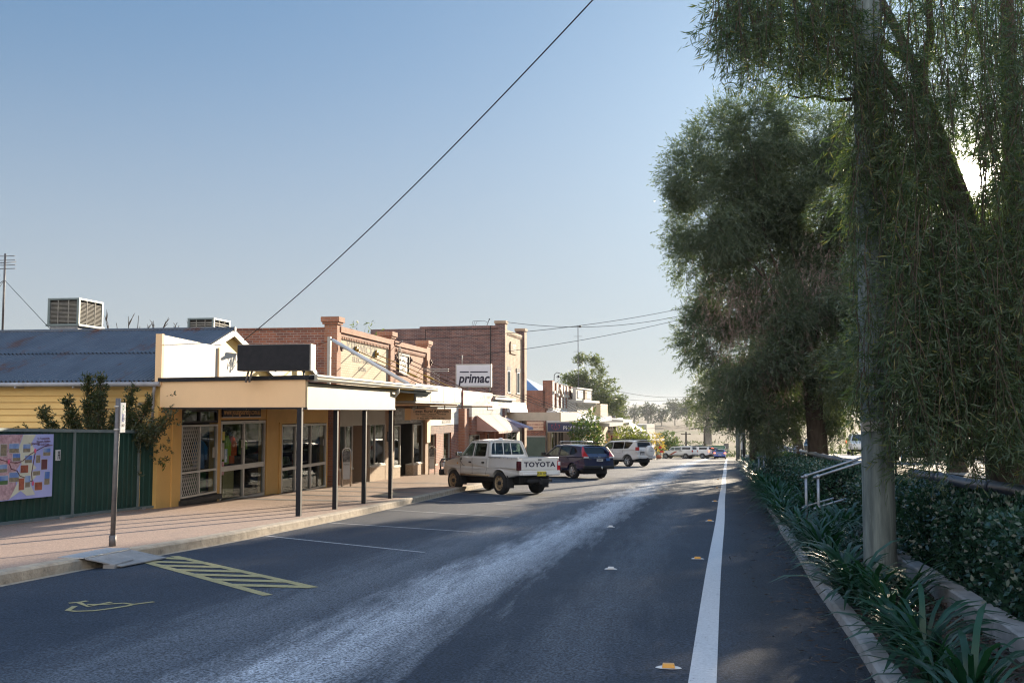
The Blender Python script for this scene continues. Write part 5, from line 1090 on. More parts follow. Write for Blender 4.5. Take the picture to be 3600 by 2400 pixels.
def plate(t,x,y,z,txt,m,nrm=-1,w_=.37,h=.12):
    p=MB().box(x-.008,x,y-w_/2,y+w_/2,z-h/2,z+h/2).build('number_plate',m,t,local=True)
    text(txt,h*.72,K['letterdark'],p,Matrix(((0,0,-1,x-.009),(-1,0,0,y),(0,1,0,z),(0,0,0,1))),bold=.015,ext=.001); return p
def rearM(x,y,z): return Matrix(((0,0,-1,x),(-1,0,0,y),(0,1,0,z),(0,0,0,1)))
def lamp(t,x0,x1,y0,y1,z0,z1_,m,name='tail_lamp',bev=.015):
    return MB().box(x0,x1,y0,y1,z0,z1_).build(name,m,t,local=True,bevel=bev)
def seam(t,W,pts,m=None):
    for s in (1,-1):
        mb=MB()
        for a,b in zip(pts[:-1],pts[1:]): mb.tube([(a[0],s*(W+.0),a[1]),(b[0],s*(W+.0),b[1])],.006,4,smooth=False)
        mb.build('door_gap',m or K['plastic'],t,local=True)
def ute():
    S=dict(W=1.70,wr=.37,ww=.24,xf=1.55,xr=-1.30,z0=.55,x0=-2.38,x1=2.30,zr0=.66,paint=K['carwhite'],zb=1.18,zt=1.74,inset=.17,crown=.05,hub=K['dusthub'],steel=True,bev=.035,
      top=[(-2.40,.70),(-2.39,.86),(-.66,.86),(-.66,1.18),(1.12,1.18),(1.6,1.12),(2.1,1.02),(2.26,.93),(2.32,.78)],
      side=[(1.16,1.18),(.56,1.74),(-.50,1.74),(-.66,1.18)],iA=0,iB=1,iC=2,iD=3,
      wins=[([(.98,1.24),(.56,1.655),(.34,1.665),(.34,1.24)],0),([(.24,1.24),(.24,1.665),(-.40,1.655),(-.46,1.24)],0)],
      rw=[(-.88,.2),(.88,.2),(.82,.9),(-.82,.9)],seats=(.35,-.35),mir=(.98,1.22),mirm=K['chrome'])
    t,W=car('parked_ute','dusty white double cab ute parked nose to the kerb with its lettered tailgate','ute',-5.66,34.0,44,S)
    K['dirt']=mat('dirt_spatter',(.36,.25,.15),(.45,.34,.22),sc_=6,rough=.9)
    # tray
    mb=MB()
    for s in (1,-1):
        mb.hexa([(-2.36,s*(W-.06),.86),(-.68,s*(W-.06),.86),(-.68,s*W,.86),(-2.36,s*(W-.005),.86)],[(-2.36,s*(W-.07),1.20),(-.68,s*(W-.07),1.20),(-.68,s*(W-.02),1.20),(-2.36,s*(W-.025),1.20)])
    mb.box(-.72,-.67,-W+.06,W-.06,.86,1.20); mb.build('tray',K['carwhite'],t,local=True,bevel=.01)
    mb=MB()
    for s in (1,-1): mb.tube([(-2.34,s*(W-.01),1.215),(-.7,s*(W-.01),1.215)],.012,6)
    mb.tube([(-2.4,-W+.05,1.215),(-2.4,W-.05,1.215)],.014,6)
    for i in range(7):
        for s in (1,-1): mb.tube([(-.85-i*.24,s*(W-.01),1.21),(-.87-i*.24,s*(W+.015),1.17)],.01,5)
    mb.build('tray_rope_rail',K['steel'],t,local=True)
    g=MB().box(-2.42,-2.37,-W+.13,W-.13,.82,1.19).build('tailgate',K['carwhite'],t,local=True,bevel=.012)
    mb=MB()
    for a,b,c,d in ((-.66,.66,1.11,1.125),(-.66,.66,.845,.86),(-.66,-.645,.86,1.11),(.645,.66,.86,1.11)): mb.box(-2.428,-2.418,a,b,c,d)
    mb.build('pressing',K['carwhite'],g,local=True)
    MB().box(-2.43,-2.415,-.07,.07,1.125,1.165).build('handle',K['plastic'],g,local=True)
    text('TOYOTA',.215,K['letterdark'],g,rearM(-2.424,.0,.985),bold=.03,ext=.003,sx=1.32,space=1.12)
    for s in (1,-1):
        l=lamp(t,-2.42,-2.30,s*W-.12 if s>0 else -W-.005,W+.005 if s>0 else -W+.12,.80,1.10,K['darklamp'] if s>0 else K['redlamp']); MB().box(-2.428,-2.41,s*W-.105 if s>0 else -W+.0,W-.0 if s>0 else -W+.105,.96,1.08).build('reverse_lens',K['darklamp'] if s>0 else K['clearlamp'],l,local=True,bevel=.01)
    MB().box(-2.47,-2.36,-W+.02,W-.02,.64,.80).box(-2.50,-2.44,-W+.12,W-.12,.64,.73).build('rear_bumper',K['carwhite'],t,local=True,bevel=.03)
    plate(t,-2.505,-.02,.70,'ZLD 109',K['plate'],w_=.36,h=.15)
    MB().box(-2.44,-2.3,-.5,.5,.42,.52).box(-2.5,-2.3,-.06,.06,.36,.48).tube([(-2.5,0,.47),(-2.5,0,.56)],.025,8).build('tow_bar',K['plastic'],t,local=True,bevel=.01)
    for s in (1,-1):
        MB().box(-1.80,-1.77,s*(W-.14)-.14,s*(W-.14)+.14,.22,.62).build('mud_flap',K['plastic'],t,local=True,bevel=.01)
        MB().box(1.02,1.05,s*(W-.14)-.13,s*(W-.14)+.13,.24,.58).build('mud_flap',K['plastic'],t,local=True,bevel=.01)
        for xx in (.42,-.38): MB().box(xx-.07,xx+.07,s*W-.01,s*W+.022,1.0,1.05).build('door_handle',K['plastic'],t,local=True,bevel=.008)
        MB().box(1.2,1.25,s*W-.01,s*W+.012,.96,1.0).build('side_repeater',K['orange'],t,local=True)
        MB().box(.95,1.02,s*W-.01,s*W+.02,1.10,1.15).build('fuel_flap',K['plastic'],t,local=True)
        MB().tube([(xx,s*(W+.008),.60) for xx in (1.0,.2,-.75)],.035,6).build('sill_dirt',K['dirt'],t,local=True)
    seam(t,W-.003,[(.30,1.18),(.28,.62),(-.5,.60),(-.62,.85),(-.62,1.18)]); seam(t,W-.003,[(1.08,1.14),(1.0,.62),(.28,.62)])
    # rear window guard bars, rear rack
    MB().tube([(-.60,.5,1.22),(-.505,.45,1.73)],.017,6).tube([(-.62,.16,1.2),(-.51,.14,1.75)],.017,6).tube([(-.62,-.18,1.2),(-.51,-.16,1.75)],.017,6).tube([(-.72,-.77,1.2),(-.56,-.62,1.72),(-.53,-.5,1.76),(-.53,.5,1.76),(-.56,.62,1.72),(-.72,.77,1.2)],.018,6).build('rear_rack',K['letterwhite'],t,local=True)
    # bull bar and nose
    MB().box(2.34,2.46,-W-.02,W+.02,.52,.74).build('front_bumper',K['plastic'],t,local=True,bevel=.04)
    mb=MB()
    for s in (1,-1): mb.tube([(2.42,s*.80,.74),(2.44,s*.82,.95),(2.40,s*.78,1.08),(2.38,s*.55,1.10),(2.42,s*.5,.74)],.03,8)
    mb.tube([(2.38,-.55,1.10),(2.38,.55,1.10)],.03,8); mb.build('bull_bar',K['plastic'],t,local=True)
    for s in (1,-1): lamp(t,2.2,2.34,s*.68-.16,s*.68+.16,.82,.96,K['clearlamp'],'headlight')
    MB().tube([(.96,W-.0,1.18),(1.0,W+.03,1.06),(.8,W+.03,.9),(.72,W+.02,.9)],.008,5).build('aerial_cable',K['plastic'],t,local=True)
    MB().ball((-.2,0,1.83),.1,.06,.025).build('roof_vent',K['letterwhite'],t,local=True)
ute()
def suv_navy():
    S=dict(W=1.82,wr=.345,ww=.23,xf=1.30,xr=-1.32,z0=.38,x0=-2.22,x1=2.26,zr0=.50,paint=K['navy'],zb=1.02,zt=1.58,inset=.24,crown=.06,hub=K['hub'],bev=.09,spokes=7,
      top=[(-2.26,.62),(-2.20,.98),(-2.05,1.03),(1.05,1.02),(1.7,.98),(2.12,.86),(2.27,.62)],
      side=[(1.20,1.0),(.35,1.54),(-.5,1.58),(-1.75,1.50),(-2.12,1.02)],iA=0,iB=1,iC=3,iD=4,
      wins=[([(.98,1.06),(.34,1.47),(-.05,1.50),(-.05,1.06)],0),([(-.13,1.06),(-.13,1.505),(-.95,1.50),(-.95,1.08)],0),([(-1.03,1.09),(-1.03,1.49),(-1.32,1.455),(-1.60,1.27),(-1.45,1.16)],1)],
      rw=[(-.82,.30),(.82,.30),(.78,.9),(-.78,.9)],rg=K['dglass'],seats=(.2,-.75),mir=(.95,1.05))
    t,W=car('parked_suv','dark navy compact SUV with silver roof bars parked beyond the white ute','car',-4.42,48.6,40,S)
    for s in (1,-1):
        l=MB().prism([(-2.235,s*.60,1.02),(-2.245,s*.86,.98),(-2.14,s*.93,1.05),(-1.95,s*.80,1.36),(-1.86,s*.70,1.50),(-1.93,s*.66,1.46),(-2.05,s*.72,1.3)],(-.03,0,.01)).build('tail_lamp',K['redlamp'],t,local=True,bevel=.015)
        MB().box(-2.27,-2.2,s*.74-.13,s*.74+.13,.965,1.03).build('reverse_lens',K['clearlamp'],l,local=True,bevel=.01)
        MB().tube([(.2,s*.62,1.66),(-1.5,s*.60,1.66)],.018,6).build('roof_rail',K['plastic'],t,local=True)
        MB().tube([(1.15,s*(W-.04),1.045),(-1.6,s*(W-.10),1.06),(-1.72,s*(W-.15),1.2)],.008,5).build('chrome_strip',K['chrome'],t,local=True)
        for xx in (.05,-.85): MB().box(xx-.1,xx+.1,s*W-.03,s*W+.02,.93,.965).build('door_handle',K['navy'],t,local=True,bevel=.01)
    for xx in (.05,-.85): MB().tube([(xx,-.66,1.735),(xx,.66,1.735)],.022,6).box(xx-.04,xx+.04,-.66,-.58,1.64,1.73).box(xx-.04,xx+.04,.58,.66,1.64,1.73).build('roof_bar',K['hub'],t,local=True)
    MB().box(-2.275,-2.255,-.33,.33,.945,.965).build('chrome_garnish',K['chrome'],t,local=True)
    MB().tube([(-2.262,-.05,.99),(-2.262,-.045,1.05)],.008,5).tube([(-2.262,.05,.99),(-2.262,.045,1.05)],.008,5).tube([(-2.262,-.05,1.02),(-2.262,.05,1.02)],.008,5).tube([(-2.26,.065*math.cos(q),1.02+.05*math.sin(q)) for q in np.linspace(0,6.28,13)],.006,4).build('badge',K['chrome'],t,local=True)
    text('CR-V',.07,K['chrome'],t,rearM(-2.262,.52,.90),sx=1.3,ext=.003)
    MB().box(-2.30,-2.1,-.86,.86,.46,.62).build('rear_bumper',K['plastic'],t,local=True,bevel=.04)
    MB().box(-2.275,-2.262,-.62,-.40,.84,.96).build('sticker',mat('blue_sticker',(.05,.15,.4),rough=.5),t,local=True)
    plate(t,-2.272,-.02,.87,'WM65',K['plateW'],w_=.36,h=.11); MB().tube([(-2.33,-.1,.42),(-2.33,-.1,.58)],.03,8).build('tow_ball',K['chrome'],t,local=True)
    seam(t,W-.012,[(-.09,1.02),(-.09,.45)]); seam(t,W-.012,[(-1.0,1.02),(-.98,.75)])
suv_navy()
def suv_white():
    S=dict(W=1.885,wr=.39,ww=.25,xf=1.40,xr=-1.39,z0=.45,x0=-2.28,x1=2.36,zr0=.55,paint=K['silver'],zb=1.16,zt=1.76,inset=.22,crown=.06,hub=K['hub'],bev=.07,spokes=6,
      top=[(-2.30,.66),(-2.28,1.14),(-2.2,1.18),(1.15,1.16),(1.8,1.12),(2.25,1.0),(2.38,.7)],
      side=[(1.28,1.15),(.45,1.72),(-1.2,1.78),(-2.02,1.72),(-2.25,1.16)],iA=0,iB=1,iC=3,iD=4,
      wins=[([(1.05,1.21),(.45,1.64),(.05,1.67),(.05,1.21)],0),([(-.03,1.21),(-.03,1.67),(-.98,1.69),(-.98,1.23)],1),([(-1.05,1.23),(-1.05,1.69),(-1.78,1.66),(-1.62,1.45),(-1.45,1.26)],1)],
      rw=[(-.88,.30),(.88,.30),(.84,.88),(-.84,.88)],rg=K['dglass'],seats=(.3,-.65),mir=(1.0,1.2),mirm=K['silver'])
    t,W=car('parked_four_wheel_drive','pearl white four-wheel drive with a covered spare wheel on its tail','car',-2.95,71.3,50,S)
    for s in (1,-1):
        l=lamp(t,-2.31,-2.12,s*.80-.10,s*.80+.12 if s>0 else s*.80+.10,1.10,1.34,K['redlamp']); lamp(l,-2.33,-2.1,s*.82-.11,s*.82+.11,.96,1.09,K['clearlamp'],'reverse_lens')
        MB().tube([(.3,s*.68,1.80),(.2,s*.68,1.86),(-1.7,s*.68,1.87),(-1.8,s*.68,1.81)],.025,6).build('roof_rail',K['plastic'],t,local=True)
        MB().box(-2.42,-2.34,s*.7-.1,s*.7+.1,.66,.70).build('reflector',K['redlamp'],t,local=True)
        for xx in (.2,-.85): MB().box(xx-.1,xx+.1,s*W-.03,s*W+.02,1.04,1.075).build('door_handle',K['silver'],t,local=True,bevel=.01)
    w_=MB().tube([(-2.24,-.30,1.06),(-2.30,-.30,1.06),(-2.46,-.30,1.06),(-2.52,-.30,1.06)],[.36,.40,.40,.30],28).build('spare_wheel_cover',K['silver'],t,local=True,bevel=.02)
    MB().box(-2.526,-2.52,-.45,-.18,1.08,1.10).box(-2.526,-2.52,-.42,-.22,1.05,1.06).build('emblem',K['letterdark'],w_,local=True)
    MB().box(-2.325,-2.30,.18,.62,.80,1.02).build('plate_recess',K['plastic'],t,local=True,bevel=.01); plate(t,-2.328,.40,.86,'926 JXI',K['plateW'])
    MB().tube([(-2.312,.55+.05*math.cos(q),1.10+.035*math.sin(q)) for q in np.linspace(0,6.28,13)],.006,4).build('badge',K['chrome'],t,local=True)
    MB().box(-2.42,-2.2,-.92,.92,.55,.74).build('rear_bumper',K['silver'],t,local=True,bevel=.04); MB().box(-2.5,-2.3,-.07,.07,.46,.60).box(-2.36,-2.2,-.6,.6,.47,.55).build('tow_bar',K['plastic'],t,local=True)
    MB().box(-2.2,-1.95,-.75,.75,1.78,1.82).build('roof_spoiler',K['silver'],t,local=True,bevel=.015)
    seam(t,W-.01,[(.0,1.16),(0,.55)]); seam(t,W-.01,[(-1.0,1.18),(-.95,.9)])
suv_white()
def ute_wagon(x,y,az,label,stripe,canopy,roofcol,cat):
    S=dict(W=1.85,wr=.38,ww=.25,xf=1.70,xr=-1.52,z0=.50,x0=-2.62,x1=2.60,zr0=.6,paint=K['carwhite'],zb=1.18,zt=1.76,inset=.2,crown=.05,hub=K['hub'],bev=.05,
      top=[(-2.64,.68),(-2.62,1.18),(1.35,1.18),(1.9,1.12),(2.45,1.02),(2.62,.72)],
      side=[(1.42,1.18),(.75,1.74),(-.6,1.78),(-2.45,1.80),(-2.60,1.18)],iA=0,iB=1,iC=3,iD=4,
      wins=[([(1.18,1.24),(.74,1.64),(.3,1.67),(.3,1.24)],0),([(.22,1.24),(.22,1.67),(-.55,1.67),(-.6,1.24)],0),([(-.95,1.36),(-.95,1.68),(-2.2,1.68),(-2.2,1.36)],1)],
      rw=[(-.86,.3),(.86,.3),(.84,.88),(-.84,.88)],rg=K['dglass'],seats=(.4,-.3),mir=(1.15,1.2))
    t,W=car('parked_wagon' if not canopy else 'parked_canopy_ute',label,cat,x,y,az,S)
    for s in (1,-1):
        lamp(t,-2.66,-2.5,s*.82-.1,s*.82+.1,.98,1.28,K['brake'] if not canopy else K['redlamp'])
        if stripe: MB().prism([(1.1,s*W-.0,.55),(.75,s*W,.55),(-.25,s*W-.0,1.1),(.1,s*W,1.1)],(0,s*.012,0)).build('side_stripe',K['letterred'],t,local=True); MB().prism([(1.18,s*W,.55),(1.12,s*W,.55),(.12,s*W,1.1),(.18,s*W,1.1)],(0,s*.012,0)).build('side_stripe',mat('gold_stripe',(.6,.45,.1)),t,local=True)
        if canopy: MB().box(-.78,-.72,s*W-.06,s*W+.004,1.18,1.72).build('canopy_joint',K['plastic'],t,local=True); MB().box(-.95,-.4,s*W-.02,s*W+.01,1.08,1.12).build('hinge_trim',K['plastic'],t,local=True)
    if roofcol is not None:
        MB().box(-2.3,.6,-.66,.66,1.86,1.9).build('roof_rack',roofcol,t,local=True)
    else: MB().box(.1,.5,-.5,.5,1.84,1.93).build('light_bar',K['plastic'],t,local=True,bevel=.02)
    MB().box(-2.72,-2.55,-.88,.88,.58,.76).build('rear_bumper',K['hub'],t,local=True,bevel=.03); plate(t,-2.725,0,.68,'SESQ',K['plateW'])
ute_wagon(2.25,151.2,64,'white canopied ute with diagonal maroon side stripe near the junction',True,True,None,'ute')
ute_wagon(4.9,155.5,62,'white wagon with dark roof rack half hidden behind the striped canopied ute',False,False,K['plastic'],'car')
def sedan():
    S=dict(W=1.76,wr=.32,ww=.22,xf=1.32,xr=-1.32,z0=.30,x0=-2.2,x1=2.2,zr0=.42,paint=K['blue'],zb=.92,zt=1.38,inset=.25,crown=.06,hub=K['hub'],bev=.08,
      top=[(-2.24,.55),(-2.2,.98),(-1.6,1.02),(-1.45,.95),(1.0,.92),(1.6,.88),(2.1,.74),(2.22,.5)],
      side=[(1.15,.9),(.35,1.36),(-.75,1.38),(-1.65,.98)],iA=0,iB=1,iC=2,iD=3,
      wins=[([(.9,.97),(.36,1.29),(-.02,1.31),(-.02,.97)],0),([(-.1,.98),(-.1,1.31),(-.72,1.31),(-1.2,1.05)],1)],rg=K['dglass'],seats=(.1,-.75),mir=(.85,.95),mirm=K['blue'])
    t,W=car('blue_sedan','bright blue sedan braking at the junction beside the edge line','car',8.15,149,-3.6,S)
    for s in (1,-1): lamp(t,-2.25,-2.05,s*.72-.14,s*.72+.14,.80,.95,K['brake'],'brake_lamp')
    MB().box(-2.27,-2.0,-.84,.84,.36,.58).build('rear_bumper',K['blue'],t,local=True,bevel=.05); plate(t,-2.275,0,.62,'412 RTV',K['plateW'])
    S2=dict(S); S2.update(W=1.84,wr=.36,z0=.42,paint=K['navy'],zb=1.05,zt=1.62,x0=-2.15,x1=2.2,zr0=.5,top=[(-2.18,.62),(-2.14,1.05),(1.1,1.04),(1.8,.98),(2.15,.85),(2.22,.6)],side=[(1.2,1.03),(.45,1.58),(-1.2,1.64),(-1.8,1.58),(-2.1,1.05)],iC=3,iD=4,
      wins=[([(1.0,1.1),(.45,1.5),(.02,1.54),(.02,1.1)],0),([(-.06,1.1),(-.06,1.54),(-.95,1.55),(-.95,1.1)],1)],mir=(.95,1.1),mirm=K['navy'])
    t,W=car('dark_suv','dark SUV with lit brake lamps waiting ahead of the blue sedan','car',7.35,156.5,0,S2)
    for s in (1,-1): lamp(t,-2.19,-2.0,s*.78-.12,s*.78+.12,.92,1.15,K['brake'],'brake_lamp')
    lamp(t,-2.0,-1.9,-.2,.2,1.56,1.6,K['brake'],'brake_lamp'); MB().box(-2.2,-2.0,-.88,.88,.45,.65).build('rear_bumper',K['plastic'],t,local=True,bevel=.04)
    S3=dict(S2); S3.update(paint=mat('charcoal_car_paint',(.03,.03,.032),rough=.3,coat=1)); t,W=car('charcoal_suv','charcoal vehicle parked on the far carriageway seen between the tree trunks','car',15.6,109,170,S3,.8)
    S4=dict(S2); S4.update(paint=K['carwhite']); t,W=car('white_suv','white vehicle parked on the far carriageway glimpsed through hanging foliage','car',12.4,52,175,S4,.8)
    t,W=car('white_suv','white vehicle with lit red lamps far up the other carriageway','car',15.0,80,175,S4,.8)
    for s in (1,-1): lamp(t,-2.19,-2.0,s*.78-.12,s*.78+.12,.92,1.15,K['brake'],'brake_lamp')
sedan()
# ================================================================ VEGETATION
SUNV=np.array([math.sin(R(SUN_AZ))*math.cos(R(SUN_EL)),math.cos(R(SUN_AZ))*math.cos(R(SUN_EL)),math.sin(R(SUN_EL))])
def unit(a): return a/np.maximum(np.linalg.norm(a,axis=-1,keepdims=True),1e-9)
def leafmesh(name,C,D,L,W,m,parent,cup=.0):
    n=len(C); D=unit(D); r=unit(rng.normal(size=(n,3))); S=unit(np.cross(D,r)); N=np.cross(S,D)
    L=np.broadcast_to(L,n)[:,None]; W=np.broadcast_to(W,n)[:,None]
    mid=C+D*L*.42; V=np.stack([C,mid+S*W/2+N*L*cup,C+D*L,mid-S*W/2+N*L*cup],1).reshape(-1,3)
    return npmesh(name,V,np.arange(4*n).reshape(n,4),m,parent)
def strandleaves(P0,dirs,Ln,step,spread,L0,W0,droop=.0,per=1):
    """leaves along many twigs; returns centres and directions"""
    k=np.maximum(2,(Ln/step).astype(int)); idx=np.repeat(np.arange(len(P0)),k*per)
    t=rng.random(len(idx))*Ln[idx]; u=unit(dirs)
    C=P0[idx]+u[idx]*t[:,None]; C[:,2]-=droop*t**2
    C+=rng.normal(size=C.shape)*.012
    D=u[idx]+spread*rng.normal(size=C.shape); D[:,2]-=droop*t
    return C,D,L0*(.7+.6*rng.random(len(idx))),W0*(.75+.5*rng.random(len(idx)))
def twigmesh(name,P0,dirs,Ln,r,m,parent,droop=0.0,seg=3):
    n=len(P0); u=unit(dirs); a=unit(np.cross(u,rng.normal(size=(n,3)))); b=np.cross(u,a); V=[];F=[]
    for i in range(seg+1):
        t=(Ln*i/seg)[:,None]; c=P0+u*t; c=c-np.concatenate([np.zeros((n,2)),droop*t**2],1); rr=r*(1-.6*i/seg)
        V.append(np.stack([c+a*rr,c-a*rr*.5+b*rr*.87,c-a*rr*.5-b*rr*.87],1))
    V=np.stack(V,1)   # n,seg+1,3,3
    base=np.arange(n)[:,None]*(seg+1)*3
    for i in range(seg):
        for j in range(3):
            p=i*3+j; q=i*3+(j+1)%3; F.append(np.concatenate([base+p,base+q,base+q+3,base+p+3],1))
    return npmesh(name,V.reshape(-1,3),np.concatenate(F),m,parent)
def inball(n,shell=.55):
    d=unit(rng.normal(size=(n,3))); return d*(shell+(1-shell)*rng.random(n)**.5)[:,None]
def tree(name,label,base,blobs,trunk_r,fork,L,W,m,per_m3,twig=.5,down=.25,bark='bark',group=None,limb=True,spread=.7,lean=(0,0),shell=.35,step=.035,cat='tree',twigs=False,extra=None,thin=1.0,every=1,clump=0):
    bx,by,bz=base; t=thing(name,label,cat,(bx,by,bz),group=group)
    fk=Vector((bx+lean[0],by+lean[1],bz+fork)); mb=MB()
    mb.tube([(bx,by,bz-.15),(bx+lean[0]*.05,by+lean[1]*.05,bz+.25),(bx+lean[0]*.45,by+lean[1]*.5,bz+fork*.5),tuple(fk)],[trunk_r*1.5,trunk_r*1.05,trunk_r*.92,trunk_r*.85],10)
    mb.build('trunk',K[bark],t,recalc=False)
    if limb:
        mb=MB()
        for (x,y,z,rx,ry,rz) in blobs[::every]:
            e=Vector((x,y,z)); q=fk.lerp(e,.45)+Vector((rnd.uniform(-.3,.3),rnd.uniform(-.3,.3),abs(e.z-fk.z)*.1))
            mb.tube([tuple(fk-Vector((0,0,trunk_r))),tuple(fk.lerp(q,.5)+Vector((rnd.uniform(-.1,.1),0,.05))),tuple(q),tuple(e)],[trunk_r*.62*thin,trunk_r*.46*thin,trunk_r*.3*thin,trunk_r*.06*thin],7,caps=False)
            for k in range(3):
                e2=e+Vector((rx*rnd.uniform(-.8,.8),ry*rnd.uniform(-.8,.8),rz*rnd.uniform(-.5,.8))); mb.tube([tuple(q),tuple(q.lerp(e2,.5)+Vector((0,0,.1))),tuple(e2)],[trunk_r*.25*thin,trunk_r*.14*thin,trunk_r*.03*thin],5,caps=False)
        mb.build('branches',K[bark],t,recalc=False)
    P=[];Dd=[]
    for (x,y,z,rx,ry,rz) in blobs:
        n=max(4,int(per_m3*rx*ry*rz*4.19*twig)); o=inball(n,shell)
        if clump: k=inball(clump,.45); o=k[rng.integers(0,clump,n)]+rng.normal(size=(n,3))*.19
        P.append(np.array([x,y,z])+o*np.array([rx,ry,rz])); d=o+.5*rng.normal(size=o.shape); d[:,2]-=down; Dd.append(d)
    P=np.concatenate(P);Dd=np.concatenate(Dd); Ln=twig*(.6+.8*rng.random(len(P)))
    C,D,l,w_=strandleaves(P,Dd,Ln,step,spread,L,W)
    cb=unit(C-np.array([0,0,1.6])); kp=cb@SUNV<math.cos(R(1.2)); C,D,l,w_=C[kp],D[kp],l[kp],w_[kp]      # the break in the leaves where the low sun comes through
    leafmesh('crown',C,D,l,w_,m,t)
    if twigs: twigmesh('twigs',P,Dd,Ln,.006,K[bark],t)
    return t
def willow_near():
    """tree with hanging branchlets over the kerb, nearest the camera"""
    t=thing('willow_tree','nearest large weeping tree at the right edge, its leafy strands hanging beside the pole','tree',(4.3,13.1,z1(13.1)+.6))
    mb=MB(); z0=z1(13.1)+.4
    mb.tube([(4.3,13.1,z0),(4.28,13.1,z0+.4),(4.2,13.05,1.2),(4.12,13.0,2.3)],[.42,.33,.29,.27],12); mb.build('trunk',K['bark'],t,recalc=False)
    limbs=[([(4.12,13.0,2.2),(3.7,12.8,3.6),(3.0,12.4,5.2),(1.9,11.8,6.6),(1.0,11.2,7.3)],.13),([(4.12,13,2.2),(3.9,13.3,4),(3.3,13.5,6.2),(2.5,13.8,8.3)],.16),([(4.15,13,2.2),(4.3,12.9,4.2),(4.1,12.3,6.5),(3.9,12.0,8.4)],.17),([(4.15,13,2.0),(4.9,12.8,3.6),(5.4,12.6,6.2),(5.6,12.2,8)],.15),
      ([(3.75,12.8,3.4),(3.3,12.1,4.4),(2.75,11.6,4.93),(2.4,11.5,5.03),(2.15,11.52,5.12),(1.95,11.48,5.10),(1.75,11.5,5.17),(1.6,11.45,5.13),(1.42,11.5,5.2)],.045),([(3.0,12.4,5.2),(3.1,11.8,5.9),(2.9,11.2,7.2)],.08),([(3.9,13.2,4),(3.2,12.6,3.2),(2.7,12.2,2.4)],.045),([(4.2,12.9,3.2),(4.6,11.9,4.6),(4.7,11.3,6.8)],.09),([(3.3,13.5,6.2),(2.4,13,6.6),(1.6,12.4,6.9)],.07)]
    mb=MB()
    for p,r_ in limbs: mb.tube(p,list(np.linspace(r_,r_*.16,len(p))),9,caps=False)
    mb.build('limb',K['bark'],t,recalc=False)
    # hanging strands: image-measured curtains turned into real positions at their own depths
    def region(n,v0,v1,ya,yb,le,Ya,Yb,floor):
        vx=v0+(v1-v0)*rng.random(n); Y=Ya+(Yb-Ya)*rng.random(n); vy=ya+(yb-ya)*rng.random(n)
        X=(.0555+(vx-1640)*.000387)*Y; Z=1.6+Y*(943-vy)/2287
        Ln=(le[0]+(le[1]-le[0])*rng.random(n)); zf=1.6+Y*(943-(floor-70*rng.random(n)))/2287; Ln=np.minimum(Ln,np.maximum(.15,Z-zf)); return np.stack([X,Y,Z],1),Ln
    parts=[region(40,1640,1705,-90,40,(.35,.9),10,11.5,190),region(75,1690,1790,-90,60,(.4,1.1),10,12,235),region(130,1780,1990,-90,120,(.5,1.1),10,12.5,250),region(100,1830,2010,-90,160,(.3,.8),10,12.5,262),
      region(60,1970,2075,0,420,(.5,1.2),10.4,11.1,900),region(55,1975,2075,300,900,(.4,1.0),10.4,11.1,1010),
      region(220,2055,2440,-120,220,(.7,1.9),10,13.8,1070),region(300,2060,2440,200,560,(.8,1.9),10,13.8,1080),region(400,2070,2440,500,820,(.7,1.8),9.8,13.4,1085),region(330,2060,2420,700,960,(.4,1.2),9.8,13.0,1090)]
    P=np.concatenate([p[0] for p in parts]); Ln=np.concatenate([p[1] for p in parts])
    keep=~((np.abs((P[:,0]/P[:,1]-.0555)/.000387+1640-2235)<42)&(np.abs(943-(P[:,2]-1.6)/P[:,1]*2287-350)<120)); P=P[keep];Ln=Ln[keep]
    d=np.stack([rng.normal(size=len(P))*.16,rng.normal(size=len(P))*.16,-np.ones(len(P))],1)
    twigmesh('twigs',P,d,Ln,.006,K['bark'],t)
    # short side sprigs along every strand carry the leaves
    idx=np.repeat(np.arange(len(P)),np.maximum(3,(Ln/.16).astype(int))); tt=rng.random(len(idx))*Ln[idx]; S0=P[idx]+unit(d)[idx]*tt[:,None]
    sd_=np.stack([rng.normal(size=len(idx)),rng.normal(size=len(idx)),-.15-.75*rng.random(len(idx))],1); sl=.16+.22*rng.random(len(idx))
    C,D,l,w_=strandleaves(S0,sd_,sl,.021,.5,.105,.0115,droop=.4)
    C2,D2,l2,w2=strandleaves(P,d,Ln,.04,.6,.10,.011)
    C,D,l,w_=(np.concatenate(q) for q in ((C,C2),(D,D2),(l,l2),(w_,w2))); kp=unit(C-np.array([0,0,1.6]))@SUNV<math.cos(R(.7)); leafmesh('crown',C[kp],D[kp],l[kp],w_[kp],K['lf_weep'],t)
willow_near()
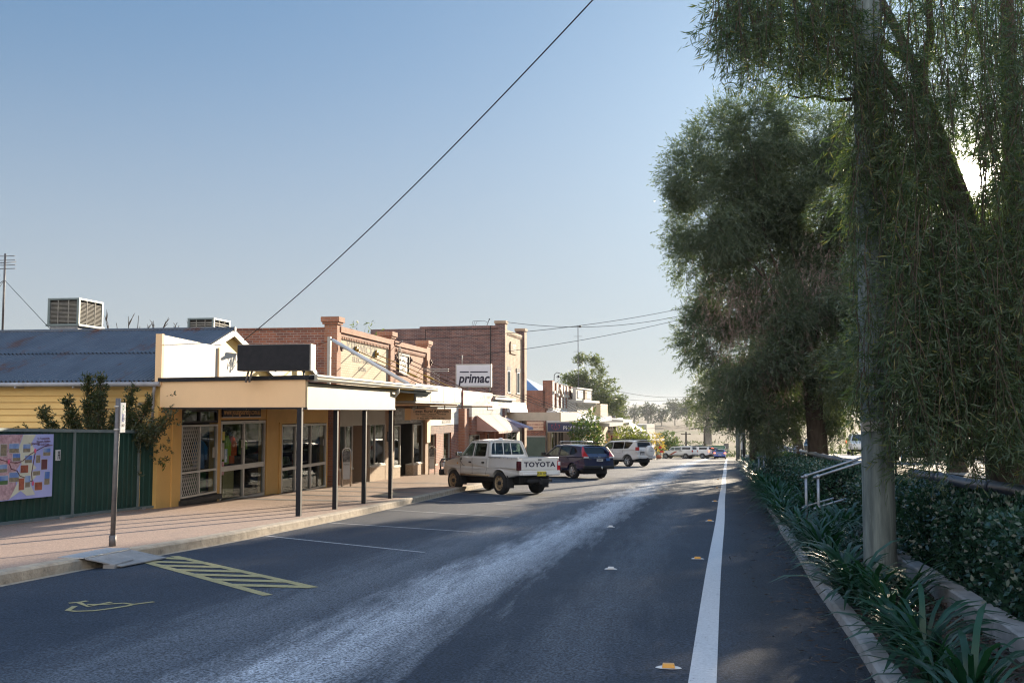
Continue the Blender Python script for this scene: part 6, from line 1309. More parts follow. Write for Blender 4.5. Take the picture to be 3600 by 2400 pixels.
def big_mid():
    g=z1(40)+.75
    B=[(2.81,12.23,1.51,1.16),(1.43,10.87,1.25,1.25),(4.17,12.70,1.60,1.07),(6.18,12.44,1.78,1.33),(2.08,8.91,1.69,1.42),(4.13,10.08,2.14,1.78),(6.46,10.00,1.96,1.96),(1.39,7.71,1.07,1.07),(2.73,6.46,1.78,1.60),(4.74,7.11,2.14,1.96),(6.89,7.06,1.96,2.14),(2.02,4.57,1.25,1.42),(3.69,4.03,1.96,1.78),(5.68,4.18,1.96,1.96),(2.83,2.33,1.25,1.25),(4.31,1.65,1.60,1.25),(3.48,1.14,1.07,0.89),(7.11,2.32,1.42,1.96),(7.6,11.9,1.5,1.3),(7.9,8.6,1.7,1.8),(8.2,5.0,1.7,1.8),(5.2,11.3,1.6,1.5),(5.4,8.6,1.7,1.7),(3.2,9.9,1.5,1.4),(8.0,10.4,1.7,1.7),(5.0,5.5,1.6,1.4)]
    blobs=[(x,40+rnd.uniform(-1.6,1.6)+(.8 if x>4 else 0),z,rx*.93,1.9,rz*.93) for x,z,rx,rz in B]
    t=tree('paperbark_tree','tall dense dark tree with a broad crown overhanging the road behind the pole','tree' and (5.95,40,g),blobs,.38,4.3,.14,.026,K['lf_mass'],260.0,twig=.5,down=.3,lean=(-.3,0),shell=.25,spread=.55,step=.04,thin=.4,clump=18,every=2)
    # brown dry hanging twigs inside the lower crown
    n=900; c=np.array([[3.9,38.6,5.2],[5.0,38.4,4.3],[3.6,38.5,3.6],[5.9,38.3,6.6],[2.7,38.7,6.0]])[rng.integers(0,5,n)]; P=c+rng.normal(size=(n,3))*np.array([.8,.5,.8]); d=np.stack([rng.normal(size=n)*.35,rng.normal(size=n)*.35,-np.ones(n)],1); Ln=.6+.9*rng.random(n)
    C,D,l,w_=strandleaves(P,d,Ln,.05,.35,.12,.014); leafmesh('dry_twigs',C,D,l,w_,K['lf_dead'],t)
    # bright hanging spray by the trunk
    n=120; P=np.array([6.3,36.5,3.0])+rng.normal(size=(n,3))*np.array([.35,.3,.7]); d=np.stack([rng.normal(size=n)*.2,rng.normal(size=n)*.2,-np.ones(n)],1); Ln=.5+.7*rng.random(n); C,D,l,w_=strandleaves(P,d,Ln,.03,.45,.13,.028); leafmesh('hanging_spray',C,D,l,w_,K['lf_gum'],t)
big_mid()
def crownblobs(x,y,z,r,h,n):
    o=[]
    for i in range(n):
        a=2*math.pi*i/n+rnd.random(); q=r*rnd.uniform(.35,.75); zz=z+h*rnd.uniform(-.38,.38); s=r*rnd.uniform(.38,.55); o.append((x+q*math.cos(a),y+q*math.sin(a),zz,s,s,s*rnd.uniform(.7,.95)))
    o.append((x,y,z+h*.35,r*.5,r*.5,r*.42)); return o
for i,(x,y,h,lab) in enumerate([(7.5,57,8.2,'dense roadside tree just beyond the tallest one, with a leaning dark trunk'),(8.9,78,8.0,'roadside tree farther down the right verge, second beyond the tallest'),(10.4,99,7.6,'small-crowned roadside tree near the far end of the right verge'),(11.9,121,7.4,'last roadside tree on the right before the junction')]):
    g=z1(y)+.75; tree('roadside_tree',lab,(x,y,g),crownblobs(x+.7,y,g+h*.62,3.3,h*.62,10),.28,2.6,.2,.05,K['lf_mass'] if i<1 else K['lf_gum'],26,twig=.6,step=.06,lean=(-.5,.2),thin=.6,clump=14,group='trees along the right verge')
for i,(x,y,h,lab) in enumerate([(8.9,27.5,9.2,'dense dark tree standing behind the nearest weeping tree'),(13.8,43,11.0,'tall dark tree behind the pair of leaning trunks'),(9.6,35,9.5,'dark leafy tree between the tallest tree and the nearest weeping tree')]):
    g=z1(y)+.75; tree('shade_tree',lab,(x,y,g),crownblobs(x,y,g+h*.58,h*.42,h*.66,11),.3,2.4,.16,.04,K['lf_mass'],22,twig=.6,step=.055,thin=.6,clump=12,group='dark trees behind the hedge')
for i,(x,y,h) in enumerate([(22,38,8),(25,55,9),(24,72,8),(27,92,9),(30,115,9),(20,27,6.5),(36,70,10)]):
    g=z1(y)+.8; tree('background_tree',['yellow-green tree beyond the far carriageway, level with the tallest tree','broad tree beyond the far carriageway behind the parked cars','yellowish tree second beyond the parked white vehicle','tree beyond the far carriageway toward the junction','farthest tree on the other side of the far carriageway','low bushy tree across the far carriageway behind the hanging foliage','taller back tree behind the far carriageway row'][i],(x,y,g),crownblobs(x,y,g+h*.55,h*.42,h*.6,7),.25,2.0,.4,.16,K['lf_gum'] if i%2 else K['lf_green'],3.4,twig=.9,step=.09,thin=.6,group='trees beyond the far carriageway')
def street_trees():
    tree('street_tree','leafy green street tree with a few orange leaves hiding the pharmacy sign',(-5.8,77,z1(77)+.15),[(-5.85,77,-.2,1.15,1.0,1.15),(-5.55,77,.85,.62,.6,.65),(-6.5,77,0,.65,.6,.75),(-5.15,77,-.6,.65,.6,.7),(-5.8,76.7,-1.1,1.05,.9,.75)],.07,1.0,.16,.10,K['lf_green'],150,twig=.35,step=.05,down=-.1)
    tree('street_tree','yellow-green street tree behind the pearl four-wheel drive roof',(-3.3,101,z1(101)+.15),[(-4.1,101,-.9,.9,.8,.9),(-3.2,101,-.6,.9,.8,.9),(-2.3,101,-1.0,.8,.8,.8),(-3.2,101,-1.7,1.7,1.0,.7),(-1.7,101,-1.5,.6,.6,.6),(-4.6,101,-1.9,.6,.6,.5)],.07,1.0,.16,.10,K['lf_lime'],130,twig=.35,step=.05,down=-.1)
    tree('street_tree','thin golden-brown sapling beside the orange planter balls',(-.8,124,z1(124)+.1),[(-.8,124,-2.2,.7,.7,1.1),(-1.1,124,-1.7,.5,.5,.6),(-.4,124,-2.9,.6,.6,.6)],.05,1.2,.16,.09,K['lf_gold'],80,twig=.35,step=.05)
    tree('street_tree','round dark green bushy tree at the junction left of the striped ute',(.75,158,z1(158)),[(.7,158,-3.0,1.5,1.2,1.3),(-.1,158,-3.2,1.0,1,1.2),(1.5,158,-3.6,1.1,1,1.1),(.5,158,-4.2,1.6,1.2,.8)],.12,1.0,.2,.12,K['lf_green'],60,twig=.4,step=.06,down=-.1)
    tree('gum_tree','tall bushy gum tree towering behind the far shop roofs',(-11.5,172,z1(172)),[(a-1.6,b,c,d,e,f) for a,b,c,d,e,f in [(-11.6,172,8.6,2.4,2.2,1.9),(-10.2,172,6.6,2.6,2.4,2.0),(-13.2,172,5.8,2.3,2.2,1.8),(-8.2,172,4.2,2.4,2.2,2.0),(-11.2,171,3.4,3.2,2.4,2.4),(-7.3,172,1.2,2.1,2,1.9),(-10.3,171,.4,3.2,2.5,2.0),(-14.2,172,2.5,1.8,2,1.6),(-8.6,172,-1.6,2.6,2.4,1.6)]],.35,4,.42,.15,K['lf_gum'],7.5,twig=.9,step=.09,thin=.6,clump=12)
    tree('gum_tree','gum tree top showing above the cream lettered parapet',(-18.6,60,z1(60)),[(-18.5,60,6.4,.95,1.0,.8),(-19.2,60,5.9,.8,.8,.6),(-18.1,60,5.6,.8,.9,.7)],.16,4.5,.25,.09,K['lf_gum'],8,twig=.5,step=.07)
    tree('gum_tree','large sparse pale gum with a thick trunk at the end of the road',(12.4,282,z1(282)),[(12.5,282,2,3.6,3,2.6),(9.3,282,4.2,2.4,2.4,2.6),(10.5,282,8.2,2.2,2.2,2.6),(15.2,282,4,3,3,2.8),(8.0,282,-.6,1.8,2,1.7),(16,282,-1.2,2.4,2.4,2.0),(12,281,-2.2,3,2.5,1.6),(12.6,282,11,2.4,2.4,2.2),(14,282,8,2.6,2.5,2.2)],.95,5.5,.55,.13,K['lf_gum'],2.6,twig=1.3,step=.12,thin=.45,bark='barkgrey',down=.5)
    # bare winter tree behind the house roof
    t=thing('bare_tree','bare leafless twiggy tree showing above the corrugated roof ridge','tree',(-21,37,z1(37))); mb=MB()
    mb.tube([(-21,37,-1.4),(-21,37,2.0)],[.16,.12],8)
    for k in range(16):
        a=-23.6+k*.34; top=4.95+rnd.uniform(0,.6)*(1-abs(k-7)/14); p=[(-21,37,2),((-21+a)/2,37+rnd.uniform(-.4,.4),3.2),(a,37+rnd.uniform(-.5,.5),top)]; mb.tube(p,[.06,.035,.01],5,caps=False)
        for j in range(5):
            f=rnd.uniform(.4,.95); b=Vector(p[1]).lerp(Vector(p[2]),f); e=b+Vector((rnd.uniform(-.35,.35),rnd.uniform(-.3,.3),rnd.uniform(.15,.5))); mb.tube([tuple(b),tuple(b.lerp(e,.5)+Vector((.03,0,.03))),tuple(e)],[.02,.014,.006],4,caps=False)
    mb.build('branches',K['bark'],t,recalc=False)
    for i in range(17):      # gums across the paddock
        x=-70+i*8.6+rnd.uniform(-3,3); y=rnd.uniform(590,760); h=rnd.uniform(12,20); g=z1(y)
        lab='grey-green paddock gum tree in the far row across the fields'
        tree('paddock_gum',lab,(x,y,g),crownblobs(x,y,g+h*.6,h*.33,h*.66,8),.4,h*.25,1.2,.5,K['lf_far'],0.24,twig=2.4,step=.28,thin=.6,bark='barkgrey',group='gum trees across the paddock')
street_trees()
def shrub():
    t=thing('spiky_shrub','dark shrub with upright spires reaching over the green fence','shrub',(-12.3,20.5,z1(20.5)))
    st=[(-12.8,2.30),(-12.38,2.36),(-13.15,1.82),(-13.6,1.58),(-12.65,1.95),(-12.0,1.65),(-11.7,2.05),(-11.2,1.82),(-12.2,1.9),(-11.5,1.5),(-13.0,1.5),(-12.5,1.7),(-11.9,1.45)]
    P=[];Dd=[];mb=MB()
    for x,z in st:
        y=20.45+rnd.uniform(-.25,.45); b=(x*.35+.65*-12.3,20.5,.2); mb.tube([b,((b[0]+x)/2,y,(z+.2)/2),(x,y,z)],[.03,.02,.006],5,caps=False)
        n=90; f=rng.random(n)**.7; zz=.75+(z-.75)*f; xx=b[0]+(x-b[0])*np.clip((zz-.2)/(z-.2),0,1)
        P.append(np.stack([xx,np.full(n,y),zz],1)); d=rng.normal(size=(n,3)); d[:,2]=np.abs(d[:,2])+.4; Dd.append(d)
    for x,z in ((-10.6,1.45),(-10.8,1.2),(-11.0,1.05)):
        b=(-12,20.4,.9); mb.tube([b,((b[0]+x)/2,20.4,1.0),(x,20.35,z)],[.025,.02,.006],5,caps=False); n=110; f=rng.random(n); P.append(np.stack([b[0]+(x-b[0])*f,20.4+.1*rng.normal(size=n),1.0+(z-1.0)*f**2+.08*rng.normal(size=n)],1)); d=rng.normal(size=(n,3))+np.array([.7,0,.3]); Dd.append(d)
    P.append(np.array([-12.2,20.5,1.0])+rng.normal(size=(420,3))*np.array([.75,.2,.28])); Dd.append(rng.normal(size=(420,3))+np.array([0,0,.5]))
    P=np.concatenate(P);Dd=np.concatenate(Dd); mb.build('stems',K['bark'],t,recalc=False)
    C,D,l,w_=strandleaves(P,Dd,np.full(len(P),.17),.014,.6,.075,.028); leafmesh('foliage',C,D,l,w_,K['lf_shrub'],t)
    o=thing('wall_sprig','small leafy sprig growing from the gap beside the ochre shop wall','plant',(-11.28,21.15,.4)); n=14; P=np.array([-11.2,21.12,.42])+rng.normal(size=(n,3))*np.array([.06,.03,.1]); d=rng.normal(size=(n,3)); C,D,l,w_=strandleaves(P,d,np.full(n,.1),.012,.6,.06,.025); leafmesh('foliage',C,D,l,w_,K['lf_green'],o)
    MB().tube([(-11.3,21.2,.2),(-11.22,21.12,.45)],.006,5).build('stem',K['bark'],o)
shrub()
K['hedgecore']=mat('hedge_inner_shade',(.012,.016,.012),(.022,.026,.018),sc_=14,rough=1)  # near-black solid core stands for the shade inside each hedge
def hedge(label,y0,y1,o0,o1,h0,h1,n,ls):
    ym=(y0+y1)/2; t=thing('hedge',label,'hedge',(float(xl(ym)+(o0+o1)/2),ym,z1(ym)+h0),group='clipped hedge runs')
    Y=y0+(y1-y0)*rng.random(n); a=rng.random(n); top=rng.random(n)<.36; o=np.where(top,o0+(o1-o0)*a,o0+rng.random(n)**2*.25); 
    bump=.07*np.sin(Y*3.1)+.05*np.sin(Y*7.7+1); z=np.where(top,h1-rng.random(n)**2*.14,h0+(h1-h0)*rng.random(n)); o=o-bump*(~top)+.05*rng.normal(size=n); z=z+bump*top
    en=rng.random(n)<.05; Y=np.where(en,y0+.3*rng.random(n)**2,Y); o=np.where(en,o0+(o1-o0)*rng.random(n),o)
    X=xl(Y)+o; P=np.stack([X,Y,zr(Y)+z],1); d=rng.normal(size=(n,3))+np.where(top[:,None],np.array([0,0,.9]),np.array([-.9,-.2,.2]))
    leafmesh('foliage',P,d,ls*(.7+.6*rng.random(n)),ls*.62*(.7+.5*rng.random(n)),K['lf_hedge'],t,cup=.06)
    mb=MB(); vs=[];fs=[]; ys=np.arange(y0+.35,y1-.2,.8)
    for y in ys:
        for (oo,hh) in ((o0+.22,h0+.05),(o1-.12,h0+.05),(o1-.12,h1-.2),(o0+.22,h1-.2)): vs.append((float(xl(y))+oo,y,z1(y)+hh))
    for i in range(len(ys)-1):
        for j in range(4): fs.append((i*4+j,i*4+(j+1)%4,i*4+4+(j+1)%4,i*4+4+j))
    fs+= [(0,1,2,3),tuple(len(vs)-4+q for q in (3,2,1,0))]; mb.add(vs,fs).build('dark_core',K['hedgecore'],t,recalc=False)
hedge('glossy hedge nearest the camera behind the concrete retaining wall at right',4.5,19.0,2.45,3.5,.22,1.02,52000,.062)
hedge('dark glossy hedge between the near and the far handrails',20.7,45.2,1.95,3.3,.1,1.12,60000,.075)
hedge('far continuation of the hedge beyond the far handrail',47.5,76,1.9,3.2,.1,1.15,22000,.11)
def agapanthus():
    protos=[]
    def mk(n,seed):
        rs=np.random.default_rng(seed); V=[];F=[]
        for i in range(n):
            a=rs.random()*6.283; L=.42+.34*rs.random(); e=.45+.75*rs.random(); wd=.012+.010*rs.random(); r0=.09*rs.random(); k=5; b=len(V); c,s=math.cos(a),math.sin(a); x=r0; z=.02; ang=e+.35
            for j in range(k+1):
                f=j/k; hw=wd*(1-.15*abs(2*f-.6))*(1 if j<k else .12); V+= [(c*x-s*hw,s*x+c*hw,z),(c*x+s*hw,s*x-c*hw,z)]
                x+=L/k*math.cos(ang); z+=L/k*math.sin(ang); ang-=.24+.22*f+.1*rs.random()
            for j in range(k): F.append((b+2*j,b+2*j+1,b+2*j+3,b+2*j+2))
        return np.array(V),np.array(F)
    for q,n in ((1,58),(2,70),(3,48)):
        V,F=mk(n,q); me=npmesh('agapanthus_clump',V,F,K['lf_aga']); me.data.polygons.foreach_set('use_smooth',np.ones(len(F),bool)); protos.append(me)
    first=[True]*3
    def put(x,y,s,z,label,grp):
        i=rnd.randrange(3); o=protos[i]
        if not first[i]: o=o.copy(); sc.collection.objects.link(o)
        first[i]=False; o.location=(x,y,z); o.rotation_euler=(rnd.uniform(-.12,.12),rnd.uniform(-.12,.12),rnd.random()*6.28); o.scale=(s,s,s*rnd.uniform(.85,1.15)); cset(o,label,'plant',grp)
    y=5.2
    near='strap-leaved agapanthus clump in the near garden bed before the handrail'; far='strap-leaved agapanthus clump in the bed along the hedge beyond the near handrail'
    while y<72:
        if not 18.9<y<19.9:
            for o in ([1.34,1.85] if y>20 else ([1.42,1.92] if rnd.random()<.85 else [1.55])):
                if (10.9<y<12.0 and o>1.8) or (y<10 and o>1.7 and rnd.random()<.75): continue
                yy=y+rnd.uniform(-.25,.25); x=float(xl(yy))+o+rnd.uniform(-.1,.12); put(x,yy,rnd.uniform(.85,1.25)*(1.0 if y<20 else 1.15),z1(yy)+.10,near if yy<19.3 else far,'agapanthus border')
        y+=.72 if y<22 else .85
    for o,f in zip(protos,first):
        if f: bpy.data.objects.remove(o)
agapanthus()
def litter():
    n=1500; Y=4+ (rng.random(n)**1.6)*45; X=xl(Y)+1.22-np.abs(rng.normal(size=n))*.35; P=np.stack([X,Y,zr(Y)+.016+.012*rng.random(n)],1); d=rng.normal(size=(n,3)); d[:,2]*=.15
    o=leafmesh('leaf_litter',P,d,.05+.07*rng.random(n),.006+.005*rng.random(n),K['lf_litter'],None,cup=.03); cset(o,kind='stuff')
    n=9000; Y=4+ (rng.random(n)**1.4)*45; X=xl(Y)+1.36+rng.random(n)*.95; P=np.stack([X,Y,zr(Y)+.12+.05*rng.random(n)],1); d=rng.normal(size=(n,3)); d[:,2]*=.3
    o=leafmesh('bed_litter',P,d,.06+.05*rng.random(n),.018+.012*rng.random(n),K['lf_litter'],None,cup=.05); cset(o,kind='stuff')
litter()
def scrub():
    n=5200; Y=163+rng.random(n)**1.5*150; X=-30+rng.random(n)*75; k=np.sin(X*.25)+np.sin(Y*.13)+rng.normal(size=n)*.5>.3; X=X[k];Y=Y[k]; n=len(X); P=np.stack([X,Y,zr(Y)+.1],1); d=rng.normal(size=(n,3)); d[:,2]=1.2
    o=leafmesh('field_scrub',P,d,.5+.6*rng.random(n),.25+.2*rng.random(n),K['lf_far'],None); cset(o,kind='stuff')
scrub()
# ================================================================ RIGHT SIDE FURNITURE, POLES, WIRES, SIGNS
def big_pole():
    x,y=2.31,11.4; z0=z1(y)+.1; t=thing('power_pole','thick weathered timber power pole standing in the near garden bed','pole',(x,y,z0))
    MB().tube([(x,y,z0-.1),(x,y,z0+.3),(x,y,3.5),(x-.02,y,9.8)],[.19,.172,.16,.13],20).build('pole_shaft',K['pole'],t)
    MB().tube([(x-.02,y-.04,1.40),(x-.02,y-.04,1.47)],.158,20).box(x-.19,x-.04,y-.2,y-.155,1.38,1.48).build('metal_band',K['alu'],t)
    MB().box(x-1.1,x+1.1,y-.06,y+.06,9.3,9.42).build('crossarm',K['pole'],t)
    for xx in (-.9,-.3,.3,.9): MB().tube([(x+xx,y,9.42),(x+xx,y,9.6)],[.05,.03],8).build('insulator',K['brown'],t)
    MB().tube([(x+.17,y-.07,.9),(x+.168,y-.07,3.5),(x+.12,y-.05,8)],.012,5).build('earth_wire',K['wire'],t)
big_pole()
def retaining():
    mb=MB(); vs=[];fs=[]; ys=np.arange(2,19.1,.5); t=thing('retaining_wall','low concrete retaining wall below the near hedge','wall',(2.5,10,z1(10)))
    for y in ys:
        g=z1(y); x=float(xl(y))+2.18+.01*math.sin(y*4)
        for dx,dz in ((0,-.1),(.0,.30),(.02,.315),(.17,.315),(.19,.30),(.19,-.1)): vs.append((x+dx,y,g+dz))
    for i in range(len(ys)-1):
        for j in range(5): a=i*6+j; fs.append((a,a+1,a+7,a+6))
    fs+= [tuple(range(6)),tuple(reversed(range(len(vs)-6,len(vs))))]; mb.add(vs,fs).build('wall_body',K['conc'],t,recalc=False)
retaining()
def handrail(y,x0,label,s=1.0,rise=.36,run=1.5):
    z0=z1(y)+.12; t=thing('handrail',label,'handrail',(x0,y,z0),group='galvanised stair handrails')
    for k,(dx,dy) in enumerate(((0,0),(.19,-.22))):
        x=x0+dx; yy=y+dy; zz=z1(yy)+.12; top=zz+.96-k*.0; mid=zz+.38
        MB().tube([(x,yy,zz-.15),(x,yy,top)],.026,10).build('upright',K['steel'],t)
        a=(x+run,yy+.02,top+rise*run/1.05)
        MB().tube([(x-.04,yy,top-.01),(x,yy,top),a],.024,10).build('top_rail',K['steel'],t)
        MB().tube([(x-.05,yy,mid),(x+.5,yy,mid+rise*.5/1.05)],.02,8).build('mid_rail',K['steel'],t)
        for z in (top-.005,mid): MB().ball((x,yy,z),.043,.043,.045,0,12,8).tube([(x-.09,yy,z-.02),(x-.03,yy,z-.01)],.026,8).build('ball_fitting',K['steel'],t)
    MB().box(x0-.15,x0+.5,y-.75,y-.26,z0-.1,z0+.08).build('stair_step',K['conc'],t,bevel=.01)
handrail(19.6,2.66,'near galvanised stair handrail rising into the hedge beside the timber pole')
handrail(46,4.22,'far galvanised stair handrail where the hedge breaks')
def piperail():
    for (y0,y1,lab,m) in ((5.5,18.2,'thick galvanised pipe rail above the near hedge at the right edge, coloured as in shade',K['railshade']),(20.9,45.0,'long galvanised pipe rail running along the middle hedge',K['steel']),(48,75,'far galvanised pipe rail above the last hedge',K['steel'])):
        ym=(y0+y1)/2; t=thing('pipe_rail',lab,'rail',(float(xl(ym))+3.3,ym,z1(ym)+.3)); ys=np.arange(y0,y1+.1,1.05)
        P=[(float(xl(y))+3.3,y,z1(y)+1.06+.007*y+.012*math.sin(y*1.7)) for y in ys]; MB().tube(P,.075,14).build('rail_pipe',m,t)
        for i,p in enumerate(P):
            if i%3==1:
                MB().tube([(p[0],p[1],p[2]-.05),(p[0],p[1],p[2]-1.0)],.07,12).build('rail_post',m,t)
                MB().tube([(p[0],p[1],p[2]-.2),(p[0],p[1],p[2]-.14)],.085,12).tube([P[i-1][0:3] if False else (p[0]-.008,p[1]-.14,p[2]+.006),(p[0]+.008,p[1]+.14,p[2]-.006)],.085,14).build('tee_joint',m,t)
K['railshade']=mat('shaded_galvanised_pipe',(.06,.075,.105),(.05,.06,.085),sc_=6,rough=.45,metal=.2)  # galvanised pipe with its shade put into a darker, bluer colour
piperail()
def post_at(x,y,h,r,label,m,name='timber_post',top=None):
    z0=z1(y)+.1; t=thing(name,label,'post',(x,y,z0)); MB().tube([(x,y,z0-.1),(x,y,z0+h*.5),(x+.03,y,z0+h)],[r*1.06,r,r*.92],12).build('shaft',m,t)
    if top: MB().box(x-top,x+top,y-.06,y+.06,z0+h-.5,z0+h-.36).build('crossarm',m,t); MB().tube([(x-top*.8,y,z0+h-.36),(x-top*.8,y,z0+h-.2)],.05,6).tube([(x+top*.8,y,z0+h-.36),(x+top*.8,y,z0+h-.2)],.05,6).build('insulator',K['brown'],t)
    else: MB().tube([(x,y,z0+h*.45),(x,y,z0+h*.45+.1)],r*1.08,12).build('band',K['alu'],t)
    return t
post_at(5.05,59,5.0,.16,'dark timber post of the pair at the end of the far hedge',K['bark']); post_at(5.5,60.5,5.0,.17,'browner timber post of the pair behind the far hedge end',K['bark'])
post_at(6.85,89,7.0,.22,'nearer pale pole on the right verge far down the street',K['pole'],'verge_pole'); post_at(8.65,120,8.5,.24,'farther pale pole on the right verge far down the street',K['pole'],'verge_pole',top=1.0)
post_at(6.1,70,12.2,.17,'wire-carrying power pole hidden among the right verge trees',K['pole'],'power_pole',top=1.1)
post_at(4.1,186,4.2,.17,'short crossarm pole in the paddock beyond the striped ute',K['bark'],'power_pole',top=.9); post_at(6.7,168,4.6,.15,'leaning bare pole by the green direction signs',K['bark'],'power_pole',top=.02)
def wire(label,a,b,sag,r=.011,n=26):
    A,B=Vector(a),Vector(b); P=[]
    for i in range(n+1):
        f=i/n; p=A.lerp(B,f); p.z-=4*sag*f*(1-f); P.append(tuple(p))
    o=MB().tube(P,r,5).build('overhead_wire',K['wire'],recalc=False); cset(o,label,'wire','overhead wires')
wire('single black service wire sweeping across the sky from the house gable to the timber pole',(-11.2,25.5,3.5),(2.25,11.35,9.6),.42,.012)
wire('wire sagging from the tall parapet building bracket to the right verge trees',(-10.5,63.3,7.4),(6.1,70,9.6),1.15,.016)
wire('upper straight wire from the electrical shop parapet to the right verge trees',(-11.2,41.2,4.6),(5.2,70,9.6),.55,.014); wire('lower straight wire from the awning shops to the right verge trees',(-10.6,50,4.3),(7.0,70,9.5),.5,.014)
wire('sagging wire from the pharmacy bracket to the far verge pole',(-8.6,84.5,4.75),(7.9,120,4.2),1.5,.018); wire('second wire from the corniced shop to the far verge pole',(-7.4,90,3.3),(8.9,120,4.4),1.2,.016); wire('low far wire crossing in front of the paddock gums',(-5.5,124,-.6),(9.3,120,1.6),.7,.016); wire('lowest far wire crossing in front of the paddock gums',(-5.5,124.5,-1.2),(8.7,120,.9),.8,.016)
def service():
    t=thing('service_bracket','tangled service cable bracket on the house gable','bracket',(-11.1,25.4,3.3)); mb=MB()
    for k in range(7):
        a=rnd.uniform(-.3,.3); mb.tube([(-11.1,25.3+a,3.35-rnd.random()*.2),(-11.0,25.5+a,3.0-rnd.random()*.3),(-11.02,25.7+a*1.5,3.1),(-11.1,25.6,3.4)],.008,4)
    mb.build('cable_loop',K['wire'],t); MB().box(-11.14,-11.0,25.2,25.4,3.12,3.27).box(-11.14,-11.02,25.5,25.62,3.2,3.34).build('fuse_box',K['darkwood'],t)
    MB().ball((-11.05,25.0,3.1),.06,.06,.05).build('insulator',K['letterwhite'],t)
    t=thing('cable_bracket','coiled cable bracket at the electrical shop window parapet','bracket',(-11.1,41.2,4.3)); mb=MB()
    for k in range(4): mb.tube([(-11.05,41.1+.28*math.cos(q)*(.7+.1*k),3.98+.3*math.sin(q)*(.8+.1*k)) for q in np.linspace(0,6.28,14)],.009,4)
    mb.build('cable_loop',K['wire'],t); MB().tube([(-11.2,41.1,4.35),(-10.9,41.0,4.55)],.03,6).build('arm',K['post'],t)
service()
def mast():
    t=thing('radio_mast','thin tall radio mast rising beside the bushy gum tree','mast',(-12.6,150,z1(150))); MB().tube([(-12.6,150,-5.5),(-12.6,150,14.5)],.06,5).build('pole',K['post'],t)
    mb=MB()
    for z,l in ((14.2,.5),(12.8,.6),(10.5,.7),(8.8,.8)): mb.tube([(-12.6-l,150,z),(-12.6+l,150,z)],.035,4)
    mb.ball((-12.3,150,14.3),.2,.2,.2); mb.build('aerial',K['post'],t)
mast()
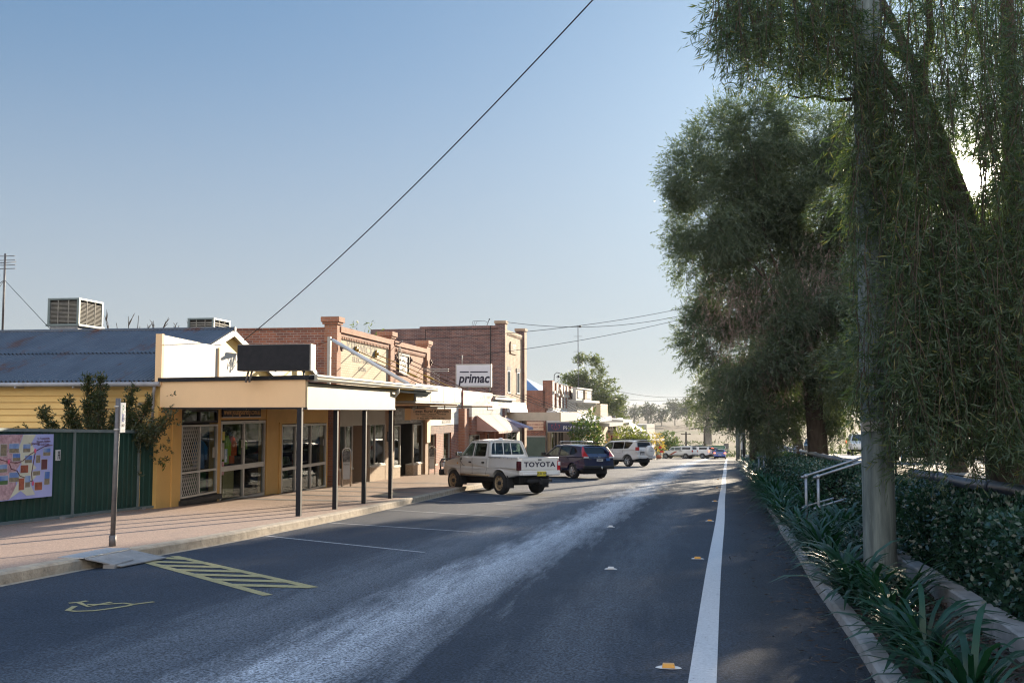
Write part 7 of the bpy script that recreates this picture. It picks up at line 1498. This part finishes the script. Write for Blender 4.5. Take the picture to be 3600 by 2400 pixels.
def road_signs():
    t=thing('direction_sign','small green direction sign on posts with a right arrow','sign',(5.95,163,z1(163)))
    MB().prism([(5.55,163,-4.75),(6.15,163,-4.75),(6.42,163,-4.3),(6.15,163,-3.88),(5.55,163,-3.88)],(0,.05,0)).build('plate',K['greensign'],t); MB().prism([(6.05,162.98,-4.68),(6.12,162.98,-4.68),(6.35,162.98,-4.3),(6.12,162.98,-3.95),(6.05,162.98,-3.95),(6.26,162.98,-4.3)],(0,.02,0)).build('arrow',K['letterwhite'],t)
    MB().tube([(5.9,163.1,z1(163)),(5.9,163.1,-3.9)],.04,6).build('post',K['alu'],t)
    t=thing('direction_sign','long green double-arrow direction sign behind the waiting cars','sign',(8.5,164,z1(164)))
    MB().prism([(6.95,164,-4.28),(7.25,164,-4.55),(9.75,164,-4.55),(10.05,164,-4.28),(9.75,164,-4.0),(7.25,164,-4.0)],(0,.05,0)).build('plate',K['greensign'],t)
    for s,x in ((1,10.0),(-1,7.0)): MB().prism([(x-s*.32,163.98,-4.5),(x-s*.2,163.98,-4.5),(x-s*.04,163.98,-4.28),(x-s*.2,163.98,-4.05),(x-s*.32,163.98,-4.05),(x-s*.14,163.98,-4.28)],(0,.02,0)).build('arrow',K['letterwhite'],t)
    text('Inglewood',.34,K['letterwhite'],t,plane_end(8.8,163.99,-4.28),ext=.002)
    for x in (7.6,9.4): MB().tube([(x,164.1,z1(164)),(x,164.1,-4.0)],.04,6).build('post',K['alu'],t)
    t=thing('back_of_sign','dark grey back of a square sign right of the long green sign','sign',(10.2,167,z1(167))); MB().box(9.75,10.55,167,167.05,-4.7,-3.75).build('plate',K['post'],t); MB().tube([(10.15,167.1,z1(167)),(10.15,167.1,-3.8)],.04,6).build('post',K['alu'],t)
    g=z1(122)+.1
    for i,x in enumerate((-1.25,-.55)):
        o=thing('planter_ball',['left rust-orange planter ball at the sapling foot','right rust-orange planter ball at the sapling foot'][i],'ornament',(x,122,g),group='orange planter balls'); MB().ball((x,122,g+.26),.34,.34,.27).build('ball',K['poppy'],o); MB().tube([(x,122,g),(x,122,g+.06)],.22,10).build('base',K['conc'],o)
    o=thing('red_flag_sign','small red sign with a white stand by the golden sapling','sign',(-.4,123,g)); MB().tube([(-.4,123,g),(-.4,123,g+1.5)],.03,6).build('post',K['bark'],o); MB().box(-.55,-.2,122.96,123.0,g+1.25,g+1.5).box(-.4,.0,122.96,123.0,g+.75,g+.98).build('plate',mat('bright_red_sign',(.55,.03,.02),rough=.5),o)
    o=thing('black_sign_post','dark sign post with a white plate as its sunlit edge on the right verge','sign',(5.75,74,z1(74))); MB().tube([(5.75,74,z1(74)),(5.75,74,z1(74)+2.3)],.09,8).build('post',K['black'],o); MB().box(5.55,5.62,73.7,74.3,z1(74)+1.2,z1(74)+2.2).build('plate',K['letterwhite'],o)  # white plate stands in for sunlight along the post edge
    o=MB().box(5.8,6.3,76,76.5,z1(76)+.1,z1(76)+.75).box(5.77,6.33,75.97,76.53,z1(76)+.75,z1(76)+.8).build('utility_box',K['letterwhite'],bevel=.02); cset(o,'white utility box at the foot of the right verge shrubs','box')
road_signs()
# ================================================================ AIR
def haze():
    o=MB().box(-3900,3900,-120,3700,-11.0,24.5).build('haze',bpy.data.materials.new('haze_air')); cset(o,kind='stuff')
    m=o.data.materials[0]; m.use_nodes=True; nt=m.node_tree; nt.nodes.remove(nt.nodes['Principled BSDF'])
    v=_n(nt,'ShaderNodeVolumePrincipled'); v.inputs['Color'].default_value=(.82,.86,.92,1); v.inputs['Density'].default_value=.00014; v.inputs['Anisotropy'].default_value=.25
    nt.links.new(v.outputs[0],nt.nodes['Material Output'].inputs['Volume'])
haze()
